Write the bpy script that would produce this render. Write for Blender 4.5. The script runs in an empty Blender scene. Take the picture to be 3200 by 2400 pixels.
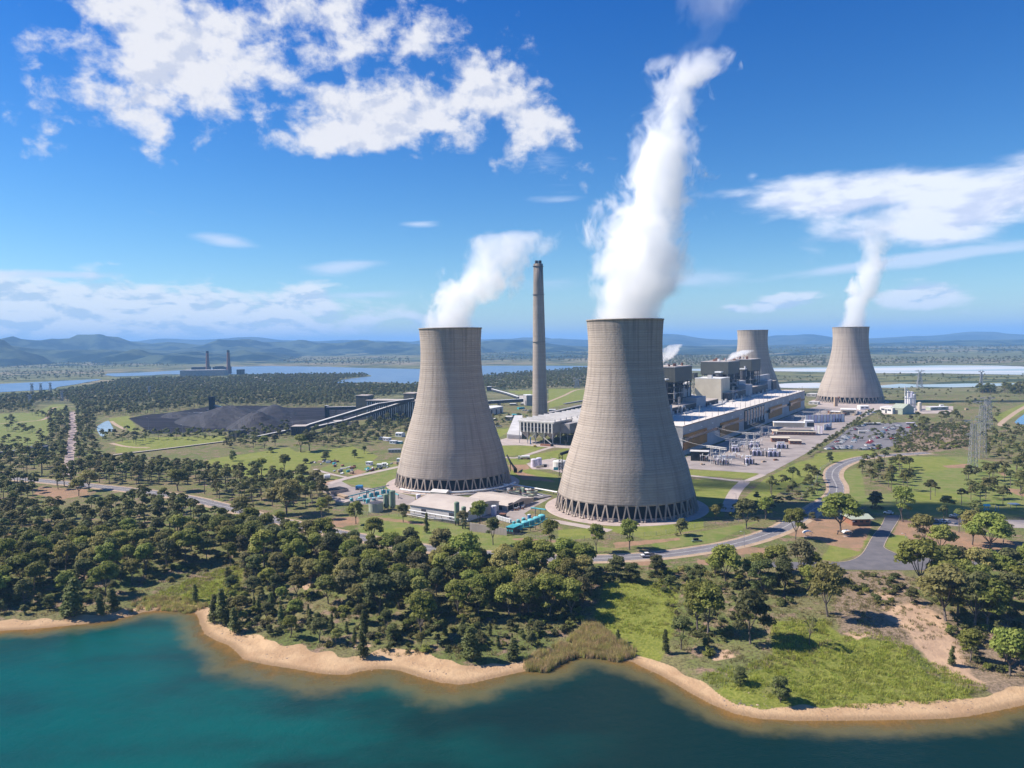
import bpy, math, random
import numpy as np
from mathutils import Vector, Matrix

# ---------------------------------------------------------------- camera
FPX, HCAM, HOR, ROLL = 2315.0, 116.0, 1067.6, 0.014     # focal length (px of a 3200 px wide frame), height (m), horizon row, roll
scene = bpy.context.scene
col = scene.collection
PITCH = math.atan((1200 - HOR) / FPX)
cam_data = bpy.data.cameras.new("camera")
cam_data.sensor_width = 36.0
cam_data.lens = FPX / 3200.0 * 36.0
cam_data.clip_start = 1.0
cam_data.clip_end = 90000.0
cam = bpy.data.objects.new("camera", cam_data)
col.objects.link(cam)
CAM_M = Matrix.Rotation(math.radians(90) - PITCH, 4, 'X') @ Matrix.Rotation(-ROLL, 4, 'Z')
cam.matrix_world = Matrix.Translation((0, 0, HCAM)) @ CAM_M
scene.camera = cam

# ---------------------------------------------------------------- sun, sky, exposure
SUN_AZ, SUN_EL = math.radians(171), math.radians(43)     # math angle of the direction to the sun, elevation
sd = Vector((math.cos(SUN_AZ) * math.cos(SUN_EL), math.sin(SUN_AZ) * math.cos(SUN_EL), math.sin(SUN_EL)))
sun_l = bpy.data.lights.new("sun", 'SUN')
sun_l.energy = 5.0
sun_l.angle = math.radians(0.53)
sun_l.color = (1.0, 0.91, 0.79)
sun = bpy.data.objects.new("sun", sun_l)
sun.rotation_euler = sd.to_track_quat('Z', 'Y').to_euler()
sun.location = sd * 800
col.objects.link(sun)

scene.view_settings.view_transform = 'Standard'
scene.view_settings.look = 'None'
scene.view_settings.exposure = 0.75
scene.view_settings.gamma = 1.0
scene.view_settings.use_curve_mapping = False
scene.render.engine = 'CYCLES'
cy = scene.cycles
cy.use_denoising = True
cy.max_bounces = 16
cy.diffuse_bounces = 3
cy.glossy_bounces = 2
cy.transmission_bounces = 3
cy.volume_bounces = 14
cy.transparent_max_bounces = 12
cy.volume_max_steps = 400
cy.volume_step_rate = 1.0
cy.caustics_reflective = False
cy.caustics_refractive = False


class N:
 """small node-tree helper"""
 def __init__(self, tree):
  self.t = tree
  self.n = tree.nodes
  self.l = tree.links

 def new(self, kind, **kw):
  n = self.n.new(kind)
  for k, v in kw.items():
   setattr(n, k, v)
  return n

 def put(self, sock, v):
  if v is None:
   return
  if isinstance(v, (int, float)):
   sock.default_value = v
  elif isinstance(v, (tuple, list, Vector)):
   if len(sock.default_value) == 4 and len(v) == 3:
    v = (*v, 1)
   sock.default_value = v
  else:
   self.l.new(v, sock)

 def math(self, op, a, b=None, c=None, clamp=False):
  n = self.new('ShaderNodeMath', operation=op)
  n.use_clamp = clamp
  for i, v in enumerate((a, b, c)):
   if v is not None:
    self.put(n.inputs[i], v)
  return n.outputs[0]

 def vmath(self, op, a, b=None, out=0):
  n = self.new('ShaderNodeVectorMath', operation=op)
  self.put(n.inputs[0], a)
  if b is not None:
   self.put(n.inputs[1], b)
  return n.outputs[out]

 def mix(self, f, a, b):
  n = self.new('ShaderNodeMix', data_type='RGBA')
  self.put(n.inputs[0], f)
  self.put(n.inputs[6], a)
  self.put(n.inputs[7], b)
  return n.outputs[2]

 def noise(self, vec, scale, detail=4.0, rough=0.55, dist=0.0, dim='3D'):
  n = self.new('ShaderNodeTexNoise')
  n.noise_dimensions = dim
  if vec is not None:
   self.l.new(vec, n.inputs['Vector'])
  n.inputs['Scale'].default_value = scale
  n.inputs['Detail'].default_value = detail
  n.inputs['Roughness'].default_value = rough
  n.inputs['Distortion'].default_value = dist
  return n.outputs[0]

 def ramp(self, f, lo, hi, a=0.0, b=1.0, smooth=True):
  n = self.new('ShaderNodeMapRange')
  n.interpolation_type = 'SMOOTHSTEP' if smooth else 'LINEAR'
  self.put(n.inputs[0], f)
  self.put(n.inputs[1], lo)
  self.put(n.inputs[2], hi)
  self.put(n.inputs[3], a)
  self.put(n.inputs[4], b)
  return n.outputs[0]

 def scalevec(self, vec, s):
  return self.vmath('MULTIPLY', vec, s)


def build_world():
 w = bpy.data.worlds.new("World")
 scene.world = w
 w.use_nodes = True
 t = w.node_tree
 t.nodes.clear()
 n = N(t)
 out = n.new('ShaderNodeOutputWorld')
 bg = n.new('ShaderNodeBackground')
 sky = n.new('ShaderNodeTexSky', sky_type='NISHITA')
 sky.sun_disc = False
 sky.sun_elevation = SUN_EL
 sky.sun_rotation = math.pi / 2 - SUN_AZ
 sky.altitude = 300
 sky.air_density = 1.0
 sky.dust_density = 0.3
 sky.ozone_density = 2.5
 STR = 0.10
 hs = n.new('ShaderNodeHueSaturation')
 hs.inputs['Saturation'].default_value = SKY_SAT
 hs.inputs['Value'].default_value = SKY_VAL
 n.l.new(sky.outputs[0], hs.inputs['Color'])
 tc = n.new('ShaderNodeTexCoord')
 d = tc.outputs['Generated']
 sep = n.new('ShaderNodeSeparateXYZ')
 n.l.new(d, sep.inputs[0])
 x, y, z = sep.outputs
 az = n.math('ARCTAN2', x, y)
 hd = n.math('SQRT', n.math('ADD', n.math('MULTIPLY', x, x), n.math('MULTIPLY', y, y)))
 el = n.math('ARCTAN2', z, hd)
 skycol = n.vmath('MULTIPLY', hs.outputs[0], n.mix(n.ramp(el, 0.0, 0.42, smooth=False), SKY_LOW, SKY_TINT))
 comb = n.new('ShaderNodeCombineXYZ')
 n.l.new(az, comb.inputs[0])
 n.l.new(el, comb.inputs[1])
 ae = comb.outputs[0]
 # cloud layer: sky direction projected on a plane overhead, so clouds flatten to the horizon
 zz = n.math('MAXIMUM', n.math('ADD', z, 0.10), 0.02)
 cp = n.new('ShaderNodeCombineXYZ')
 n.l.new(n.math('DIVIDE', x, zz), cp.inputs[0])
 n.l.new(n.math('DIVIDE', y, zz), cp.inputs[1])
 pl = cp.outputs[0]

 def blob(px, py, rx, ry, rot=0.0, k=1.0):
  m = n.new('ShaderNodeMapping', vector_type='TEXTURE')
  cx, ce = (px - 1600) / FPX, (HOR + (-ROLL) * (px - 1600) - py) / FPX
  m.inputs['Location'].default_value = (math.atan(cx), math.atan(ce * math.cos(math.atan(cx))), 0)
  m.inputs['Rotation'].default_value = (0, 0, rot)
  m.inputs['Scale'].default_value = (rx / FPX, ry / FPX, 1)
  n.l.new(ae, m.inputs['Vector'])
  L = n.vmath('LENGTH', m.outputs[0], out=1)
  return n.math('MULTIPLY', n.math('SUBTRACT', 1.0, L), k)

 def union(items):
  r = items[0]
  for b in items[1:]:
   r = n.math('MAXIMUM', r, b)
  return r

 # puffy cluster high up
 A = union([blob(600, 180, 330, 250, 0.35, 1.05), blob(760, 120, 300, 200, -0.4, 1.0), blob(1250, 370, 480, 130, 0.03, 1.25),
   blob(1150, 420, 300, 90, 0.08, 1.9), blob(1560, 330, 330, 170, -0.5, 0.8), blob(1080, 110, 450, 190, 0.0, 0.62), blob(380, 290, 130, 45, -0.35, 0.8),
   blob(1340, 140, 170, 120, 0.2, 0.8), blob(520, 400, 130, 100, 0.0, 0.6), blob(460, 30, 220, 70, 0.0, 0.8),
   blob(1650, 400, 230, 110, -0.35, 0.9), blob(420, 60, 160, 110, 0, 0.8), blob(500, 330, 260, 130, 0.2, 0.75)])
 nA = n.noise(n.scalevec(ae, (1.0, 1.35, 1.0)), 15.0, 7.0, 0.58, 0.12)
 nA2 = n.noise(n.scalevec(ae, (1.0, 1.2, 1.0)), 26.0, 6.0, 0.6, 0.2)
 shA = n.noise(n.vmath('ADD', n.scalevec(ae, (1.0, 1.35, 1.0)), (-0.010, 0.012, 0)), 15.0, 7.0, 0.58, 0.12)
 vA = n.math('ADD', n.math('ADD', n.math('MULTIPLY', n.math('SUBTRACT', nA, 0.5), 2.1), n.math('MULTIPLY', n.math('SUBTRACT', nA2, 0.51), 2.3)), n.math('MULTIPLY', n.math('MAXIMUM', A, -1.1), 1.15))
 nA3 = n.noise(ae, 5.5, 3.0, 0.5)
 vA = n.math('ADD', vA, n.math('MULTIPLY', n.math('SUBTRACT', nA3, 0.5), 1.1))
 cA = n.ramp(vA, 0.08, 0.95)
 # long bank at the right
 B = union([blob(2700, 610, 480, 80, 0.04, 1.2), blob(3050, 640, 480, 125, 0.14, 1.2), blob(2300, 618, 200, 24, 0.0, 0.35), blob(2720, 735, 280, 36, 0.03, 0.6)])
 nB = n.noise(n.scalevec(ae, (0.6, 1.6, 1.0)), 15.0, 6.0, 0.55, 0.2)
 shB = n.noise(n.vmath('ADD', n.scalevec(ae, (0.6, 1.6, 1.0)), (-0.01, 0.02, 0)), 15.0, 6.0, 0.55, 0.2)
 cB = n.ramp(n.math('ADD', n.math('MULTIPLY', n.math('SUBTRACT', nB, 0.5), 1.9), B), 0.1, 0.75)
 # thin layers
 Cm = union([blob(2850, 815, 600, 26, 0.075, 1.2), blob(2240, 865, 260, 40, 0.04, 0.7), blob(1320, 705, 90, 14, 0.0, 0.8), blob(720, 755, 130, 26, -0.1, 0.9), blob(1090, 835, 170, 30, 0.08, 1.0),
    blob(180, 860, 240, 16, 0.02, 0.9), blob(490, 668, 60, 12, -0.3, 0.4), blob(1760, 885, 230, 30, 0.0, 0.5), blob(1120, 925, 260, 18, 0.05, 0.6), blob(1760, 630, 110, 14, 0.0, 0.45), blob(2350, 560, 22, 18, 0, 0.5), blob(1720, 500, 120, 70, -0.7, 0.3)])
 nC = n.noise(n.scalevec(ae, (0.45, 2.6, 1.0)), 16.0, 6.0, 0.6, 0.3)
 cC = n.ramp(n.math('ADD', n.math('MULTIPLY', n.math('SUBTRACT', nC, 0.5), 1.5), n.math('MAXIMUM', Cm, -0.9)), 0.1, 0.9, 0.0, 0.72)
 # low cumulus bank on the left horizon and small puffs on the right
 D = union([blob(200, 985, 1150, 130, -0.02, 1.9), blob(-900, 960, 1000, 130, 0, 1.7), blob(900, 955, 260, 80, 0.05, 1.3), blob(2440, 945, 130, 32, 0.1, 1.5), blob(2870, 925, 160, 44, 0.02, 1.7), blob(2300, 965, 70, 20, 0, 1.2),
   blob(3300, 1000, 400, 30, 0, 0.3), blob(1330, 1000, 260, 45, 0, 0.5)])
 nD = n.noise(n.scalevec(ae, (1.0, 2.6, 1.0)), 17.0, 7.0, 0.55, 0.25)
 shD = n.noise(n.vmath('ADD', n.scalevec(ae, (1.0, 2.6, 1.0)), (-0.006, 0.026, 0)), 17.0, 7.0, 0.55, 0.25)
 cD = n.ramp(n.math('ADD', n.math('MULTIPLY', n.math('SUBTRACT', nD, 0.5), 2.6), D), 0.15, 0.9, 0.0, 0.95)

 def shade(base, off):
  return n.ramp(n.math('SUBTRACT', base, off), -0.12, 0.03)
 lit, dim = CLOUD_LIT, CLOUD_DIM
 colr = skycol
 S = 1.0 / STR
 def sc(c): return tuple(v * S for v in c)
 for cov, sh, l, dm in ((cD, shade(nD, shD), (0.53, 0.57, 0.61), (0.33, 0.42, 0.53)), (cC, 0.5, (0.46, 0.52, 0.63), (0.42, 0.49, 0.63)),
     (cB, shade(nB, shB), (0.55, 0.58, 0.66), (0.40, 0.45, 0.58)), (cA, shade(nA, shA), lit, dim)):
  c = n.mix(sh, sc(dm), sc(l))
  colr = n.mix(cov, colr, c)
 n.l.new(colr, bg.inputs['Color'])
 bg.inputs['Strength'].default_value = STR
 n.l.new(bg.outputs[0], out.inputs[0])


SKY_LOW = (0.92, 1.06, 1.12)
SKY_SAT, SKY_VAL, SKY_TINT = 1.30, 0.70, (0.22, 0.70, 1.16)
CLOUD_LIT, CLOUD_DIM = (0.52, 0.525, 0.56), (0.38, 0.41, 0.50)
build_world()

# ---------------------------------------------------------------- pixel rays -> places
CROPS = {'O': (0, 0, 0.69125), 'S': (0, 0, 1), 'A': (0, 1000, 2.765), 'B': (700, 1000, 2.765), 'C': (1200, 1000, 2.765), 'D': (1900, 1000, 2.765), 'E': (2400, 1000, 2.765),
  'F': (0, 1500, 2.765), 'G': (700, 1400, 2.765), 'H': (1400, 1500, 2.765), 'I': (2000, 1500, 2.765), 'J': (2400, 1500, 2.765),
  'K': (0, 1800, 1.3825), 'L': (1600, 1800, 1.3825), 'M1': (2050, 1250, 5.53), 'M2': (2400, 1180, 4.424), 'M3': (950, 1450, 3.16),
  'M4': (2050, 1100, 5.53), 'M5': (1450, 1150, 4.74), 'N': (2960, 1200, 5.53), 'Q': (550, 1060, 5.53), 'R': (1450, 1550, 4.9155), 'T': (2550, 1150, 3.403)}


def to_s(k, x, y):
 ox, oy, s = CROPS[k]
 return ox + x / s, oy + y / s


CM3 = CAM_M.to_3x3()


def ray(k, x, y):
 sx, sy = to_s(k, x, y)
 v = CM3 @ Vector((sx - 1600, 1200 - sy, -FPX))
 return v / v.y


def P(k, x, y, z=0.0):
 """where the line of sight through a photo point meets height z"""
 r = ray(k, x, y)
 t = (z - HCAM) / min(r.z, -1e-3)
 return Vector((r.x * t, r.y * t, z))


def Zat(k, x, y, ref):
 """height of a photo point that stands above the ground point ref"""
 r = ray(k, x, y)
 return HCAM + r.z * ref.y


# ---------------------------------------------------------------- terrain height
ZW = -7.0
_shore_px = [('S', -900, 1975), ('S', -300, 1972), ('K', 0, 238), ('K', 150, 230), ('K', 300, 215), ('K', 420, 203), ('K', 500, 190), ('K', 560, 175), ('K', 620, 157), ('K', 680, 150), ('K', 760, 150),
   ('K', 820, 152), ('K', 850, 168), ('K', 862, 210), ('K', 880, 250), ('K', 930, 280), ('K', 985, 300), ('K', 1020, 330), ('K', 1050, 362), ('K', 1150, 385), ('K', 1250, 400),
   ('K', 1400, 425), ('K', 1500, 428), ('K', 1560, 412), ('K', 1640, 402), ('K', 1720, 408), ('K', 1800, 435), ('K', 1900, 462), ('K', 1980, 470), ('K', 2040, 465), ('K', 2110, 448), ('K', 2212, 425),
   ('L', 60, 412), ('L', 150, 410), ('L', 200, 395), ('L', 240, 365), ('L', 300, 347), ('L', 380, 350), ('L', 450, 366), ('L', 520, 372), ('L', 560, 395), ('L', 640, 430), ('L', 700, 465), ('L', 770, 508),
   ('L', 860, 556), ('L', 960, 597), ('L', 1060, 618), ('L', 1200, 626), ('L', 1400, 628), ('L', 1600, 626), ('L', 1800, 622), ('L', 1950, 612), ('L', 2080, 588), ('L', 2212, 560),
   ('S', 3500, 2150), ('S', 4200, 2080)]
SHORE = np.array([(p.x, p.y) for p in (P(*a, z=ZW) for a in _shore_px)])


def seg_dist(px, py, poly, closed=False):
 pts = poly if not closed else np.vstack([poly, poly[:1]])
 d = np.full(px.shape, 1e9)
 for (ax, ay), (bx, by) in zip(pts[:-1], pts[1:]):
  vx, vy = bx - ax, by - ay
  L = vx * vx + vy * vy + 1e-9
  t = np.clip(((px - ax) * vx + (py - ay) * vy) / L, 0, 1)
  d = np.minimum(d, np.hypot(px - ax - t * vx, py - ay - t * vy))
 return d


def inside(px, py, poly):
 r = np.zeros(px.shape, bool)
 x0, y0 = poly[-1]
 for x1, y1 in poly:
  with np.errstate(divide='ignore', invalid='ignore'):
   c = ((y0 > py) != (y1 > py)) & (px < (x1 - x0) * (py - y0) / (y1 - y0 + 1e-12) + x0)
  r ^= c
  x0, y0 = x1, y1
 return r


LAND_POLY = np.vstack([SHORE, [(9000, SHORE[-1][1]), (9000, 90000), (-9000, 90000), (-9000, SHORE[0][1])]])


def shore_signed(px, py):
 d = seg_dist(px, py, SHORE)
 # beyond the last shore points the bank simply carries on sideways
 return np.where(inside(px, py, LAND_POLY), d, -d)


def sstep(t):
 t = np.clip(t, 0, 1)
 return t * t * (3 - 2 * t)


def vnoise(x, y, s, seed=0):
 """cheap smooth value noise, numpy"""
 x = x / s + seed * 17.3
 y = y / s - seed * 9.1
 xi, yi = np.floor(x), np.floor(y)
 fx, fy = sstep(x - xi), sstep(y - yi)

 def h(a, b):
  v = np.sin(a * 127.1 + b * 311.7 + seed * 7.7) * 43758.5453
  return v - np.floor(v)
 return (h(xi, yi) * (1 - fx) + h(xi + 1, yi) * fx) * (1 - fy) + (h(xi, yi + 1) * (1 - fx) + h(xi + 1, yi + 1) * fx) * fy


def bank_height(sdist, x, y):
 land = 0.6 * sstep(sdist / 7) + 0.9 * sstep((sdist - 8) / 5) + 5.5 * sstep((sdist - 10) / 72)
 nz = (vnoise(x, y, 23, 1) - 0.5) * 1.6 + (vnoise(x, y, 7, 2) - 0.5) * 0.7
 land = land + nz * sstep((sdist - 8) / 15) * (1 - sstep((sdist - 55) / 25))
 wet = np.maximum(0.10 * sdist, -9.0)
 return ZW + np.where(sdist > 0, land, wet)


def H_np(x, y):
 s = shore_signed(x, y)
 return bank_height(s, x, y)


def H(x, y):
 if y > 480:
  return 0.0
 return float(H_np(np.array([x]), np.array([y]))[0])


def PG(k, x, y):
 """photo point -> point on the ground itself"""
 r = ray(k, x, y)
 z = 0.0
 for _ in range(14):
  t = (z - HCAM) / min(r.z, -1e-3)
  z = 0.5 * z + 0.5 * H(r.x * t, r.y * t)
 return Vector((r.x * t, r.y * t, H(r.x * t, r.y * t)))


def poly_w(k, pts, z=0.0):
 return [P(k, x, y, z) for x, y in pts]


def smooth_line(pts, n=6, closed=False):
 """Catmull-Rom through points"""
 q = [Vector(p) for p in pts]
 out = []
 m = len(q)
 for i in range(m if closed else m - 1):
  p1, p2 = q[i], q[(i + 1) % m]
  p0 = q[i - 1] if (i > 0 or closed) else p1 * 2 - p2
  p3 = q[(i + 2) % m] if (i + 2 < m or closed) else p2 * 2 - p1
  for j in range(n):
   t = j / n
   out.append(0.5 * ((2 * p1) + (p2 - p0) * t + (2 * p0 - 5 * p1 + 4 * p2 - p3) * t * t + (3 * p1 - p0 - 3 * p2 + p3) * t ** 3))
 if not closed:
  out.append(q[-1])
 return out


# ---------------------------------------------------------------- objects
def tag(o, label=None, cat=None, group=None, kind=None):
 if label: o['label'] = label
 if cat: o['category'] = cat
 if group: o['group'] = group
 if kind: o['kind'] = kind
 return o


def thing(name, label, cat, loc=(0, 0, 0), rz=0.0, group=None, kind=None):
 o = bpy.data.objects.new(name, None)
 o.empty_display_size = 1.0
 o.location = loc
 o.rotation_euler = (0, 0, rz)
 col.objects.link(o)
 return tag(o, label, cat, group, kind)


class MB:
 """collects shapes (world coordinates) and links them as ONE mesh object"""
 def __init__(self):
  self.v, self.f, self.m, self.mi, self.mats, self.sm = [], [], [], 0, [], False

 def use(self, mat):
  if mat not in self.mats:
   self.mats.append(mat)
  self.mi = self.mats.index(mat)
  return self

 def add(self, vs, fs):
  b = len(self.v)
  self.v.extend([tuple(v) for v in vs])
  self.f.extend([tuple(i + b for i in f) for f in fs])
  self.m.extend([self.mi] * len(fs))
  return self

 def prism(self, pts, z0, z1):
  n = len(pts)
  a = sum(pts[i][0] * pts[(i + 1) % n][1] - pts[(i + 1) % n][0] * pts[i][1] for i in range(n))
  if a < 0:
   pts = pts[::-1]
  vs = [(p[0], p[1], z0) for p in pts] + [(p[0], p[1], z1) for p in pts]
  fs = [tuple(range(n))[::-1], tuple(range(n, 2 * n))] + [(i, (i + 1) % n, n + (i + 1) % n, n + i) for i in range(n)]
  return self.add(vs, fs)

 def box(self, c, s, rz=0.0):
  """c = centre of the base, s = sizes"""
  cs, sn = math.cos(rz), math.sin(rz)
  pts = []
  for sx, sy in ((-1, -1), (1, -1), (1, 1), (-1, 1)):
   x, y = sx * s[0] / 2, sy * s[1] / 2
   pts.append((c[0] + x * cs - y * sn, c[1] + x * sn + y * cs))
  return self.prism(pts, c[2], c[2] + s[2])

 def cone(self, p0, p1, r0, r1=None, n=10, caps=True):
  r1 = r0 if r1 is None else r1
  p0, p1 = Vector(p0), Vector(p1)
  d = (p1 - p0).normalized()
  a = d.orthogonal().normalized() if abs(d.z) < 0.999 else Vector((1, 0, 0))
  b = d.cross(a)
  vs = []
  for p, r in ((p0, r0), (p1, r1)):
   for i in range(n):
    t = 2 * math.pi * i / n
    vs.append(p + (a * math.cos(t) + b * math.sin(t)) * r)
  fs = [(i, (i + 1) % n, n + (i + 1) % n, n + i) for i in range(n)]
  if caps:
   fs += [tuple(range(n))[::-1], tuple(range(n, 2 * n))]
  return self.add(vs, fs)

 def bar(self, p0, p1, w, h=None):
  """rectangular bar between two points"""
  h = w if h is None else h
  p0, p1 = Vector(p0), Vector(p1)
  d = (p1 - p0).normalized()
  up = Vector((0, 0, 1)) if abs(d.z) < 0.95 else Vector((0, 1, 0))
  a = d.cross(up).normalized() * w / 2
  b = a.cross(d).normalized() * h / 2
  vs = [p + s * a + t * b for p in (p0, p1) for s, t in ((-1, -1), (1, -1), (1, 1), (-1, 1))]
  return self.add(vs, [(3, 2, 1, 0), (4, 5, 6, 7), (0, 1, 5, 4), (1, 2, 6, 5), (2, 3, 7, 6), (3, 0, 4, 7)])

 def dome(self, c, r, h, n=16, rows=4):
  vs = []
  for j in range(rows):
   t = j / rows * math.pi / 2
   for i in range(n):
    a = 2 * math.pi * i / n
    vs.append((c[0] + r * math.cos(t) * math.cos(a), c[1] + r * math.cos(t) * math.sin(a), c[2] + h * math.sin(t)))
  vs.append((c[0], c[1], c[2] + h))
  fs = [(j * n + i, j * n + (i + 1) % n, (j + 1) * n + (i + 1) % n, (j + 1) * n + i) for j in range(rows - 1) for i in range(n)]
  fs += [((rows - 1) * n + i, (rows - 1) * n + (i + 1) % n, len(vs) - 1) for i in range(n)]
  return self.add(vs, fs)

 def lathe(self, c, prof, n=32, flip=False):
  vs = []
  for r, z in prof:
   for i in range(n):
    a = 2 * math.pi * i / n
    vs.append((c[0] + r * math.cos(a), c[1] + r * math.sin(a), c[2] + z))
  fs = []
  for j in range(len(prof) - 1):
   for i in range(n):
    q = (j * n + i, j * n + (i + 1) % n, (j + 1) * n + (i + 1) % n, (j + 1) * n + i)
    fs.append(q[::-1] if flip else q)
  return self.add(vs, fs)

 def gable(self, c, s, h, rz=0.0, over=0.4):
  """pitched roof over a footprint, ridge along local x"""
  cs, sn = math.cos(rz), math.sin(rz)
  L, W = s[0] / 2 + over, s[1] / 2 + over
  loc = [(-L, -W, 0), (L, -W, 0), (L, W, 0), (-L, W, 0), (-L, 0, h), (L, 0, h)]
  vs = [(c[0] + x * cs - y * sn, c[1] + x * sn + y * cs, c[2] + z) for x, y, z in loc]
  return self.add(vs, [(0, 1, 5, 4), (2, 3, 4, 5), (1, 2, 5), (3, 0, 4), (3, 2, 1, 0)])

 def build(self, name, parent=None, smooth=False, **tags):
  me = bpy.data.meshes.new(name)
  off = parent_world(parent)
  vs = [tuple(off @ Vector(v)) for v in self.v] if off is not None else self.v
  me.from_pydata(vs, [], self.f)
  for m in self.mats:
   me.materials.append(m)
  if len(self.mats) > 1:
   me.polygons.foreach_set('material_index', self.m)
  if smooth:
   me.polygons.foreach_set('use_smooth', [True] * len(me.polygons))
  me.update()
  o = bpy.data.objects.new(name, me)
  col.objects.link(o)
  if parent is not None:
   o.parent = parent
  return tag(o, **tags) if tags else o


def parent_world(o):
 if o is None:
  return None
 m = Matrix.Identity(4)
 while o is not None:
  m = Matrix.Translation(o.location) @ o.rotation_euler.to_matrix().to_4x4() @ m
  o = o.parent
 return m.inverted()


KIDS = {}


def copy_tree(root, loc, rz=0.0, scale=1.0, label=None, group=None, kids=None):
 r = root.copy()
 col.objects.link(r)
 r.location = loc
 r.rotation_euler = (0, 0, rz)
 r.scale = (scale, scale, scale) if isinstance(scale, (int, float)) else scale
 if label: r['label'] = label
 if group: r['group'] = group
 for ch, sub in (kids if kids is not None else kids_of(root)):
  c = ch.copy()
  col.objects.link(c)
  c.parent = r
  for g in sub:
   d = g.copy()
   col.objects.link(d)
   d.parent = c
 return r


def kids_of(root):
 return [(c, list(c.children)) for c in root.children]


# ---------------------------------------------------------------- materials
def mat(name, c1, c2=None, scale=0.3, rough=0.8, metal=0.0, spec=0.3, bump=0.0, bscale=1.0, detail=4.0, stretch=None, rnd=0.0, contrast=(0.35, 0.65)):
 m = bpy.data.materials.new(name)
 m.use_nodes = True
 n = N(m.node_tree)
 b = m.node_tree.nodes['Principled BSDF']
 b.inputs['Roughness'].default_value = rough
 b.inputs['Metallic'].default_value = metal
 b.inputs['Specular IOR Level'].default_value = spec
 g = n.new('ShaderNodeNewGeometry')
 pos = g.outputs['Position']
 if stretch:
  pos = n.scalevec(pos, stretch)
 if c2 is None:
  c2 = tuple(v * 0.8 for v in c1)
 f = n.ramp(n.noise(pos, scale, detail), contrast[0], contrast[1])
 c = n.mix(f, c1, c2)
 if rnd:
  oi = n.new('ShaderNodeObjectInfo')
  hs = n.new('ShaderNodeHueSaturation')
  n.l.new(n.math('ADD', 1 - rnd / 2, n.math('MULTIPLY', oi.outputs['Random'], rnd)), hs.inputs['Value'])
  n.l.new(c, hs.inputs['Color'])
  c = hs.outputs[0]
 n.l.new(c, b.inputs['Base Color'])
 if bump:
  bn = n.new('ShaderNodeBump')
  bn.inputs['Distance'].default_value = bump
  bn.inputs['Strength'].default_value = 1.0
  n.l.new(n.noise(pos, bscale, 5.0), bn.inputs['Height'])
  n.l.new(bn.outputs[0], b.inputs['Normal'])
 return m


def mat_ribbed(name, c1, c2, pitch, axis, rough=0.6, depth=0.08, spec=0.35, dark=0.75):
 """profiled sheet: ribs run up the wall (axis = horizontal direction along it) as colour and bump"""
 m = mat(name, c1, c2, 0.06, rough, spec=spec)
 n = N(m.node_tree)
 b = m.node_tree.nodes['Principled BSDF']
 g = n.new('ShaderNodeNewGeometry')
 u = n.vmath('DOT_PRODUCT', g.outputs['Position'], axis, out=1)
 w = n.math('SINE', n.math('MULTIPLY', u, 2 * math.pi / pitch))
 old = b.inputs['Base Color'].links[0].from_socket
 f = n.ramp(w, -1, 1, dark, 1.0)
 c = n.vmath('SCALE', old)
 c.node.inputs['Scale'].default_value = 1
 n.l.new(f, c.node.inputs['Scale'])
 n.l.new(c, b.inputs['Base Color'])
 bn = n.new('ShaderNodeBump')
 bn.inputs['Distance'].default_value = depth
 n.l.new(w, bn.inputs['Height'])
 n.l.new(bn.outputs[0], b.inputs['Normal'])
 return m

# ================================================================ the land
def attr_mask(px, py, polys, soft=2.0):
 """0..1 mask of world polygons with soft edges"""
 r = np.zeros(px.shape)
 for k, pts, s in polys:
  w = np.array([(p.x, p.y) for p in (P(k, a, b) for a, b in pts)])
  pad = s + soft
  lo, hi = w.min(0) - pad * 3, w.max(0) + pad * 3
  sel = (px > lo[0]) & (px < hi[0]) & (py > lo[1]) & (py < hi[1])
  if not sel.any():
   continue
  x, y = px[sel], py[sel]
  d = seg_dist(x, y, w, True) * np.where(inside(x, y, w), 1, -1)
  r[sel] = np.maximum(r[sel], sstep(d / (2 * s) + 0.5))
 return r


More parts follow.
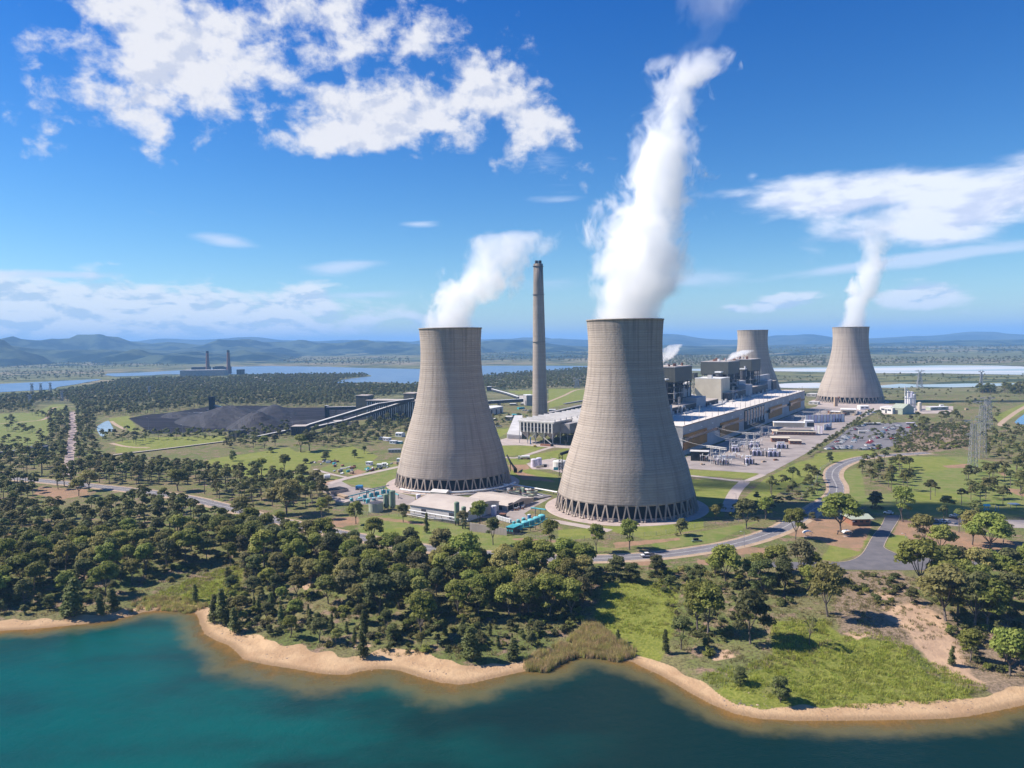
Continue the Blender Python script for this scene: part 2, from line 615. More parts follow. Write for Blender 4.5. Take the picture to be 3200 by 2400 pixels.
LAWN = [('B', [(-300, 1250), (-50, 1190), (250, 1150), (560, 1100), (620, 1140), (900, 1120), (1100, 1090), (1300, 1160), (1330, 1180), (1250, 1240), (1000, 1230), (760, 1220), (740, 1300), (560, 1330), (300, 1380), (0, 1300)], 2),
  ('C', [(1000, 1080), (1400, 1092), (1250, 1160), (1030, 1178)], 1), ('C', [(1230, 1175), (1620, 1100), (1620, 1260), (1280, 1200)], 1),
  ('C', [(945, 945), (1110, 935), (1010, 1012), (960, 1010)], 1), ('C', [(985, 1040), (1080, 1045), (990, 1075)], 1), ('C', [(1050, 1195), (1260, 1205), (1240, 1250), (1080, 1250)], 1),
  ('C', [(1100, 1290), (1240, 1280), (1500, 1340), (1520, 1480), (1350, 1480), (1060, 1440)], 2),
  ('D', [(660, 1290), (1310, 1320), (1230, 1370), (680, 1340)], 1), ('D', [(690, 1368), (1118, 1410), (1110, 1470), (1015, 1600), (1000, 1700), (700, 1700)], 1),
  ('D', [(1100, 1620), (1350, 1375), (1640, 1230), (1800, 1190), (2300, 1120), (2300, 1180), (1900, 1240), (1850, 1300), (1650, 1420), (1500, 1480), (1200, 1680)], 1.5),
  ('H', [(950, 430), (1220, 418), (1240, 500), (960, 530)], 1), ('H', [(1330, 400), (1640, 400), (2212, 330), (2212, 420), (1700, 510), (1400, 440)], 1.5),
  ('E', [(410, 1150), (840, 1128), (800, 1195), (560, 1240), (380, 1230)], 2), ('E', [(1040, 1210), (1250, 1180), (1500, 1180), (1700, 1250), (1400, 1320), (1100, 1280)], 8), ('E', [(1240, 1480), (1650, 1500), (1650, 1640), (1240, 1640)], 8),
  ('E', [(1950, 830), (2400, 640), (2400, 700), (2010, 900)], 2), ('C', [(1420, 600), (1760, 590), (1740, 690), (1430, 760)], 4), ('C', [(1060, 620), (1290, 610), (1290, 660)], 4),
  ('A', [(940, 850), (1110, 828), (1180, 930), (1235, 950), (1150, 985), (1080, 930), (970, 900)], 4), ('A', [(1000, 1055), (1300, 1015), (1950, 1000), (1960, 1050), (1000, 1150)], 4),
  ('I', [(1560, 690), (1640, 560), (1980, 500), (1900, 640), (1700, 705)], 3), ('J', [(1010, 570), (1060, 480), (1200, 470), (1260, 600), (1120, 640)], 3), ('G', [(1370, 700), (1720, 680), (1700, 830), (1350, 780)], 3)]
DULL = [('E', [(1040, 1210), (1250, 1180), (1700, 1180), (2300, 1290), (2300, 1700), (1240, 1700), (1020, 1380)], 6), ('B', [(1000, 1402), (1490, 1288), (1540, 1500), (1400, 1465), (1190, 1440)], 1.5), ('G', [(380, 290), (640, 220), (1000, 260), (870, 320), (640, 330)], 4), ('A', [(-300, 830), (0, 812), (300, 800), (450, 730), (560, 722), (600, 770), (430, 900), (400, 1090), (100, 1100), (-300, 1010)], 8),
  ('H', [(250, 470), (560, 480), (900, 520), (1500, 600), (1000, 640), (250, 600)], 4), ('H', [(1700, 510), (2212, 440), (2700, 350), (2300, 540), (1800, 600)], 3), ('M3', [(540, 540), (900, 490), (1500, 600), (1900, 680), (2212, 700), (2212, 850), (1700, 850), (900, 740), (540, 680)], 3),
  ('D', [(1660, 1420), (1850, 1310), (1930, 1245), (2050, 1230), (1860, 1330), (1830, 1400), (1900, 1600), (1700, 1560)], 3), ('E', [(640, 1310), (800, 1270), (860, 1600), (700, 1640), (640, 1450)], 4), ('B', [(820, 1290), (1000, 1210), (1500, 1220), (1490, 1290), (1160, 1350), (900, 1310)], 4),
  ('I', [(1900, 140), (2300, 100), (2300, 300), (2000, 290)], 4)]
DIRT = [('I', [(1290, 400), (1700, 270), (2000, 310), (1990, 420), (1900, 620), (1640, 560), (1560, 520), (1250, 470)], 3), ('J', [(1130, 340), (1250, 350), (1650, 440), (2300, 560), (2300, 700), (1500, 700), (1260, 600), (1200, 480), (1080, 470)], 3),
  ('C', [(1060, 1250), (1250, 1250), (1250, 1290), (1150, 1300), (1500, 1400), (1200, 1380)], 2), ('H', [(560, 500), (940, 520), (930, 540), (560, 520)], 1.0), ('H', [(1420, 540), (2000, 500), (2000, 520), (1450, 590)], 2), ('H', [(1560, 700), (1760, 700), (1740, 745), (1580, 730)], 1.5),
  ('I', [(490, 690), (640, 690), (640, 740), (500, 730)], 1.5), ('B', [(1060, 1330), (1160, 1290), (1230, 1310), (1150, 1345)], 1), ('B', [(760, 1400), (900, 1390), (1020, 1370), (880, 1430)], 2), ('M3', [(700, 520), (900, 540), (1200, 590), (1200, 610), (900, 570), (700, 540)], 1.0),
  ('M3', [(100, 540), (540, 520), (540, 600), (200, 640)], 4), ('E', [(1500, 1260), (1740, 1240), (1740, 1280), (1560, 1280)], 2), ('E', [(1960, 1310), (2100, 1320), (2040, 1350)], 2), ('E', [(2050, 1450), (2300, 1480), (2300, 1550), (2120, 1500)], 3), ('J', [(-300, 560), (100, 600), (60, 640), (-300, 640)], 2),
  ('F', [(330, 60), (760, 80), (760, 130), (500, 170), (300, 120)], 4), ('F', [(-300, 450), (100, 465), (60, 500), (-300, 500)], 3)]
BARE = [('J', [(900, 960), (1120, 980), (1060, 1040), (930, 1010)], 2), ('J', [(1480, 1330), (1660, 1500), (1900, 1620), (1700, 1600)], 3), ('I', [(560, 1370), (760, 1380), (840, 1440), (640, 1460)], 2), ('G', [(1000, 1560), (1300, 1600), (1150, 1630)], 2), ('J', [(1000, 1080), (1300, 1060), (1500, 1160), (1600, 1300), (1760, 1520), (1600, 1600), (1330, 1430), (1190, 1270), (1040, 1190)], 6), ('J', [(640, 1290), (900, 1300), (780, 1340)], 2), ('G', [(630, 1090), (780, 1130), (700, 1190)], 2), ('G', [(880, 1080), (1000, 1090), (940, 1150)], 2)]
LUSH = [('L', [(1120, 190), (1350, 190), (1420, 240), (1640, 260), (1780, 350), (1960, 430), (2060, 480), (1950, 540), (1500, 572), (1200, 545), (900, 490), (800, 440), (1000, 380), (1130, 340)], 3),
  ('H', [(1350, 880), (1650, 870), (2000, 900), (1960, 1200), (1880, 1380), (1500, 1310), (1200, 1200), (1420, 1100)], 4), ('F', [(1650, 860), (1900, 770), (2100, 720), (2060, 980), (1850, 1090), (1600, 1030), (1250, 1015)], 4),
  ('L', [(400, 30), (700, 30), (700, 200), (640, 300), (480, 300), (330, 190)], 4)]
SCRUB = [('J', [(640, 790), (1150, 790), (1300, 1000), (2300, 1500), (2300, 1900), (1700, 1560), (1250, 1380), (620, 1280), (560, 1100)], 5), ('E', [(1150, 1000), (1500, 880), (1740, 900), (1740, 1100), (1300, 1160), (1100, 1130)], 6)]
COAL = [('A', [(1108, 850), (1250, 820), (1480, 798), (1850, 742), (2300, 740), (2600, 765), (2600, 950), (2300, 960), (1900, 965), (1300, 985), (1230, 930)], 5), ('B', [(300, 760), (1230, 752), (1230, 860), (900, 890), (700, 940), (0, 965)], 5)]


def ground_material():
 m = bpy.data.materials.new("ground")
 m.use_nodes = True
 n = N(m.node_tree)
 b = m.node_tree.nodes['Principled BSDF']
 b.inputs['Roughness'].default_value = 0.95
 b.inputs['Specular IOR Level'].default_value = 0.1
 pos = n.new('ShaderNodeNewGeometry').outputs['Position']

 def ch(name):
  a = n.new('ShaderNodeAttribute')
  a.attribute_name = name
  s = n.new('ShaderNodeSeparateColor')
  n.l.new(a.outputs['Color'], s.inputs[0])
  return s.outputs
 r1, g1, b1 = ch('zone_a')      # lawn, dull grass, dirt
 r2, g2, b2 = ch('zone_b')      # bare, lush, scrub
 r3, g3, b3 = ch('zone_c')      # coal, shore sand, far
 n1 = n.noise(pos, 0.02, 6.0, 0.6)
 n2 = n.noise(pos, 0.12, 5.0, 0.6)
 n3 = n.noise(pos, 0.9, 4.0, 0.65)
 nf = n.noise(n.scalevec(pos, (0.35, 1.0, 1.0)), 0.0016, 8.0, 0.62)
 nf2 = n.noise(n.scalevec(pos, (0.5, 1.2, 1.0)), 0.012, 6.0, 0.6)
 # ordinary ground: dry grass, olive grass, reddish earth
 base = n.mix(n.ramp(n1, 0.4, 0.62), (0.135, 0.165, 0.048), (0.195, 0.18, 0.08))
 base = n.mix(n.ramp(n2, 0.48, 0.66), base, (0.27, 0.185, 0.135))
 base = n.mix(n.math('MULTIPLY', n.ramp(n3, 0.42, 0.66), 0.75), base, (0.065, 0.058, 0.034))
 # far country: paddocks and woodland patches
 far = n.mix(n.ramp(nf, 0.42, 0.6), (0.16, 0.165, 0.075), (0.24, 0.20, 0.13))
 far = n.mix(n.ramp(nf2, 0.47, 0.56), far, (0.045, 0.065, 0.035))
 c = n.mix(b3, base, far)
 lawn = n.mix(n.ramp(n2, 0.3, 0.7), (0.15, 0.185, 0.036), (0.215, 0.22, 0.06))
 lawn = n.mix(n.ramp(n1, 0.5, 0.75, 0, 0.6), lawn, (0.22, 0.22, 0.075))
 dull = n.mix(n.ramp(n2, 0.35, 0.65), (0.135, 0.18, 0.042), (0.20, 0.20, 0.075))
 dirt = n.mix(n.ramp(n2, 0.3, 0.7), (0.24, 0.165, 0.105), (0.33, 0.20, 0.13))
 dirt = n.mix(n.ramp(n1, 0.5, 0.7, 0, 0.5), dirt, (0.20, 0.18, 0.08))
 bare = n.mix(n.ramp(n2, 0.3, 0.7), (0.52, 0.36, 0.24), (0.38, 0.26, 0.18))
 lush = n.mix(n.ramp(n3, 0.3, 0.7), (0.12, 0.15, 0.024), (0.23, 0.235, 0.055))
 lush = n.mix(n.ramp(n2, 0.55, 0.75, 0, 0.7), lush, (0.22, 0.20, 0.09))
 scrub = n.mix(n.ramp(n3, 0.35, 0.65), (0.30, 0.22, 0.16), (0.16, 0.125, 0.08))
 coal = n.mix(n.ramp(n.noise(n.scalevec(pos, (0.25, 1.0, 1.0)), 0.06, 5.0), 0.4, 0.6), (0.008, 0.008, 0.013), (0.026, 0.024, 0.034))
 wob = n.math('MULTIPLY', n.math('SUBTRACT', n2, 0.5), 0.9)
 for mask, cc in ((g1, dull), (r1, lawn), (b1, dirt), (b2, scrub), (g2, lush), (r2, bare), (r3, coal)):
  c = n.mix(n.ramp(n.math('ADD', mask, wob), 0.3, 0.7), c, cc)
 sand = n.mix(n.ramp(n2, 0.3, 0.7), (0.52, 0.36, 0.215), (0.40, 0.26, 0.15))
 sand = n.mix(n.ramp(n3, 0.55, 0.75, 0, 0.5), sand, (0.40, 0.27, 0.18))
 wet = n.new('ShaderNodeSeparateXYZ')
 n.l.new(pos, wet.inputs[0])
 sand = n.mix(n.ramp(n.math('ADD', wet.outputs[2], n.math('MULTIPLY', n2, 0.5)), -6.75, -6.35, 0.75, 0.0), sand, (0.22, 0.145, 0.08))
 c = n.mix(n.ramp(n.math('ADD', g3, n.math('MULTIPLY', wob, 0.5)), 0.35, 0.6), c, sand)
 n.l.new(c, b.inputs['Base Color'])
 bn = n.new('ShaderNodeBump')
 bn.inputs['Distance'].default_value = 0.5
 n.l.new(n.noise(pos, 0.6, 6.0, 0.7), bn.inputs['Height'])
 n.l.new(bn.outputs[0], b.inputs['Normal'])
 return m


def build_ground():
 # far rows reach well past the hills
 rows = np.concatenate([np.linspace(90, 200, 12)[:-1], 200 * np.exp(np.linspace(0, math.log(1500 / 200), 400)), 1500 * np.exp(np.linspace(0, math.log(60000 / 1500), 110))[1:]])
 tx = np.tan(np.radians(np.linspace(-62, 62, 2))) * 0
 cols = np.concatenate([np.linspace(-2.2, -0.85, 40)[:-1], np.linspace(-0.85, 0.85, 520), np.linspace(0.85, 2.2, 40)[1:]])
 Y, T = np.meshgrid(rows, cols, indexing='ij')
 X = (Y + 30 * (Y < 400)) * T
 x, y = X.ravel(), Y.ravel()
 z = np.zeros_like(x)
 near = y < 560
 sd_ = np.full(x.shape, 999.0)
 sd_[near] = shore_signed(x[near], y[near])
 z[near] = bank_height(sd_[near], x[near], y[near])
 # shallow shelf in front of the middle beach
 sh = near & (sd_ < 0)
 m = 0.6 + 0.4 * sstep(np.abs(x[sh] + 62) / 60 - 0.55)
 z[sh] = ZW + np.maximum(0.10 * sd_[sh] * m, -9)
 # low relief far away
 farm = y > 4200
 z[farm] += 14 * (vnoise(x[farm], y[farm], 900, 4)) * sstep((y[farm] - 4200) / 2500)
 nr, nc = Y.shape
 idx = np.arange(nr * nc).reshape(nr, nc)
 f = np.stack([idx[:-1, :-1], idx[:-1, 1:], idx[1:, 1:], idx[1:, :-1]], -1).reshape(-1, 4)
 me = bpy.data.meshes.new("ground")
 me.vertices.add(len(x))
 me.vertices.foreach_set('co', np.stack([x, y, z], -1).astype(np.float32).ravel())
 me.loops.add(f.size)
 me.loops.foreach_set('vertex_index', f.astype(np.int32).ravel())
 me.polygons.add(len(f))
 me.polygons.foreach_set('loop_start', np.arange(0, f.size, 4, dtype=np.int32))
 me.polygons.foreach_set('loop_total', np.full(len(f), 4, dtype=np.int32))
 me.update(calc_edges=True)
 me.polygons.foreach_set('use_smooth', np.ones(len(f), bool))

 def put(name, a, b, c):
  at = me.color_attributes.new(name, 'FLOAT_COLOR', 'POINT')
  at.data.foreach_set('color', np.stack([a, b, c, np.ones_like(a)], -1).astype(np.float32).ravel())
 put('zone_a', attr_mask(x, y, LAWN), attr_mask(x, y, DULL), attr_mask(x, y, DIRT))
 put('zone_b', attr_mask(x, y, BARE), attr_mask(x, y, LUSH), attr_mask(x, y, SCRUB))
 edge = 9.0 + 7.0 * (1 - sstep(np.abs(x + 62) / 60 - 0.4)) + 8.0 * (vnoise(x, y, 26, 5) - 0.5) + 5.0 * (vnoise(x, y, 7, 8) - 0.5)
 put('zone_c', attr_mask(x, y, COAL), np.where(near, sstep((edge - sd_) / 2.5), 0), sstep((y - 1250) / 500))
 me.materials.append(ground_material())
 o = bpy.data.objects.new("ground", me)
 col.objects.link(o)
 tag(o, "grassy ground with lawns, dry earth and a sandy lake shore", kind='structure')
 return o


def water_material(name, deep, mid, sky_rough=0.06, wave=0.5, depth=True, bumpd=0.05):
 m = bpy.data.materials.new(name)
 m.use_nodes = True
 t = m.node_tree
 n = N(t)
 b = t.nodes['Principled BSDF']
 b.inputs['Roughness'].default_value = sky_rough
 b.inputs['IOR'].default_value = 1.33
 b.inputs['Specular IOR Level'].default_value = 0.20 if depth else 0.5
 pos = n.new('ShaderNodeNewGeometry').outputs['Position']
 f = n.ramp(n.noise(n.scalevec(pos, (1, 1.8, 1)), 0.011, 4.0, 0.55), 0.35, 0.68)
 c = n.mix(f, deep, mid)
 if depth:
  # sky reflection weakening to the east, painted in as darker water colour
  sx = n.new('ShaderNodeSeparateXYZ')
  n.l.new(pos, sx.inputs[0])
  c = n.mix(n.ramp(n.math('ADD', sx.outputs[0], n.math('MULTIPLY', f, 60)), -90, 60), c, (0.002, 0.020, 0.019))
 bn = n.new('ShaderNodeBump')
 bn.inputs['Distance'].default_value = bumpd
 bn.inputs['Strength'].default_value = 1.0
 n.l.new(n.math('ADD', n.noise(n.scalevec(pos, (1, 1.6, 1)), wave, 5.0, 0.65), n.math('MULTIPLY', n.noise(pos, wave * 0.15, 3.0), 2.0)), bn.inputs['Height'])
 n.l.new(bn.outputs[0], b.inputs['Normal'])
 if depth:
  a = n.new('ShaderNodeAttribute')
  a.attribute_name = 'depth'
  dep = n.math('ADD', a.outputs['Fac'], n.math('MULTIPLY', n.math('SUBTRACT', n.noise(pos, 0.07, 6.0, 0.65), 0.5), 2.2))
  # suspended sediment near the edge, clear teal further out
  c = n.mix(n.ramp(dep, 0.1, 2.0), (0.15, 0.125, 0.05), c)
  n.l.new(c, b.inputs['Base Color'])
  tr = n.new('ShaderNodeBsdfTransparent')
  tr.inputs[0].default_value = (0.85, 0.78, 0.58, 1)
  mx = n.new('ShaderNodeMixShader')
  n.l.new(n.ramp(dep, -0.3, 0.95), mx.inputs[0])
  n.l.new(tr.outputs[0], mx.inputs[1])
  n.l.new(b.outputs[0], mx.inputs[2])
  n.l.new(mx.outputs[0], t.nodes['Material Output'].inputs[0])
 else:
  n.l.new(c, b.inputs['Base Color'])
 return m


def build_lake():
 xs = np.concatenate([np.linspace(-2500, -330, 12)[:-1], np.linspace(-330, 330, 300), np.linspace(330, 2500, 12)[1:]])
 ys = np.concatenate([np.linspace(-500, 180, 8)[:-1], np.linspace(180, 370, 160)])
 Y, X = np.meshgrid(ys, xs, indexing='ij')
 x, y = X.ravel(), Y.ravel()
 s = -shore_signed(x, y)
 dep = s * 0.15 * (0.60 + 0.40 * sstep(np.abs(x + 62) / 60 - 0.55))
 dep = np.clip(dep, -1, 9)
 nr, nc = Y.shape
 idx = np.arange(nr * nc).reshape(nr, nc)
 f = np.stack([idx[:-1, :-1], idx[:-1, 1:], idx[1:, 1:], idx[1:, :-1]], -1).reshape(-1, 4)
 ok = (s[f] > -12).any(1)
 f = f[ok]
 me = bpy.data.meshes.new("lake_water")
 me.from_pydata(np.stack([x, y, np.full_like(x, ZW)], -1).tolist(), [], f.tolist())
 at = me.attributes.new('depth', 'FLOAT', 'POINT')
 at.data.foreach_set('value', dep.astype(np.float32))
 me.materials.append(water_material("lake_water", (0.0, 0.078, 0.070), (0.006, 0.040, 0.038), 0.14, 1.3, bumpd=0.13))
 o = bpy.data.objects.new("lake_water", me)
 col.objects.link(o)
 tag(o, "clear teal lake water lapping on the sandy shore", kind='structure')


def sheet(name, k, pts, z, m, label, n=0, closed=True):
 w = poly_w(k, pts) if k else [Vector(p) for p in pts]
 if n:
  w = smooth_line(w, n, closed=True)
 me = bpy.data.meshes.new(name)
 me.from_pydata([(p.x, p.y, z) for p in w], [], [tuple(range(len(w)))])
 if me.polygons[0].normal.z < 0:
  me.flip_normals()
 me.materials.append(m)
 o = bpy.data.objects.new(name, me)
 col.objects.link(o)
 return tag(o, label, kind='structure')


def strip_pts(line, off0, off1):
 """left and right edges of a band along a line"""
 a, b = [], []
 for i, p in enumerate(line):
  d = (line[min(i + 1, len(line) - 1)] - line[max(i - 1, 0)])
  d = Vector((d.x, d.y, 0)).normalized()
  nrm = Vector((-d.y, d.x, 0))
  a.append(p + nrm * off0)
  b.append(p + nrm * off1)
 return a, b


def band(mb, line, off0, off1, z, drape=False):
 a, b = strip_pts(line, off0, off1)
 vs = [(p.x, p.y, z + (H(p.x, p.y) if drape else 0)) for p in a] + [(p.x, p.y, z + (H(p.x, p.y) if drape else 0)) for p in b]
 n = len(a)
 fs = [(i, n + i, n + i + 1, i + 1) if off0 > off1 else (i, i + 1, n + i + 1, n + i) for i in range(n - 1)]
 return mb.add(vs, fs)


def dashes(mb, line, off, w, on, gap, z):
 acc, d = 0.0, []
 for p, q in zip(line[:-1], line[1:]):
  L = (q - p).length
  t = (q - p) / max(L, 1e-6)
  nr = Vector((-t.y, t.x, 0))
  s = 0.0
  while s < L:
   ph = (acc + s) % (on + gap)
   if ph < on:
    e = min(on - ph, L - s)
    a, b = p + t * s, p + t * (s + e)
    mb.add([(a + nr * (off - w / 2)).to_tuple()[:2] + (z,), (b + nr * (off - w / 2)).to_tuple()[:2] + (z,), (b + nr * (off + w / 2)).to_tuple()[:2] + (z,), (a + nr * (off + w / 2)).to_tuple()[:2] + (z,)], [(0, 1, 2, 3)])
    s += max(e, 0.05)
   else:
    s += max(on + gap - ph, 0.05)
  acc += L


M = {}
M['asphalt'] = mat("asphalt", (0.15, 0.14, 0.155), (0.19, 0.18, 0.185), 0.15, 0.9, bump=0.02, bscale=3)
M['asphalt_dark'] = mat("asphalt_dark", (0.115, 0.11, 0.12), (0.15, 0.14, 0.15), 0.15, 0.9)
M['concrete_pale'] = mat("concrete_paving", (0.42, 0.355, 0.32), (0.36, 0.30, 0.275), 0.12, 0.9)
M['yard'] = mat("yard_paving", (0.33, 0.285, 0.265), (0.25, 0.215, 0.20), 0.06, 0.9)
M['gravel'] = mat("gravel", (0.36, 0.28, 0.26), (0.28, 0.22, 0.2), 0.3, 0.95)
M['track'] = mat("dirt_track", (0.42, 0.31, 0.22), (0.34, 0.25, 0.17), 0.2, 0.95)
M['line'] = mat("road_paint", (0.72, 0.71, 0.68), (0.55, 0.54, 0.52), 0.5, 0.7)
M['kerb'] = mat("kerb", (0.46, 0.36, 0.27), (0.38, 0.30, 0.24), 0.4, 0.9)
M['white'] = mat("white_paint", (0.78, 0.78, 0.77), (0.68, 0.68, 0.68), 0.1, 0.5)
M['offwhite'] = mat("off_white_sheet", (0.60, 0.58, 0.56), (0.50, 0.48, 0.46), 0.08, 0.6)
M['cream'] = mat("cream_render", (0.56, 0.50, 0.40), (0.50, 0.44, 0.35), 0.1, 0.8)
M['tan_roof'] = mat("tan_roof", (0.48, 0.42, 0.37), (0.42, 0.36, 0.32), 0.1, 0.7)
M['steel'] = mat("galvanised_steel", (0.42, 0.42, 0.44), (0.32, 0.32, 0.34), 0.5, 0.5, metal=0.3)
M['darksteel'] = mat("dark_steel", (0.07, 0.07, 0.08), (0.045, 0.045, 0.055), 0.5, 0.6)
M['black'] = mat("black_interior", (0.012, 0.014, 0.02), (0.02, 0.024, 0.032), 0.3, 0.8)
M['olive'] = mat("olive_sheet", (0.085, 0.088, 0.072), (0.07, 0.072, 0.062), 0.05, 0.6)
M['glassdark'] = mat("dark_glass", (0.02, 0.03, 0.045), (0.03, 0.04, 0.06), 0.3, 0.15, spec=0.6)
M['teal'] = mat("teal_paint", (0.07, 0.38, 0.42), (0.05, 0.28, 0.33), 0.4, 0.5)
M['teal_lid'] = mat("teal_lid", (0.16, 0.52, 0.56), (0.12, 0.42, 0.47), 0.5, 0.5)
M['green_tank'] = mat("green_tank", (0.20, 0.27, 0.19), (0.16, 0.22, 0.16), 0.3, 0.6)
M['pale_green'] = mat("pale_green_tank", (0.38, 0.42, 0.33), (0.33, 0.36, 0.29), 0.3, 0.6)
M['lilac'] = mat("lilac_white_tank", (0.64, 0.60, 0.72), (0.56, 0.53, 0.64), 0.3, 0.5)
M['blue'] = mat("blue_paint", (0.05, 0.25, 0.5), (0.04, 0.2, 0.42), 0.4, 0.5)
M['red'] = mat("red_paint", (0.45, 0.05, 0.04), (0.35, 0.04, 0.04), 0.4, 0.4)
M['orange'] = mat("orange_sheet", (0.40, 0.155, 0.022), (0.33, 0.125, 0.02), 0.1, 0.65)
M['rust'] = mat("rusty_steel", (0.24, 0.11, 0.07), (0.16, 0.08, 0.06), 0.5, 0.8)
M['brick'] = mat("brown_brick", (0.30, 0.14, 0.09), (0.24, 0.12, 0.08), 0.5, 0.85)
M['rubber'] = mat("tyre_rubber", (0.02, 0.02, 0.02), (0.03, 0.03, 0.03), 1, 0.9)
M['coal'] = mat("coal", (0.012, 0.011, 0.015), (0.028, 0.025, 0.032), 0.12, 0.75, bump=0.5, bscale=0.4)
M['yellow'] = mat("yellow_paint", (0.6, 0.4, 0.05), (0.5, 0.33, 0.04), 0.5, 0.5)

build_ground()
build_lake()

# ---- distant water
M['farlake'] = water_material("distant_lake", (0.09, 0.15, 0.25), (0.14, 0.20, 0.29), 0.28, 0.02, False, 0.4)
M['ash'] = mat("pale_ash_water", (0.30, 0.40, 0.44), (0.55, 0.56, 0.57), 0.0022, 0.5, contrast=(0.42, 0.58), stretch=(0.4, 2, 1))
M['pond'] = water_material("pond", (0.04, 0.12, 0.25), (0.05, 0.15, 0.3), 0.1, 0.2, False, 0.05)
sheet("far_lake", 'A', [(-1500, 560), (-300, 556), (0, 553), (300, 538), (600, 524), (880, 511), (850, 522), (720, 545), (640, 560), (500, 580), (470, 596), (430, 602), (250, 612), (0, 626), (-1500, 660)], 0.7, M['farlake'], "pale arm of the reservoir at the far left")
sheet("far_lake", 'A', [(905, 478), (1000, 489), (1300, 480), (1420, 470), (1660, 472), (1940, 470), (2070, 470), (2300, 468), (2560, 470), (2940, 464), (3100, 470), (3200, 478), (3210, 488), (3050, 504),
      (2960, 518), (2890, 548), (3000, 545), (3240, 538), (3420, 545), (3650, 560), (3720, 555), (3900, 510), (4140, 485), (4330, 470), (4500, 463), (4540, 452), (4600, 446), (4800, 442), (5000, 430), (5150, 415), (5400, 405), (5000, 398), (4600, 396), (4200, 396), (3900, 402), (3650, 425), (3130, 415),
      (2840, 405), (2335, 398), (2000, 405), (1650, 430), (1200, 455), (930, 464)], 0.7, M['farlake'], "blue reservoir stretching across the plain before the hills")
sheet("ash_lake", 'E', [(-800, 425), (20, 415), (530, 411), (890, 402), (1200, 398), (1500, 392), (2000, 396), (2212, 404), (3500, 404), (3500, 500), (2212, 476), (1500, 463), (900, 461), (480, 452), (60, 444), (-800, 440)], 0.7, M['ash'], "pale ash pond behind the far cooling tower")
sheet("ash_channel", 'E', [(60, 562), (180, 548), (490, 546), (500, 586), (300, 590), (80, 584)], 0.5, M['ash'], "grey settling channel left of the steaming far tower", n=3)
sheet("ash_channel", 'E', [(940, 570), (1150, 552), (1300, 560), (1700, 550), (2400, 546), (2400, 556), (1800, 578), (1600, 584), (1350, 580), (1100, 588), (950, 586)], 0.5, M['ash'], "narrow grey channel right of the steaming far tower")
M['bright'] = water_material('bright_pond', (0.25, 0.32, 0.36), (0.33, 0.4, 0.43), 0.25, 0.2, False)
sheet("small_pond", 'A', [(835, 935), (870, 900), (935, 872), (960, 905), (982, 962), (905, 968), (900, 1003), (865, 1000)], 0.4, M['bright'], "small bright pond beside the coal yard", n=3)
sheet("corner_pond", 'E', [(2130, 885), (2165, 850), (2250, 790), (2600, 740), (2700, 930), (2250, 908), (2150, 900)], 0.4, M['pond'], "deep blue pond at the right behind the pylons")


# ---- roads, yards and paths
mainline = smooth_line([P('S', -900, 1440), P('S', -300, 1474), P('S', 100, 1500), P('S', 506, 1543), P('S', 690, 1580), P('S', 850, 1622), P('S', 1116, 1677), P('S', 1333, 1713), P('S', 1508, 1731), P('S', 1762, 1746), P('S', 2015, 1738), P('S', 2200, 1716),
      P('S', 2325, 1692), P('S', 2434, 1655), P('S', 2500, 1618), P('S', 2560, 1580), P('S', 2606, 1550), P('S', 2614, 1520), P('S', 2600, 1485), P('S', 2618, 1458), P('S', 2680, 1434), P('S', 2760, 1424), P('S', 2900, 1415)], 8)
mb = MB().use(M['asphalt'])
band(mb, mainline, -5.4, 5.4, 0.06)
tag(mb.build("road"), "grey two lane road curving past the cooling towers", kind='structure')
mb = MB().use(M['line'])
band(mb, mainline, -0.30, -0.16, 0.072)
band(mb, mainline, 0.16, 0.30, 0.072)
dashes(mb, mainline, -4.9, 0.14, 9.0, 3.0, 0.072)
dashes(mb, mainline, 4.9, 0.14, 9.0, 3.0, 0.072)
tag(mb.build("road_markings"), "white painted lines on the curving road", kind='structure')
mb = MB().use(M['track'])
band(mb, mainline, -9.0, -5.4, 0.045)
band(mb, mainline, 5.4, 7.5, 0.045)
tag(mb.build("road_verge"), "sandy shoulder along the curving road", kind='structure')

carpark_road = [('J', 430, 712), ('J', 620, 711), ('J', 700, 700), ('J', 770, 672), ('J', 830, 620), ('J', 905, 490), ('J', 980, 395), ('J', 1015, 320), ('J', 1030, 306), ('J', 1135, 306), ('J', 1128, 340), ('J', 1060, 450), ('J', 1003, 558), ('J', 1012, 592), ('J', 1108, 638), ('J', 1490, 690), ('J', 2212, 730), ('J', 2900, 760),
    ('J', 2900, 800), ('J', 2212, 770), ('J', 1600, 778), ('J', 1130, 780), ('J', 620, 775), ('J', 300, 775), ('J', -80, 740), ('J', -80, 705)]
sheet("access_road", None, [P(*a) for a in carpark_road], 0.07, M['asphalt_dark'], "grey forked access road above the lake bank")
kl = smooth_line([P(*a) for a in carpark_road[1:8]], 4)
mb = MB().use(M['kerb'])
for seg in (kl, smooth_line([P(*a) for a in carpark_road[9:15]], 4)):
 a, b = strip_pts(seg, 0.0, 0.35)
 for i in range(len(a) - 1):
  mb.add([(a[i].x, a[i].y, 0), (b[i].x, b[i].y, 0), (b[i + 1].x, b[i + 1].y, 0), (a[i + 1].x, a[i + 1].y, 0), (a[i].x, a[i].y, 0.14), (b[i].x, b[i].y, 0.14), (b[i + 1].x, b[i + 1].y, 0.14), (a[i + 1].x, a[i + 1].y, 0.14)],
   [(4, 5, 6, 7), (0, 1, 5, 4), (2, 3, 7, 6), (7, 4, 5, 6)[:0] or (1, 2, 6, 5)])
tag(mb.build("kerb"), "raised kerb edging the forked access road", kind='structure')
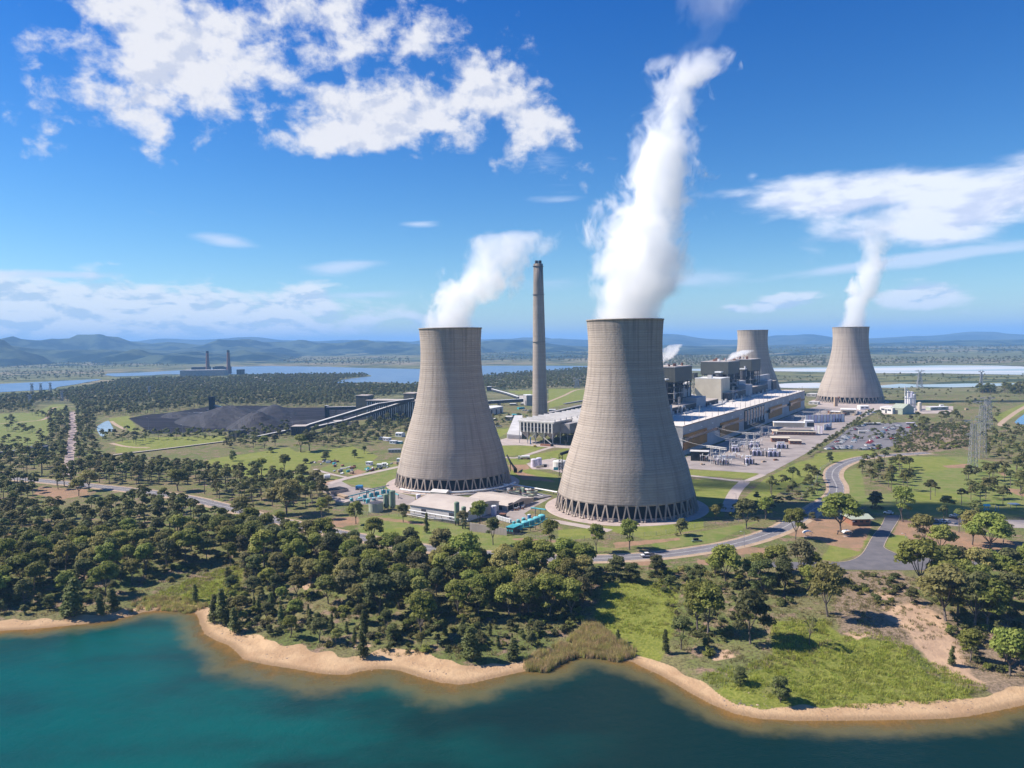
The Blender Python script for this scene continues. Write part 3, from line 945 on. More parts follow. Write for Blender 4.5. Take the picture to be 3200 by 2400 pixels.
sheet("side_parking", 'J', [(1400, 340), (1640, 330), (2300, 350), (2300, 300), (2700, 380), (2700, 430), (1640, 400), (1400, 385)], 0.08, M['yard'], "pale parking strip under the trees at the right")
sheet("switchyard_paving", 'D', [(560, 1230), (1705, 772), (1980, 700), (2300, 700), (2300, 800), (2160, 870), (1820, 1080), (1700, 1160), (1420, 1310), (1340, 1345), (1290, 1325), (700, 1285), (640, 1262)], 0.05, M['yard'], "pale paved yard along the turbine hall")
sheet("far_yard", 'E', [(420, 745), (960, 800), (1000, 815), (1600, 805), (1600, 745), (1300, 740), (700, 712), (450, 715)], 0.06, M['concrete_pale'], "pale yard in front of the steaming far tower")
sheet("staff_parking", 'E', [(470, 1110), (640, 985), (700, 930), (820, 900), (1270, 880), (1290, 930), (1210, 1020), (1080, 1090), (950, 1120)], 0.08, M['asphalt'], "grey car park full of staff cars")
mb = MB().use(M['concrete_pale'])
band(mb, smooth_line([P('D', 600, 1335), P('D', 900, 1365), P('D', 1160, 1392), P('D', 1260, 1368), P('D', 1340, 1335)], 5), -3.2, 3.2, 0.06)
band(mb, smooth_line([P('D', 1030, 1660), P('D', 1060, 1560), P('D', 1110, 1470), P('D', 1180, 1400)], 5), -4.5, 4.5, 0.065)
band(mb, smooth_line([P('H', 860, 345), P('H', 1000, 370), P('H', 1200, 405), P('H', 1400, 440)], 5), -3.5, 3.5, 0.06)
band(mb, smooth_line([P('C', 1020, 1185), P('C', 1150, 1190), P('C', 1300, 1145), P('C', 1460, 1098), P('C', 1620, 1092)], 5), -3.0, 3.0, 0.06)
band(mb, smooth_line([P('B', 900, 1415), P('B', 1060, 1368), P('B', 1250, 1325), P('B', 1540, 1262)], 5), -3.5, 3.5, 0.06)
band(mb, smooth_line([P('B', 780, 1288), P('B', 900, 1325), P('B', 1080, 1365)], 4), -2.0, 2.0, 0.055)
band(mb, smooth_line([P('C', 1480, 1195), P('C', 1420, 1215), P('C', 1380, 1262)], 4), -2.5, 2.5, 0.06)
tag(mb.build("service_road"), "pale concrete service roads winding between the towers", kind='structure')
sheet("service_yard", 'B', [(870, 1430), (1010, 1390), (1100, 1440), (1400, 1462), (1650, 1530), (1650, 1600), (1000, 1590), (930, 1540), (890, 1480)], 0.05, M['yard'], "pale yard beside the blue water treatment tanks")
sheet("workshop_yard", 'H', [(60, 300), (300, 230), (700, 200), (900, 140), (880, 160), (750, 230), (660, 290), (700, 330), (560, 380), (430, 330), (200, 330), (60, 360)], 0.05, M['yard'], "pale concrete yard in front of the tan workshop")
sheet("precipitator_yard", 'C', [(980, 1040), (1060, 1020), (1200, 1030), (1620, 1085), (1620, 1110), (1400, 1098), (1180, 1082), (1010, 1085)], 0.05, M['concrete_pale'], "pale concrete apron below the precipitators")
sheet("tank_pad", 'C', [(1230, 1240), (1420, 1200), (1620, 1230), (1560, 1330), (1430, 1290), (1280, 1290)], 0.05, M['concrete_pale'], "pale pad around the lilac tanks", n=0)
sheet("gravel_road", 'A', [(600, 792), (656, 792), (668, 1000), (640, 1180), (640, 1340), (540, 1340), (560, 1180), (590, 1000)], 0.06, M['gravel'], "straight gravel corridor running away between rows of trees")
mb = MB().use(M['track'])
for pts, w in (([P('E', 2400, 660), P('E', 2212, 755), P('E', 2080, 840), P('E', 2010, 905), P('E', 2100, 925), P('E', 2400, 935)], 3.5), ([P('C', 1400, 715), P('C', 1550, 655), P('C', 1650, 608), P('C', 1760, 590)], 3.5),
   ([P('A', 0, 895), P('A', 200, 880), P('A', 400, 850), P('A', 460, 760), P('A', 640, 745)], 3.0), ([P('A', 1510, 645), P('A', 1600, 622), P('A', 1700, 610), P('A', 1780, 600)], 7.0), ([P('A', 960, 1065), P('A', 1100, 1095), P('A', 1290, 1105)], 3.0),
   ([P('E', 120, 600), P('E', 500, 595), P('E', 940, 593), P('E', 1100, 593)], 3.0), ([P('B', 350, 1372), P('B', 450, 1350), P('B', 620, 1312), P('B', 700, 1290)], 2.0), ([P('A', 960, 875), P('A', 1010, 910), P('A', 1080, 945)], 3.0)):
 band(mb, smooth_line(pts, 5), -w, w, 0.05)
tag(mb.build("dirt_track"), "pale dirt tracks crossing the grass", kind='structure')


# ---- hills
def hill_material(name, a, b, sc):
 m = mat(name, a, b, sc, 0.95, spec=0.05, detail=7, contrast=(0.42, 0.56), stretch=(1, 1, 2.2))
 return m


def ridge(name, label, prof, depth, m, seed, rough=0.28, front=0.45):
 """prof: (photo x, photo y of the crest); the crest stands at depth and falls to the plain on both sides"""
 xs = [p[0] for p in prof]
 n = 260
 X = np.linspace(xs[0], xs[-1], n)
 top = np.interp(X, xs, [p[1] for p in prof])
 k = np.exp(-np.linspace(-2, 2, 7) ** 2)
 top = np.convolve(np.pad(top, 3, 'edge'), k / k.sum(), 'valid')
 rows = 26
 W = depth * front
 vs = []
 for j in range(rows):
  t = j / (rows - 1) * 1.5
  for i in range(n):
   r = ray('S', X[i], top[i])
   cz = HCAM + r.z * depth
   y = depth - W * (1 - t)
   xw = r.x * (depth + (y - depth) * 0.6)
   prof_h = sstep(t) if t <= 1 else 1 - sstep((t - 1) * 1.2)
   nz = (vnoise(np.array([xw]), np.array([y]), depth * 0.055, seed)[0] - 0.5) + 0.5 * (vnoise(np.array([xw]), np.array([y]), depth * 0.022, seed + 1)[0] - 0.5)
   hgt = cz * float(prof_h)
   ed = 4 * t * (1 - t) if t < 1 else 0
   vs.append((xw, y, hgt + nz * rough * max(cz, 10) * max(ed, 0.0) * 1.6 - (8 if j in (0, rows - 1) else 0)))
 fs = [(j * n + i, j * n + i + 1, (j + 1) * n + i + 1, (j + 1) * n + i) for j in range(rows - 1) for i in range(n - 1)]
 mb = MB().use(m)
 mb.add(vs, fs)
 tag(mb.build(name, smooth=True), label, kind='structure')


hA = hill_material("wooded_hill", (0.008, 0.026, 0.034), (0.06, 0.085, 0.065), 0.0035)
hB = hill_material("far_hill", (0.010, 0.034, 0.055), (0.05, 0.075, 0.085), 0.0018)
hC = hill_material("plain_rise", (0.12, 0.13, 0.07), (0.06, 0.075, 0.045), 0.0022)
ridge("far_mountains", "hazy blue mountain range along the horizon", [(-1500, 1080), (-600, 1078), (0, 1072), (150, 1075), (360, 1066), (430, 1068), (500, 1056), (620, 1063), (720, 1056), (820, 1062), (900, 1068), (1010, 1070), (1080, 1062), (1290, 1069), (1500, 1062), (1600, 1058), (1700, 1059), (1830, 1062), (1950, 1066), (2070, 1041), (2110, 1043), (2180, 1058),
             (2290, 1064), (2330, 1060), (2420, 1048), (2520, 1049), (2600, 1060), (2800, 1055), (2960, 1046), (3010, 1037), (3090, 1037), (3160, 1046), (3260, 1048), (3600, 1040), (4300, 1030)], 15000, hB, 3, 0.6, 0.25)
ridge("middle_hills", "blue green wooded hills beyond the reservoir", [(-1500, 1088), (-400, 1082), (0, 1076), (60, 1072), (180, 1069), (300, 1068), (335, 1060), (368, 1059), (410, 1068), (520, 1078), (610, 1082), (700, 1076), (790, 1075), (870, 1071), (960, 1066), (1000, 1072), (1080, 1078), (1200, 1074), (1300, 1076), (1420, 1079),
             (1500, 1068), (1560, 1060), (1620, 1063), (1720, 1075), (1800, 1082), (1950, 1085), (2080, 1077), (2160, 1082), (2300, 1082), (2600, 1074), (2800, 1071), (3050, 1062), (3300, 1060), (4300, 1050)], 9500, hA, 7, 1.1, 0.30)
ridge("near_hills", "dark wooded hills on the far side of the reservoir", [(-1500, 1100), (-300, 1095), (0, 1080), (80, 1090), (200, 1096), (330, 1093), (450, 1100), (560, 1108), (600, 1100), (625, 1093), (660, 1100), (700, 1112), (735, 1103), (800, 1099), (860, 1102), (920, 1115), (960, 1126), (1050, 1130), (1130, 1118), (1200, 1112), (1300, 1122), (1480, 1112), (1560, 1104),
            (1650, 1105), (1760, 1100), (1830, 1104), (2000, 1110), (2300, 1092), (2600, 1090), (2900, 1088), (3200, 1090), (4300, 1080)], 6200, hA, 11, 1.2, 0.24)

# ================================================================ cooling towers
def concrete_shell(name="ringed_concrete", soot=0.0):
 m = bpy.data.materials.new(name)
 m.use_nodes = True
 n = N(m.node_tree)
 b = m.node_tree.nodes['Principled BSDF']
 b.inputs['Roughness'].default_value = 0.9
 b.inputs['Specular IOR Level'].default_value = 0.15
 tc = n.new('ShaderNodeTexCoord').outputs['Object']
 s = n.new('ShaderNodeSeparateXYZ')
 n.l.new(tc, s.inputs[0])
 x, y, z = s.outputs
 ang = n.math('ARCTAN2', y, x)
 cyl = n.new('ShaderNodeCombineXYZ')
 n.l.new(n.math('MULTIPLY', n.math('SINE', ang), 34.0), cyl.inputs[0])
 n.l.new(n.math('MULTIPLY', n.math('COSINE', ang), 34.0), cyl.inputs[1])
 n.l.new(z, cyl.inputs[2])
 cv = cyl.outputs[0]
 # every pour of the climbing formwork has its own tone
 lift = n.math('FLOOR', n.math('DIVIDE', z, 1.55))
 wn = n.new('ShaderNodeTexWhiteNoise', noise_dimensions='1D')
 n.l.new(lift, wn.inputs['W'])
 pour = n.math('ADD', n.math('MULTIPLY', wn.outputs[0], 0.6), n.math('MULTIPLY', n.noise(n.scalevec(cv, (0.04, 0.04, 0.65)), 1.0, 4.0, 0.6), 0.9))
 c = n.mix(n.ramp(pour, 0.1, 1.35), (0.345, 0.290, 0.245), (0.415, 0.355, 0.305))
 # joints between pours
 fr = n.math('FRACT', n.math('DIVIDE', z, 1.55))
 joint = n.math('MULTIPLY', n.ramp(n.math('ABSOLUTE', n.math('SUBTRACT', fr, 0.5)), 0.36, 0.48), n.ramp(n.noise(n.scalevec(cv, (0.05, 0.05, 0.3)), 1.0, 3.0), 0.3, 0.6, 0.35, 1.0))
 c = n.mix(n.math('MULTIPLY', joint, 0.28), c, (0.14, 0.13, 0.13))
 # vertical shutter marks and rain streaks
 vr = n.math('SINE', n.math('MULTIPLY', ang, 132.0))
 c = n.mix(n.ramp(vr, 0.8, 1.0, 0.0, 0.04), c, (0.15, 0.14, 0.14))
 streak = n.noise(n.scalevec(cv, (0.35, 0.35, 0.018)), 1.0, 5.0, 0.65)
 c = n.mix(n.ramp(streak, 0.45, 0.72, 0.0, 0.62), c, (0.20, 0.17, 0.15))
 # weathering: darker damp belt near the foot, pale band above the legs
 foot = n.math('MULTIPLY', n.ramp(z, 14.0, 34.0, 1.0, 0.0), n.ramp(n.noise(n.scalevec(cv, (0.2, 0.2, 0.05)), 1.0, 4.0), 0.4, 0.62))
 c = n.mix(n.math('MULTIPLY', foot, 0.32), c, (0.17, 0.15, 0.14))
 topw = n.math('MULTIPLY', n.ramp(z, 112.0, 127.0), n.ramp(n.noise(n.scalevec(cv, (0.3, 0.3, 0.03)), 1.0, 4.0), 0.45, 0.6))
 c = n.mix(n.math('MULTIPLY', topw, 0.35), c, (0.16, 0.15, 0.145))
 if soot:
  sn = n.noise(n.scalevec(cv, (0.12, 0.12, 0.03)), 1.0, 4.0)
  c = n.mix(n.math('MULTIPLY', n.ramp(z, 165.0, 232.0), n.ramp(sn, 0.35, 0.6, 0.1, soot)), c, (0.06, 0.055, 0.055))
 n.l.new(c, b.inputs['Base Color'])
 bn = n.new('ShaderNodeBump')
 bn.inputs['Distance'].default_value = 0.18
 n.l.new(n.math('SUBTRACT', n.noise(cv, 0.5, 3.0), joint), bn.inputs['Height'])
 n.l.new(bn.outputs[0], b.inputs['Normal'])
 return m


M['shell'] = concrete_shell()
M['chimney'] = concrete_shell("sooty_concrete", 0.7)
M['leg'] = mat("leg_concrete", (0.42, 0.35, 0.29), (0.32, 0.27, 0.23), 0.3, 0.9)
M['apron'] = mat("apron_concrete", (0.46, 0.37, 0.33), (0.38, 0.31, 0.28), 0.15, 0.9, bump=0.02, bscale=2)
M['basin'] = mat("basin_wall", (0.44, 0.38, 0.35), (0.36, 0.31, 0.29), 0.25, 0.9)
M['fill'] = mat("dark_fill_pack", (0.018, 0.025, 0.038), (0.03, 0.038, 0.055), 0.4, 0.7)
PROF = [(11.0, 45.9), (14, 45.1), (20, 43.6), (29.7, 41.2), (40, 37.8), (48.8, 35.0), (58, 32.2), (68, 29.7), (82, 27.0), (92, 25.6), (103, 24.85), (112, 24.75), (120, 25.1), (127, 25.6)]
PZ, PR = np.array([p[0] for p in PROF]), np.array([p[1] for p in PROF])


def shell_r(z):
 # smooth interpolation through the measured profile
 i = int(np.clip(np.searchsorted(PZ, z) - 1, 0, len(PZ) - 2))
 def sl(j):
  j0, j1 = max(j - 1, 0), min(j + 1, len(PZ) - 1)
  return (PR[j1] - PR[j0]) / (PZ[j1] - PZ[j0])
 h = PZ[i + 1] - PZ[i]
 t = (z - PZ[i]) / h
 return ((2 * t ** 3 - 3 * t ** 2 + 1) * PR[i] + (t ** 3 - 2 * t ** 2 + t) * h * sl(i) + (-2 * t ** 3 + 3 * t ** 2) * PR[i + 1] + (t ** 3 - t ** 2) * h * sl(i + 1))


def cooling_tower(x, y, rs, zs, label, legs=True):
 t = thing("cooling_tower", label, "cooling tower", (x, y, 0), 0.0, "concrete cooling towers")
 zz = np.linspace(11, 127, 68)
 outer = [(shell_r(z) * rs, z * zs) for z in zz]
 ring0, top = outer[0], outer[-1]
 prof = [(ring0[0] - 0.9, ring0[1] - 0.9), (ring0[0] + 0.1, ring0[1] - 0.9)] + outer + [(top[0] + 0.35, top[1] + 0.05), (top[0] + 0.35, top[1] + 0.9), (top[0] - 0.7, top[1] + 0.9)]
 inner = [(r - 0.8, z) for r, z in outer[::-3]] + [(ring0[0] - 0.9, ring0[1] - 0.9)]
 mb = MB().use(M['shell'])
 mb.lathe((x, y, 0), prof + inner, 128)
 mb.build("shell", t, smooth=True)
 R, rb = 47.6 * rs, ring0[0] - 0.1
 zb = ring0[1] - 0.5
 mb = MB().use(M['apron'])
 mb.lathe((x, y, 0), [(R - 4, 0.30), (R + 7.2, 0.22), (R + 7.5, 0.0)], 96)
 mb.build("apron", t)
 mb = MB().use(M['basin'])
 mb.lathe((x, y, 0), [(R - 3.2, 0.3), (R - 3.2, 1.9), (R - 3.7, 1.9), (R - 3.7, 0.2)], 96)
 mb.build("basin_wall", t)
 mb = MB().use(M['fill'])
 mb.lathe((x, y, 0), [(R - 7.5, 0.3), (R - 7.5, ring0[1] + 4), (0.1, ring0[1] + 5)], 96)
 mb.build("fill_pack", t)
 if not legs:
  return t
 NP = 44
 pitch = 2 * math.pi / NP
 base = {}
 for s in (-1, 1):
  mb = MB().use(M['leg'])
  a = s * pitch * 0.36
  p0 = (R * math.cos(a), R * math.sin(a), 0.2)
  p1 = (rb * math.cos(s * 0.0065), rb * math.sin(s * 0.0065), zb)
  mb.bar(p0, p1, 0.85, 0.85)
  mb.bar((R * math.cos(a) - 0.5, R * math.sin(a), 0.2), (R * math.cos(a) + 0.4, R * math.sin(a), 1.2), 1.3, 1.3)
  me_o = mb.build("support_leg")
  base[s] = me_o.data
  bpy.data.objects.remove(me_o)
 for i in range(NP):
  for s in (-1, 1):
   o = bpy.data.objects.new("support_leg", base[s])
   col.objects.link(o)
   o.parent = t
   o.rotation_euler = (0, 0, i * pitch)
 return t


T1 = (-50.0, 610.0)
T2 = (78.4, 512.0)
T3 = (607.0, 1328.0)
T4 = (495.0, 1523.0)
cooling_tower(*T1, 1.0, 1.0, "second largest concrete cooling tower, left of the tall chimney, trailing white steam")
cooling_tower(*T2, 1.025, 129.3 / 127, "nearest and largest concrete cooling tower with a tall plume of steam rising from it")
cooling_tower(*T3, 1.19, 132.8 / 127, "distant steaming concrete cooling tower beyond the car park")
cooling_tower(*T4, 1.19, 132 / 127, "distant concrete cooling tower without steam, half hidden behind the boiler houses", False)

# ---------------------------------------------------------------- the chimney
CH = (42.5, 1140.0)
t = thing("chimney", "very tall slender concrete chimney between the two nearest cooling towers", "chimney", (*CH, 0))
mb = MB().use(M['chimney'])
mb.lathe((*CH, 0), [(12.0, 0), (11.4, 20), (10.7, 50), (10.0, 90), (9.4, 130), (8.6, 170), (7.8, 205), (7.2, 234), (6.6, 234), (6.6, 222), (0.1, 225)], 48)
mb.build("shaft", t, smooth=True)
mb = MB().use(M['darksteel'])
for z in (115, 187, 230):
 r = np.interp(z, [0, 130, 238], [11.9, 9.4, 7.2])
 mb.lathe((*CH, 0), [(r, z), (r + 1.3, z), (r + 1.3, z + 0.25), (r, z + 0.25)], 32)
mb.build("gallery", t)
mb = MB().use(M['black'])
mb.cone((CH[0] - 2.5, CH[1], 225), (CH[0] - 2.5, CH[1], 239), 2.6, 2.4, 14)
mb.cone((CH[0] + 2.8, CH[1], 225), (CH[0] + 2.8, CH[1], 239), 2.6, 2.4, 14)
mb.build("flue", t)

# ================================================================ power house
U = Vector((306, 468, 0)).normalized()
NV = Vector((-U.y, U.x, 0))
O0 = Vector((169, 732, 0))
URZ = math.atan2(U.y, U.x)


def F(s, t, z=0.0):
 p = O0 + U * s + NV * t
 return Vector((p.x, p.y, z))


def fbox(mb, s0, s1, t0, t1, z0, z1):
 q = [F(s0, t0), F(s1, t0), F(s1, t1), F(s0, t1)]
 return mb.prism([(p.x, p.y) for p in q], z0, z1)


M['facade'] = mat_ribbed("grey_facade_sheet", (0.42, 0.41, 0.42), (0.35, 0.345, 0.36), 1.6, tuple(U), depth=0.1, dark=0.82)
M['facade_low'] = mat_ribbed("pale_wall_sheet", (0.46, 0.46, 0.48), (0.38, 0.38, 0.41), 1.2, tuple(U), depth=0.1, dark=0.85)
M['orange_panel'] = mat_ribbed("orange_panel_sheet", (0.58, 0.25, 0.035), (0.48, 0.20, 0.03), 1.5, tuple(U), depth=0.15, dark=0.6)
M['louvre'] = mat_ribbed("dark_louvre_sheet", (0.075, 0.08, 0.095), (0.06, 0.062, 0.075), 1.4, tuple(U), depth=0.2, dark=0.55)
M['boiler_side'] = mat_ribbed("boiler_cladding", (0.082, 0.086, 0.074), (0.07, 0.074, 0.068), 1.2, tuple((U + NV).normalized()), depth=0.08, dark=0.8)
M['hall_roof'] = mat("hall_roof_sheet", (0.68, 0.63, 0.58), (0.56, 0.52, 0.48), 0.025, 0.7, stretch=(1, 1, 1), contrast=(0.3, 0.7))
M['bunker'] = mat("grey_bunker_wall", (0.40, 0.40, 0.42), (0.33, 0.33, 0.355), 0.06, 0.8)

th = thing("turbine_hall", "very long pale roofed turbine hall with orange panels and a dark ribbon window", "turbine hall", tuple(F(0, 0)))
HL, ZR = 560.0, 29.5
mb = MB().use(M['facade'])
fbox(mb, 0, HL, 0.6, 44, 0, ZR)
mb.build("wall", th)
mb = MB().use(M['facade'])
fbox(mb, 0, HL, 0.0, 0.6, 17.6, ZR)
mb.build("upper_fascia", th)
mb = MB().use(M['facade_low'])
fbox(mb, 0, HL, 0.25, 0.6, 0, 15.0)
mb.build("lower_wall", th)
mb = MB().use(M['glassdark'])
fbox(mb, 0, 245, -0.25, 0.6, 14.6, 17.6)
fbox(mb, 315, HL, -0.25, 0.6, 14.6, 17.6)
mb.build("ribbon_window", th)
mb = MB().use(M['hall_roof'])
fbox(mb, -0.5, HL + 0.5, -0.5, 44.5, ZR, ZR + 0.5)
for i in range(28):
 s = 10 + i * 20
 fbox(mb, s - 0.12, s + 0.12, -0.4, 44.4, ZR + 0.5, ZR + 0.62)
mb.build("roof", th)
mb = MB().use(M['rust'])
fbox(mb, -0.55, HL + 0.55, -0.62, -0.5, ZR - 0.2, ZR + 0.55)
mb.build("roof_edge", th)
# clerestory monitors on the back half of the roof
for i in range(6):
 mb = MB().use(M['offwhite'])
 s = 20 + i * 92
 fbox(mb, s, s + 60, 39, 43.5, ZR + 0.5, ZR + 2.4)
 mb.build("roof_monitor", th)


def s_of(k, x, y, t=0.0, z=0.0):
 """distance along the hall of a photo point on the facade plane (only its column matters)"""
 r = ray(k, x, y)
 # solve X/Y = r.x with X = O.x + U.x s + N.x t
 return (r.x * (O0.y + NV.y * t) - (O0.x + NV.x * t)) / (U.x - r.x * U.y)


ORANGE = [(650, 1080, 850, 1050), (968, 950, 1126, 930), (1388, 820, 1500, 800), (1565, 780, 1660, 760)]
for x0, y0, x1, y1 in ORANGE:
 s0, s1 = s_of('D', x0, y0), s_of('D', x1, y1)
 npan = max(3, int((s1 - s0) / 7))
 for j in range(npan):
  a, b = s0 + (s1 - s0) * j / npan, s0 + (s1 - s0) * (j + 1) / npan
  mb = MB().use(M['orange_panel'])
  fbox(mb, a + 0.05, b - 0.05, -0.9, 0.0, 5.5, 14.4)
  fbox(mb, a + 0.05, b - 0.05, -0.9, 0.0, 17.8, 20.8)
  mb.build("orange_panel", th)
 mb = MB().use(M['glassdark'])
 fbox(mb, s0 - 3, s0 + 8, -3.0, -0.92, 13.9, 18.2)
 mb.build("bay_window", th)
# tall glazed bay
g0, g1 = s_of('D', 1180, 850), s_of('D', 1350, 800)
mb = MB().use(M['black'])
fbox(mb, g0 - 1.5, g1 + 1.5, -0.5, 0.0, 3.0, 27.0)
mb.build("glazed_bay", th)
for i in range(7):
 a = g0 + (g1 - g0) * i / 7
 mb = MB().use(M['glassdark'])
 fbox(mb, a, a + (g1 - g0) / 7 - 3.4, -0.75, -0.5, 13, 26.0)
 mb.build("tall_window", th)
 mb = MB().use(M['offwhite'])
 fbox(mb, a + (g1 - g0) / 7 - 3.2, a + (g1 - g0) / 7 - 0.3, -1.3, -0.5, 8, 26.8)
 mb.build("pier", th)
# gable end details
mb = MB().use(M['facade_low'])
q = [F(-0.3, 0), F(0, 0), F(0, 44), F(-0.3, 44)]
mb.prism([(p.x, p.y) for p in q], 0, 14)
mb.build("end_wall", th)
# roof poles with wires
rnd = random.Random(4)
for i in range(26):
 s = 8 + i * 21.5
 mb = MB().use(M['darksteel'] if i % 5 == 0 else M['steel'])
 for dt in ((1.0,) if i % 2 else (1.0, 30.0)):
  a = F(s, dt)
  mb.cone((a.x, a.y, ZR), (a.x, a.y, ZR + 8.5), 0.28, 0.15, 6)
 mb.build("roof_mast", th)
# bright cap strips over the windows: crane rails and cable brackets on the fascia
for i in range(15):
 s = 18 + i * 36
 mb = MB().use(M['white'])
 fbox(mb, s, s + 3.5, -0.5, 0, 23.2, 24.2)
 mb.build("bracket", th)

# deaerator and bunker bay behind the hall
bb = thing("bunker_bay", "row of pale grey bunker blocks with dark louvred bays behind the turbine hall", "power station block", tuple(F(0, 50)))
mb = MB().use(M['bunker'])
fbox(mb, 0, HL, 44.5, 60, 0, 31)
mb.build("lower_wall", bb)
blocks = [(60, 100, 62), (168, 205, 50), (372, 414, 52), (520, 548, 50), (-10, 20, 50)]
sA = s_of('D', 655, 600, 46)
for x0, x1, zt, tt in ((490, 555, 42, 46), (650, 720, 56, 62), (765, 846, 44, 47), (1190, 1248, 47, 48), (1085, 1190, 52, 62), (1378, 1422, 47, 50), (1280, 1400, 55, 62)):
 s0, s1 = s_of('D', x0, 600, tt), s_of('D', x1, 600, tt)
 mb = MB().use(M['bunker'])
 fbox(mb, s0, s1, tt, 68, 20, zt)
 mb.build("block", bb)
for x0, x1, zt in ((555, 765, 38), (846, 950, 36.5), (1040, 1188, 41), (1248, 1378, 42), (1422, 1452, 45)):
 s0, s1 = s_of('D', x0, 640, 48), s_of('D', x1, 640, 48)
 mb = MB().use(M['louvre'])
 fbox(mb, s0, s1, 47.5, 64, 31.5, zt)
 mb.build("louvred_bay", bb)
 mb = MB().use(M['tan_roof'])
 fbox(mb, s0 - 0.3, s1 + 0.3, 47.2, 64.3, zt, zt + 0.5)
 mb.build("bay_roof", bb)
# curved ducts and small plant standing on the bay roof
for x in (655, 1110):
 s = s_of('D', x, 780, 45)
 mb = MB().use(M['steel'])
 pts = [F(s + 7 * math.cos(a), 45.5, 31 + 7 * math.sin(a)) for a in np.linspace(0, math.pi, 9)]
 for a, b in zip(pts[:-1], pts[1:]):
  mb.cone(a, b, 1.3, 1.3, 10)
 for dz in (0, 4, 8, 12, 16):
  for ds in (-16, -11):
   fbox(mb, s + ds, s + ds + 0.5, 45.5, 46, 30 + dz, 34 + dz)
  fbox(mb, s - 16.2, s - 10.5, 45.4, 46.1, 30 + dz, 30.4 + dz)
 mb.build("duct", bb)
for i in range(36):
 s = 15 + i * 15 + rnd.uniform(-5, 5)
 mb = MB().use(rnd.choice([M['steel'], M['offwhite'], M['darksteel']]))
 w = rnd.uniform(1.5, 5)
 fbox(mb, s, s + w, 45.0, 45.0 + rnd.uniform(1, 2), 31, 31 + rnd.uniform(1.2, 4.5))
 mb.build("plant_unit", bb)

# the cream tower
s0, s1 = s_of('D', 965, 550, 58), s_of('D', 1040, 550, 58)
ct = thing("cream_tower_block", "plain cream block standing between the dark boiler houses", "power station block", tuple(F(s0, 58)))
mb = MB().use(M['cream'])
fbox(mb, s0, s1, 56, 93, 0, 61)
mb.build("wall", ct)
mb = MB().use(M['white'])
fbox(mb, s0 - 0.2, s1 + 0.2, 55.8, 93.2, 61, 61.8)
mb.build("roof", ct)
mb = MB().use(M['offwhite'])
fbox(mb, s0 + 2, s0 + 7, 70, 76, 61.8, 66)
mb.build("stair_head", ct)


def boiler_house(s0, s1, label, t0=60, t1=100, seed=0):
 b = thing("boiler_house", label, "boiler house", tuple(F(s0, t0)), group="dark boiler houses above the turbine hall")
 r = random.Random(seed)
 mb = MB().use(M['boiler_side'])
 fbox(mb, s0, s1, t0, t1, 65, 82.5)
 mb.build("cladding", b)
 mb = MB().use(M['steel'])
 fbox(mb, s0 - 0.4, s1 + 0.4, t0 - 0.4, t1 + 0.4, 82.5, 83.3)
 mb.build("roof_edge", b)
 mb = MB().use(M['tan_roof'])
 fbox(mb, s0 + 0.6, s1 - 0.6, t0 + 0.6, t1 - 0.6, 83.3, 83.5)
 mb.build("roof", b)
 # open steel frame below
 for i in range(6):
  for j in range(4):
   s, tt = s0 + (s1 - s0) * (i + 0.1) / 5.2, t0 + (t1 - t0) * (j + 0.1) / 3.3
   mb = MB().use(M['darksteel'] if (i + j) % 3 else M['steel'])
   fbox(mb, s, s + 1.0, tt, tt + 1.0, 0, 65)
   mb.build("frame_post", b)
 for z in (30, 37, 44, 51, 58, 63.5):
  mb = MB().use(M['steel'] if z in (37, 51) else M['darksteel'])
  for j in range(4):
   tt = t0 + (t1 - t0) * (j + 0.1) / 3.3
   fbox(mb, s0, s1, tt + 0.1, tt + 0.7, z, z + 0.8)
  for i in range(6):
   s = s0 + (s1 - s0) * (i + 0.1) / 5.2
   fbox(mb, s + 0.1, s + 0.7, t0, t1, z + 0.05, z + 0.75)
  mb.build("platform", b)
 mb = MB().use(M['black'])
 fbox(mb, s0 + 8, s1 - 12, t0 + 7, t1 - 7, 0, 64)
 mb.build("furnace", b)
 for i in range(22):
  mb = MB().use(r.choice([M['olive'], M['darksteel'], M['steel'], M['glassdark'], M['olive'], M['darksteel']]))
  s, tt, z = r.uniform(s0 - 6, s1 - 18), r.uniform(t0 - 3, t1 - 10), r.uniform(28, 58)
  if i % 3 == 0:
   a = F(s, tt, z)
   c = F(s + r.uniform(-2, 8), tt + r.uniform(0, 8), z + r.uniform(4, 16))
   mb.cone(a, c, 1.5, 1.5, 10)
  else:
   fbox(mb, s, s + r.uniform(3, 9), tt, tt + r.uniform(2, 6), z, z + r.uniform(2, 8))
  mb.build("duct", b)
 # white topped vessel on the near end
 mb = MB().use(M['darksteel'])
 a = F(s0 - 9, t0 + 10, 45)
 mb.cone(a, (a.x, a.y, 66), 4.2, 4.8, 16)
 mb.build("vessel", b)
 mb = MB().use(M['white'])
 fbox(mb, s0 - 14, s0 - 3, t0 + 6, t0 + 15, 68, 69.6)
 mb.build("canopy", b)
 for i in range(7):
  s, tt = s0 + 4 + i * 7.5, t0 + r.uniform(4, 34)
  mb = MB().use(r.choice([M['white'], M['rust'], M['steel'], M['white']]))
  h = r.uniform(2, 4.5)
  if i % 2:
   a = F(s, tt, 83.4)
   mb.cone(a, (a.x, a.y, 83.4 + h), 1.3, 1.3, 10)
  else:
   fbox(mb, s, s + 4, tt, tt + 3, 83.4, 83.4 + h)
  mb.build("roof_vent", b)
 return b


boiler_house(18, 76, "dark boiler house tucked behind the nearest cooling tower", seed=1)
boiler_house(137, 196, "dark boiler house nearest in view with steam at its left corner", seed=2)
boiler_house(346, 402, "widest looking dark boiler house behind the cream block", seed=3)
boiler_house(465, 519, "farthest dark boiler house in front of the steamless tower", seed=4)
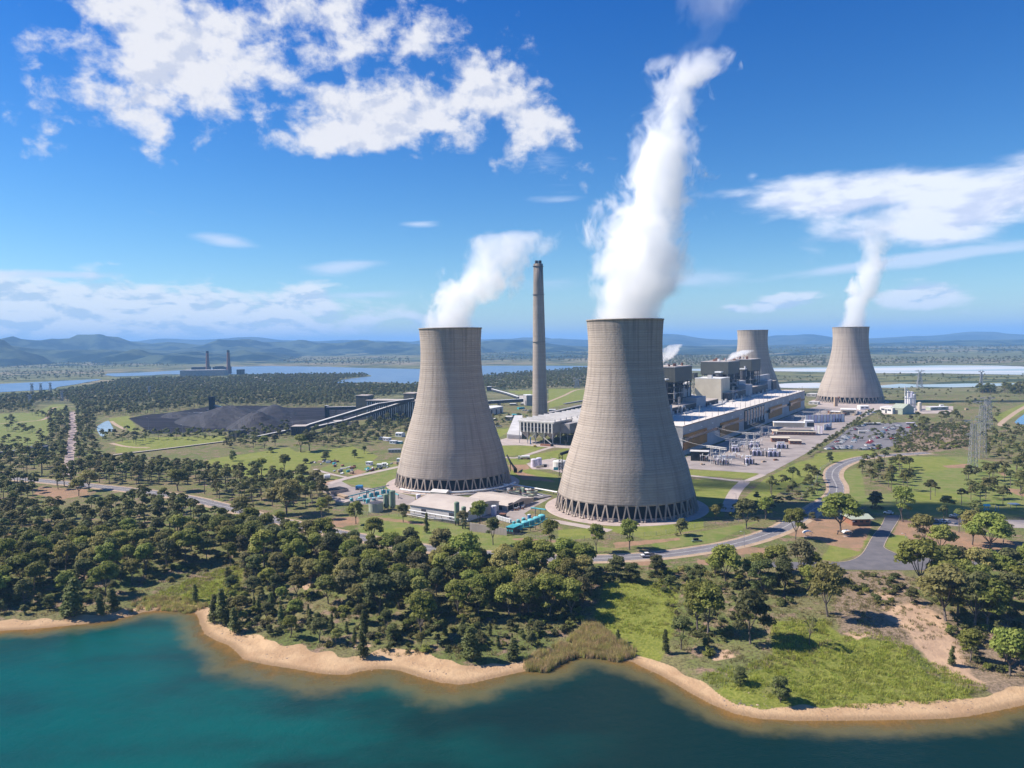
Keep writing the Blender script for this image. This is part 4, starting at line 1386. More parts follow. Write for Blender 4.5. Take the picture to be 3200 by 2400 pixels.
# link block and bridge left of the second pair
lb = thing("transfer_house", "small olive transfer house on a pale braced tower beside the cream block", "transfer house", tuple(F(300, 100)))
c0 = F(316, 108)
mb = MB().use(M['boiler_side'])
fbox(mb, 306, 322, 96, 116, 60, 68)
mb.build("cladding", lb)
mb = MB().use(M['offwhite'])
for (a, b_) in ((308, 98), (320, 98), (308, 114), (320, 114)):
 p = F(a, b_)
 mb.bar((p.x, p.y, 0), (p.x, p.y, 60), 0.9)
for z in range(0, 56, 8):
 mb.bar(F(308, 98, z), F(320, 98, z + 8), 0.6)
 mb.bar(F(308, 98, z + 8), F(308, 114, z), 0.6)
 mb.bar(F(308, 98, z), F(320, 98, z), 0.6)
mb.build("braced_tower", lb)
mb = MB().use(M['offwhite'])
a, b_ = F(200, 96, 45), F(312, 104, 56)
mb.bar(a, b_, 5, 3.4)
mb.build("gallery", lb)

# ================================================================ electrostatic precipitators
ep = thing("precipitator", "grey precipitator casing on stilts with rows of openings above dust hoppers", "precipitator", tuple(F(4, 151)))
M['esp'] = mat("precipitator_casing", (0.36, 0.34, 0.34), (0.29, 0.275, 0.28), 0.15, 0.8)
mb = MB().use(M['esp'])
fbox(mb, 5, 92, 152, 196, 13.5, 24.5)
mb.build("casing", ep)
mb = MB().use(M['offwhite'])
fbox(mb, 3.8, 93, 150, 197, 24.5, 26.2)
mb.build("roof", ep)
for i in range(9):
 tt = 155 + i * 4.6
 for z in (15.0, 19.6):
  mb = MB().use(M['black'])
  fbox(mb, 4.6, 5.05, tt - 1.3, tt + 1.2, z, z + 3.4)
  mb.build("opening", ep)
for i in range(10):
 tt = 152.6 + i * 4.6
 mb = MB().use(M['offwhite'])
 fbox(mb, 3.9, 5.0, tt - 0.9, tt + 0.7, 13.4, 24.5)
 mb.build("mullion", ep)
for i in range(7):
 mb = MB().use(M['offwhite'])
 s = 8 + i * 13
 fbox(mb, s, s + 1.6, 151, 196, 26.2, 28.6)
 mb.build("roof_rail", ep)
 for j in range(4):
  mb = MB().use(M['steel'])
  fbox(mb, s + 1.6, s + 3.4, 155 + j * 11, 157 + j * 11, 26.2, 28.0)
  mb.build("rectifier", ep)
for i in range(5):
 for j in range(4):
  s, tt = 7 + i * 17, 153 + j * 11
  mb = MB().use(M['pale_green'] if (i + j) % 3 else M['esp'])
  q = [F(s, tt), F(s + 14, tt), F(s + 14, tt + 10), F(s, tt + 10)]
  c = F(s + 7, tt + 5)
  vs = [(p.x, p.y, 13.5) for p in q] + [(c.x + (p.x - c.x) * 0.12, c.y + (p.y - c.y) * 0.12, 5.5) for p in q]
  mb.add(vs, [(0, 1, 5, 4), (1, 2, 6, 5), (2, 3, 7, 6), (3, 0, 4, 7), (4, 5, 6, 7), (3, 2, 1, 0)])
  mb.build("hopper", ep)
for i in range(6):
 for j in range(5):
  s, tt = 5 + i * 17, 152 + j * 11
  mb = MB().use(M['offwhite'] if i == 0 or j == 0 else M['darksteel'])
  p = F(s, tt)
  mb.bar((p.x, p.y, 0), (p.x, p.y, 13.5), 0.7)
  mb.build("stilt", ep)
mb = MB().use(M['offwhite'])
mb.bar(F(4, 163, 8.5), F(4, 152, 1.0), 0.7)
mb.bar(F(5, 175, 12), F(5, 186, 2), 0.5)
mb.build("brace", ep)
# inlet casing on the hall side
mb = MB().use(M['esp'])
q = [F(22, 140), F(80, 140), F(80, 152), F(22, 152)]
mb.prism([(p.x, p.y) for p in q], 12, 23)
mb.build("inlet_casing", ep)
mb = MB().use(M['offwhite'])
for i in range(4):
 a = F(44 + i * 13, 134, 22)
 mb.cone(a, a + NV * 12 + Vector((0, 0, 1)), 4.2, 5.2, 14)
mb.build("inlet_duct", ep)
for k, (s0, s1, lab) in enumerate(((100, 190, "second grey precipitator row behind the first"), (330, 470, "far grey precipitator row beside the boiler houses"))):
 e2 = thing("precipitator", lab, "precipitator", tuple(F(s0, 151)))
 mb = MB().use(M['esp'])
 fbox(mb, s0, s1, 152, 196, 6, 24)
 mb.build("casing", e2)
 mb = MB().use(M['offwhite'])
 fbox(mb, s0 - 1, s1 + 1, 151, 197, 24, 26)
 mb.build("roof", e2)
 for i in range(8):
  mb = MB().use(M['offwhite'])
  s = s0 + 4 + i * 12
  fbox(mb, s, s + 1.6, 151, 196, 26, 28.2)
  mb.build("roof_rail", e2)
 mb = MB().use(M['darksteel'])
 for i in range(8):
  p = F(s0 + 3 + i * (s1 - s0 - 6) / 7, 153)
  mb.bar((p.x, p.y, 0), (p.x, p.y, 6), 0.8)
 mb.build("stilt", e2)
# low concrete duct portal left of the precipitator
dp = thing("duct_portal", "low pale concrete duct sloping out from under the precipitator", "duct", tuple(P('C', 1130, 1020)))
mb = MB().use(M['offwhite'])
a, b_, c, d = P('C', 1062, 1025), P('C', 1190, 1030), P('C', 1160, 925), P('C', 1130, 925)
za = Zat('C', 1062, 985, a)
vs = [(a.x, a.y, 0), (b_.x, b_.y, 0), (c.x + 6, c.y, 0), (d.x, d.y, 0), (a.x, a.y, za), (b_.x, b_.y, za * 0.9), (c.x + 6, c.y, 16), (d.x, d.y, 16)]
mb.add(vs, [(0, 1, 5, 4), (1, 2, 6, 5), (2, 3, 7, 6), (3, 0, 4, 7), (4, 5, 6, 7)])
mb.build("casing", dp)
mb = MB().use(M['esp'])
mb.box(((a.x + b_.x) / 2, (a.y + b_.y) / 2 - 0.6, 0.3), ((b_ - a).length * 0.8, 0.8, za * 0.72), math.atan2(b_.y - a.y, b_.x - a.x))
mb.build("opening", dp)

# ================================================================ steam
def plume(name, label, axis, dens=0.09, seed=0.0, nscale=0.045, edge=0.55, wisp=None, step=1.0, col_=(1, 1, 1), fade=None):
 """axis: list of (z, x, y, radius, strength); a tube of steam around that line, torn by noise"""
 zs = [a[0] for a in axis]
 z0, z1 = zs[0], zs[-1]
 m = bpy.data.materials.new(name)
 m.use_nodes = True
 t = m.node_tree
 t.nodes.clear()
 n = N(t)
 out = n.new('ShaderNodeOutputMaterial')
 pv = n.new('ShaderNodeVolumePrincipled')
 pos = n.new('ShaderNodeNewGeometry').outputs['Position']
 s = n.new('ShaderNodeSeparateXYZ')
 n.l.new(pos, s.inputs[0])
 tt = n.ramp(s.outputs[2], z0, z1, 0, 1, smooth=False)

 def curve(vals):
  lo, hi = min(vals), max(vals)
  if hi - lo < 1e-6:
   hi = lo + 1e-3
  fc = n.new('ShaderNodeFloatCurve')
  cu = fc.mapping.curves[0]
  while len(cu.points) > 2:
   cu.points.remove(cu.points[1])
  cu.points[0].location = (0, (vals[0] - lo) / (hi - lo))
  cu.points[1].location = (1, (vals[-1] - lo) / (hi - lo))
  for z, v in zip(zs[1:-1], vals[1:-1]):
   cu.points.new((z - z0) / (z1 - z0), (v - lo) / (hi - lo))
  fc.mapping.update()
  n.l.new(tt, fc.inputs['Value'])
  return n.math('ADD', n.math('MULTIPLY', fc.outputs[0], hi - lo), lo)
 cx, cyy, rr, st = (curve([a[i] for a in axis]) for i in (1, 2, 3, 4))
 dx = n.math('SUBTRACT', s.outputs[0], cx)
 dy = n.math('SUBTRACT', s.outputs[1], cyy)
 dist = n.math('SQRT', n.math('ADD', n.math('MULTIPLY', dx, dx), n.math('MULTIPLY', dy, dy)))
 q = n.math('DIVIDE', dist, n.math('MAXIMUM', rr, 0.1))
 sh = n.vmath('ADD', pos, (seed * 31.0, seed * 17.0, seed * 7.0))
 # billows get larger and more torn with height
 nz = n.noise(n.scalevec(sh, (1, 1, 0.8)), nscale, 6.0, 0.62, 0.5)
 nz = n.math('ADD', n.math('MULTIPLY', nz, 0.7), n.math('MULTIPLY', n.noise(sh, nscale * 0.42, 2.0, 0.5), 0.36))
 amp = n.ramp(tt, 0.0, 0.35, 0.25, 1.0)
 body = n.math('ADD', n.math('SUBTRACT', 1.0, q), n.math('MULTIPLY', n.math('MULTIPLY', n.math('SUBTRACT', nz, 0.52), 5.5), amp))
 d = n.ramp(body, 0.0, edge, 0.0, 1.0)
 d = n.math('MULTIPLY', n.math('MULTIPLY', d, dens), st)
 n.l.new(d, pv.inputs['Density'])
 pv.inputs['Color'].default_value = (*col_, 1)
 pv.inputs['Anisotropy'].default_value = 0.15
 n.l.new(pv.outputs[0], out.inputs['Volume'])
 m.cycles.volume_step_rate = step
 # hull that encloses every billow
 mb = MB().use(m)
 nseg, sides = 22, 14
 vs = []
 for j in range(nseg + 1):
  z = z0 + (z1 - z0) * j / nseg
  c = [np.interp(z, zs, [a[i] for a in axis]) for i in (1, 2, 3)]
  R = c[2] * (0.86 if j == 0 else (1.55 if j < 3 else 2.0))
  for i in range(sides):
   a = 2 * math.pi * i / sides
   vs.append((c[0] + R * math.cos(a), c[1] + R * math.sin(a), z))
 fs = [(j * sides + i, j * sides + (i + 1) % sides, (j + 1) * sides + (i + 1) % sides, (j + 1) * sides + i) for j in range(nseg) for i in range(sides)]
 fs += [tuple(range(sides))[::-1], tuple(range(nseg * sides, (nseg + 1) * sides))]
 mb.add(vs, fs)
 o = mb.build(name)
 return tag(o, label, "steam", None, 'stuff')


def axis_px(k, pts, y, st=None):
 """photo outline (row, left, right) at distance y -> world axis"""
 out = []
 for i, (py, xl, xr) in enumerate(pts):
  a, b = ray(k, xl, py), ray(k, xr, py)
  xc = (a.x + b.x) / 2 * y
  z = HCAM + (a.z + b.z) / 2 * y
  out.append([z, xc, y, abs(b.x - a.x) / 2 * y, 1.0 if st is None else st[i]])
 out.sort()
 return out


ax2 = axis_px('S', [(1000, 1850, 2060), (960, 1865, 2080), (900, 1890, 2095), (830, 1910, 2100), (740, 1935, 2105), (640, 1955, 2120), (560, 1965, 2130), (490, 1990, 2125), (430, 2010, 2130), (370, 2030, 2140), (310, 2055, 2170), (250, 2085, 2190), (205, 2105, 2260), (180, 2120, 2200), (120, 2165, 2215), (60, 2175, 2260), (0, 2170, 2290), (-60, 2170, 2300)], T2[1],
   [1, 1, 1, 1, 1, 1, 1, 1, .9, .8, .8, .9, .7, .12, .05, .06, .08, .05])
ax2[0] = [128.5, T2[0] + 0.5, T2[1], 28.0, 1.0]
for a_ in ax2[2:]:
 a_[3] *= 1.45
plume("steam_plume", "tall torn white steam plume rising out of the nearest cooling tower", ax2, 0.085, 1.0, 0.055, 0.5, step=0.35)
ax1 = axis_px('S', [(1030, 1330, 1470), (985, 1335, 1490), (930, 1360, 1530), (880, 1410, 1590), (830, 1470, 1630), (790, 1500, 1680), (755, 1520, 1710), (728, 1560, 1700)], T1[1], [1, 1, 1, .9, .55, .45, .4, .25])
for a_ in ax1[2:]:
 a_[3] *= 1.25
 a_[1] -= 4
ax1[0] = [126.5, T1[0] + 0.3, T1[1], 27.0, 1.0]
plume("steam_plume", "short white steam plume bending right from the tower beside the chimney", ax1, 0.075, 4.0, 0.065, 0.65, step=0.5)
ax3 = axis_px('S', [(1023, 2620, 2705), (980, 2630, 2712), (930, 2650, 2722), (880, 2672, 2738), (820, 2690, 2755), (770, 2695, 2770), (700, 2700, 2780), (640, 2700, 2790)], T3[1], [1, 1, 1, 1, .9, .6, .12, .06])
for a_ in ax3[2:]:
 a_[3] *= 1.2
ax3[0] = [131.8, T3[0] + 0.5, T3[1], 32.0, 1.0]
plume("steam_plume", "slim white steam plume above the distant tower beyond the car park", ax3, 0.05, 2.5, 0.038, 0.6, step=0.5)

# ================================================================ trees
def leaf_material(name, a, b, dry):
 m = bpy.data.materials.new(name)
 m.use_nodes = True
 t = m.node_tree
 n = N(t)
 bs = t.nodes['Principled BSDF']
 bs.inputs['Roughness'].default_value = 0.65
 bs.inputs['Specular IOR Level'].default_value = 0.25
 oi = n.new('ShaderNodeObjectInfo')
 tc = n.new('ShaderNodeTexCoord').outputs['Object']
 r = oi.outputs['Random']
 c = n.mix(n.ramp(n.noise(tc, 0.35, 3.0), 0.35, 0.65), a, b)
 c = n.mix(n.ramp(r, 0.62, 1.0, 0.0, 0.65, smooth=False), c, dry)
 hs = n.new('ShaderNodeHueSaturation')
 n.l.new(n.math('ADD', 0.68, n.math('MULTIPLY', n.math('FRACT', n.math('MULTIPLY', r, 7.31)), 0.66)), hs.inputs['Value'])
 n.l.new(n.math('ADD', 0.487, n.math('MULTIPLY', n.math('FRACT', n.math('MULTIPLY', r, 3.77)), 0.03)), hs.inputs['Hue'])
 n.l.new(c, hs.inputs['Color'])
 n.l.new(hs.outputs[0], bs.inputs['Base Color'])
 tl = n.new('ShaderNodeBsdfTranslucent')
 n.l.new(hs.outputs[0], tl.inputs['Color'])
 mx = n.new('ShaderNodeMixShader')
 mx.inputs[0].default_value = 0.42
 n.l.new(bs.outputs[0], mx.inputs[1])
 n.l.new(tl.outputs[0], mx.inputs[2])
 n.l.new(mx.outputs[0], t.nodes['Material Output'].inputs[0])
 return m


M['leaf_gum'] = leaf_material("gum_leaves", (0.195, 0.225, 0.044), (0.275, 0.285, 0.068), (0.31, 0.24, 0.11))
M['leaf_dark'] = leaf_material("dark_leaves", (0.115, 0.14, 0.042), (0.165, 0.18, 0.060), (0.14, 0.12, 0.05))
M['leaf_grey'] = leaf_material("grey_green_leaves", (0.14, 0.155, 0.055), (0.18, 0.185, 0.07), (0.20, 0.16, 0.09))
M['bark'] = mat("gum_bark", (0.20, 0.165, 0.14), (0.10, 0.08, 0.07), 1.2, 0.9)


def rot_quads(c, nrm, size, rng, asp=0.75):
 """leaf clump quads: centres, normals -> vertices"""
 n = len(c)
 a = np.cross(nrm, rng.normal(size=(n, 3)))
 a /= np.linalg.norm(a, axis=1, keepdims=True) + 1e-9
 b = np.cross(nrm, a)
 sz = size[:, None]
 a, b = a * sz, b * sz * asp
 v = np.stack([c - a * 0.9 - b * 0.4, c + a * 0.2 - b, c + a - b * 0.1, c - a * 0.1 + b], 1)
 return v.reshape(-1, 3)


def limb(vs, fs, p0, p1, r0, r1, n=5):
 p0, p1 = np.array(p0, float), np.array(p1, float)
 d = p1 - p0
 d /= np.linalg.norm(d)
 u = np.cross(d, [0.3, 0.9, 0.1])
 u /= np.linalg.norm(u)
 w = np.cross(d, u)
 b = len(vs)
 for p, r in ((p0, r0), (p1, r1)):
  for i in range(n):
   t = 2 * math.pi * i / n
   vs.append(tuple(p + (u * math.cos(t) + w * math.sin(t)) * r))
 fs += [(b + i, b + (i + 1) % n, b + n + (i + 1) % n, b + n + i) for i in range(n)]


def mesh_np(name, v, nq, m):
 me = bpy.data.meshes.new(name)
 me.vertices.add(len(v))
 me.vertices.foreach_set('co', v.astype(np.float32).ravel())
 me.loops.add(nq * 4)
 me.loops.foreach_set('vertex_index', np.arange(nq * 4, dtype=np.int32))
 me.polygons.add(nq)
 me.polygons.foreach_set('loop_start', np.arange(0, nq * 4, 4, dtype=np.int32))
 me.polygons.foreach_set('loop_total', np.full(nq, 4, dtype=np.int32))
 me.update(calc_edges=True)
 me.materials.append(m)
 return me


def make_tree(seed, style, leafm, per=100, size=0.52):
 """returns (crown mesh, trunk mesh) about 16 m tall"""
 rng = np.random.default_rng(seed)
 vs, fs = [], []
 clumps = []
 if style in ('gum', 'wide', 'tall', 'round'):
  Ht = 16.0
  R = {'gum': 5.2, 'wide': 6.8, 'tall': 4.0, 'round': 5.6}[style]
  lo = {'gum': 0.30, 'wide': 0.30, 'tall': 0.34, 'round': 0.12}[style]
  fork = Ht * (lo * 0.75)
  lean = rng.normal(size=2) * 0.5
  base = np.array([0, 0, -0.6])
  fk = np.array([lean[0], lean[1], fork])
  limb(vs, fs, base, fk, 0.42, 0.30, 6)
  nl = {'gum': 5, 'wide': 6, 'tall': 4, 'round': 6}[style]
  for i in range(nl):
   a = 2 * math.pi * (i + rng.uniform(-0.3, 0.3)) / nl
   rr = R * rng.uniform(0.35, 0.62)
   z = Ht * rng.uniform(0.55, 0.78)
   mid = np.array([fk[0] + rr * math.cos(a), fk[1] + rr * math.sin(a), z])
   limb(vs, fs, fk, fk * 0.5 + mid * 0.5 + np.array([0, 0, -0.6]), 0.2, 0.15)
   limb(vs, fs, fk * 0.5 + mid * 0.5 + np.array([0, 0, -0.6]), mid, 0.15, 0.10)
   for j in range(rng.integers(4, 7)):
    a2 = a + rng.uniform(-0.85, 0.85)
    t = rng.uniform(0.25, 1.0)
    r2 = R * t * rng.uniform(0.75, 1.0)
    zt = Ht * (lo + 0.1 + (0.96 - lo - 0.1) * math.sqrt(max(0.0, 1 - (t * 0.92) ** 2)))
    zt = zt - rng.uniform(0, 1) ** 2 * Ht * (0.30 if style != 'round' else 0.5)
    p = np.array([r2 * math.cos(a2), r2 * math.sin(a2), zt])
    limb(vs, fs, mid, p - np.array([0, 0, 0.6]), 0.09, 0.04, 4)
    clumps.append((p, rng.uniform(1.3, 2.35) * (1.12 if style in ('wide', 'round') else 1.0)))
  clumps.append((np.array([lean[0], lean[1], Ht * 0.92]), 1.9))
  clumps.append((np.array([lean[0] + 1, lean[1] - 1, Ht * 0.84]), 2.2))
  flat = 0.68
 elif style == 'cone':
  Ht = 12.0
  limb(vs, fs, (0, 0, -0.6), (0, 0, Ht * 0.9), 0.25, 0.06, 5)
  for i in range(26):
   z = Ht * (0.08 + 0.9 * (i / 26))
   r = 1.9 * (1 - (z / Ht)) ** 0.7 + 0.15
   a = rng.uniform(0, 6.28)
   clumps.append((np.array([r * 0.55 * math.cos(a), r * 0.55 * math.sin(a), z]), 0.55 + r * 0.45))
  flat = 1.1
 elif style == 'shrub':
  Ht = 3.2
  limb(vs, fs, (0, 0, -0.4), (0.2, 0, 1.2), 0.12, 0.06, 4)
  for i in range(10):
   a, r = rng.uniform(0, 6.28), rng.uniform(0, 1.7)
   clumps.append((np.array([r * math.cos(a), r * math.sin(a), rng.uniform(0.5, 2.4)]), rng.uniform(0.6, 1.05)))
  flat = 0.8
 else:                                                            # bare: a pale thin tree
  Ht = 9.0
  limb(vs, fs, (0, 0, -0.5), (0.2, 0.1, 4.0), 0.2, 0.14, 5)
  for i in range(9):
   a = rng.uniform(0, 6.28)
   p = np.array([rng.uniform(1, 2.8) * math.cos(a), rng.uniform(1, 2.8) * math.sin(a), rng.uniform(5, 9)])
   limb(vs, fs, (0.2, 0.1, rng.uniform(2.5, 4)), p, 0.1, 0.03, 4)
   clumps.append((p, 0.8))
  flat, per = 0.8, per // 4
 cs, ns, ss = [], [], []
 for p, r in clumps:
  k = int(per * (r / 1.6) ** 2 * (1.0 if style != 'shrub' else 1.2)) + 12
  d = rng.normal(size=(k, 3))
  d /= np.linalg.norm(d, axis=1, keepdims=True)
  d[:, 2] = np.where(d[:, 2] < -0.25, -d[:, 2] * 0.7, d[:, 2])
  rad = r * rng.uniform(0.45, 1.3, size=(k, 1))
  c = p + d * rad * np.array([1, 1, flat])
  cs.append(c)
  nn = d * 1.1 + rng.normal(size=(k, 3)) * 0.55 + np.array([0, 0, 0.35])
  ns.append(nn / np.linalg.norm(nn, axis=1, keepdims=True))
  ss.append(rng.uniform(0.6, 1.25, size=k) * size * (0.7 if style in ('shrub', 'cone') else 1))
 c, nn, s = np.vstack(cs), np.vstack(ns), np.concatenate(ss)
 crown = mesh_np("crown", rot_quads(c, nn, s, rng), len(c), leafm)
 tr = bpy.data.meshes.new("trunk")
 tr.from_pydata(vs, [], fs)
 tr.materials.append(M['bark'])
 return crown, tr, Ht


TREES = {
 'gum': [make_tree(1, 'gum', M['leaf_gum']), make_tree(2, 'gum', M['leaf_gum']), make_tree(3, 'gum', M['leaf_gum']), make_tree(9, 'gum', M['leaf_grey'])],
 'wide': [make_tree(4, 'wide', M['leaf_gum']), make_tree(5, 'wide', M['leaf_gum'])],
 'tall': [make_tree(6, 'tall', M['leaf_gum']), make_tree(7, 'tall', M['leaf_dark'])],
 'round': [make_tree(8, 'round', M['leaf_grey']), make_tree(10, 'round', M['leaf_dark'])],
 'cone': [make_tree(11, 'cone', M['leaf_dark']), make_tree(12, 'cone', M['leaf_dark'])],
 'shrub': [make_tree(13, 'shrub', M['leaf_grey']), make_tree(14, 'shrub', M['leaf_dark']), make_tree(15, 'shrub', M['leaf_gum'])],
 'bare': [make_tree(16, 'bare', M['leaf_grey'])],
}
rt = random.Random(77)
NTREES = [0]
PLACED = []


def plant(style, p, h, label, group=None, v=None, w=1.0, rz=None):
 """one tree: Empty > crown, trunk"""
 var = TREES[style]
 cr, tr, Ht = var[v if v is not None else rt.randrange(len(var))]
 name = {'cone': 'she_oak', 'shrub': 'shrub', 'bare': 'bare_tree', 'round': 'round_tree'}.get(style, 'gum_tree')
 k = h / Ht
 w *= rt.uniform(.86, 1.16) if group else 1
 o = thing(name, label, {'cone': 'conifer', 'shrub': 'shrub'}.get(style, 'tree'), tuple(p), rz if rz is not None else rt.uniform(0, 6.28), group)
 o.scale = (k * w, k * w, k)
 for nm, me in (("crown", cr), ("trunk", tr)):
  c = bpy.data.objects.new(nm, me)
  col.objects.link(c)
  c.parent = o
 NTREES[0] += 1
 PLACED.append((p.x, p.y, style))
 return o


def tree_px(style, k, bx, by, ty, label, w=1.0, v=None, group=None):
 p = PG(k, bx, by)
 h = max(2.0, Zat(k, bx, ty, p) - p.z)
 return plant(style, p, h, label, group, v, w)


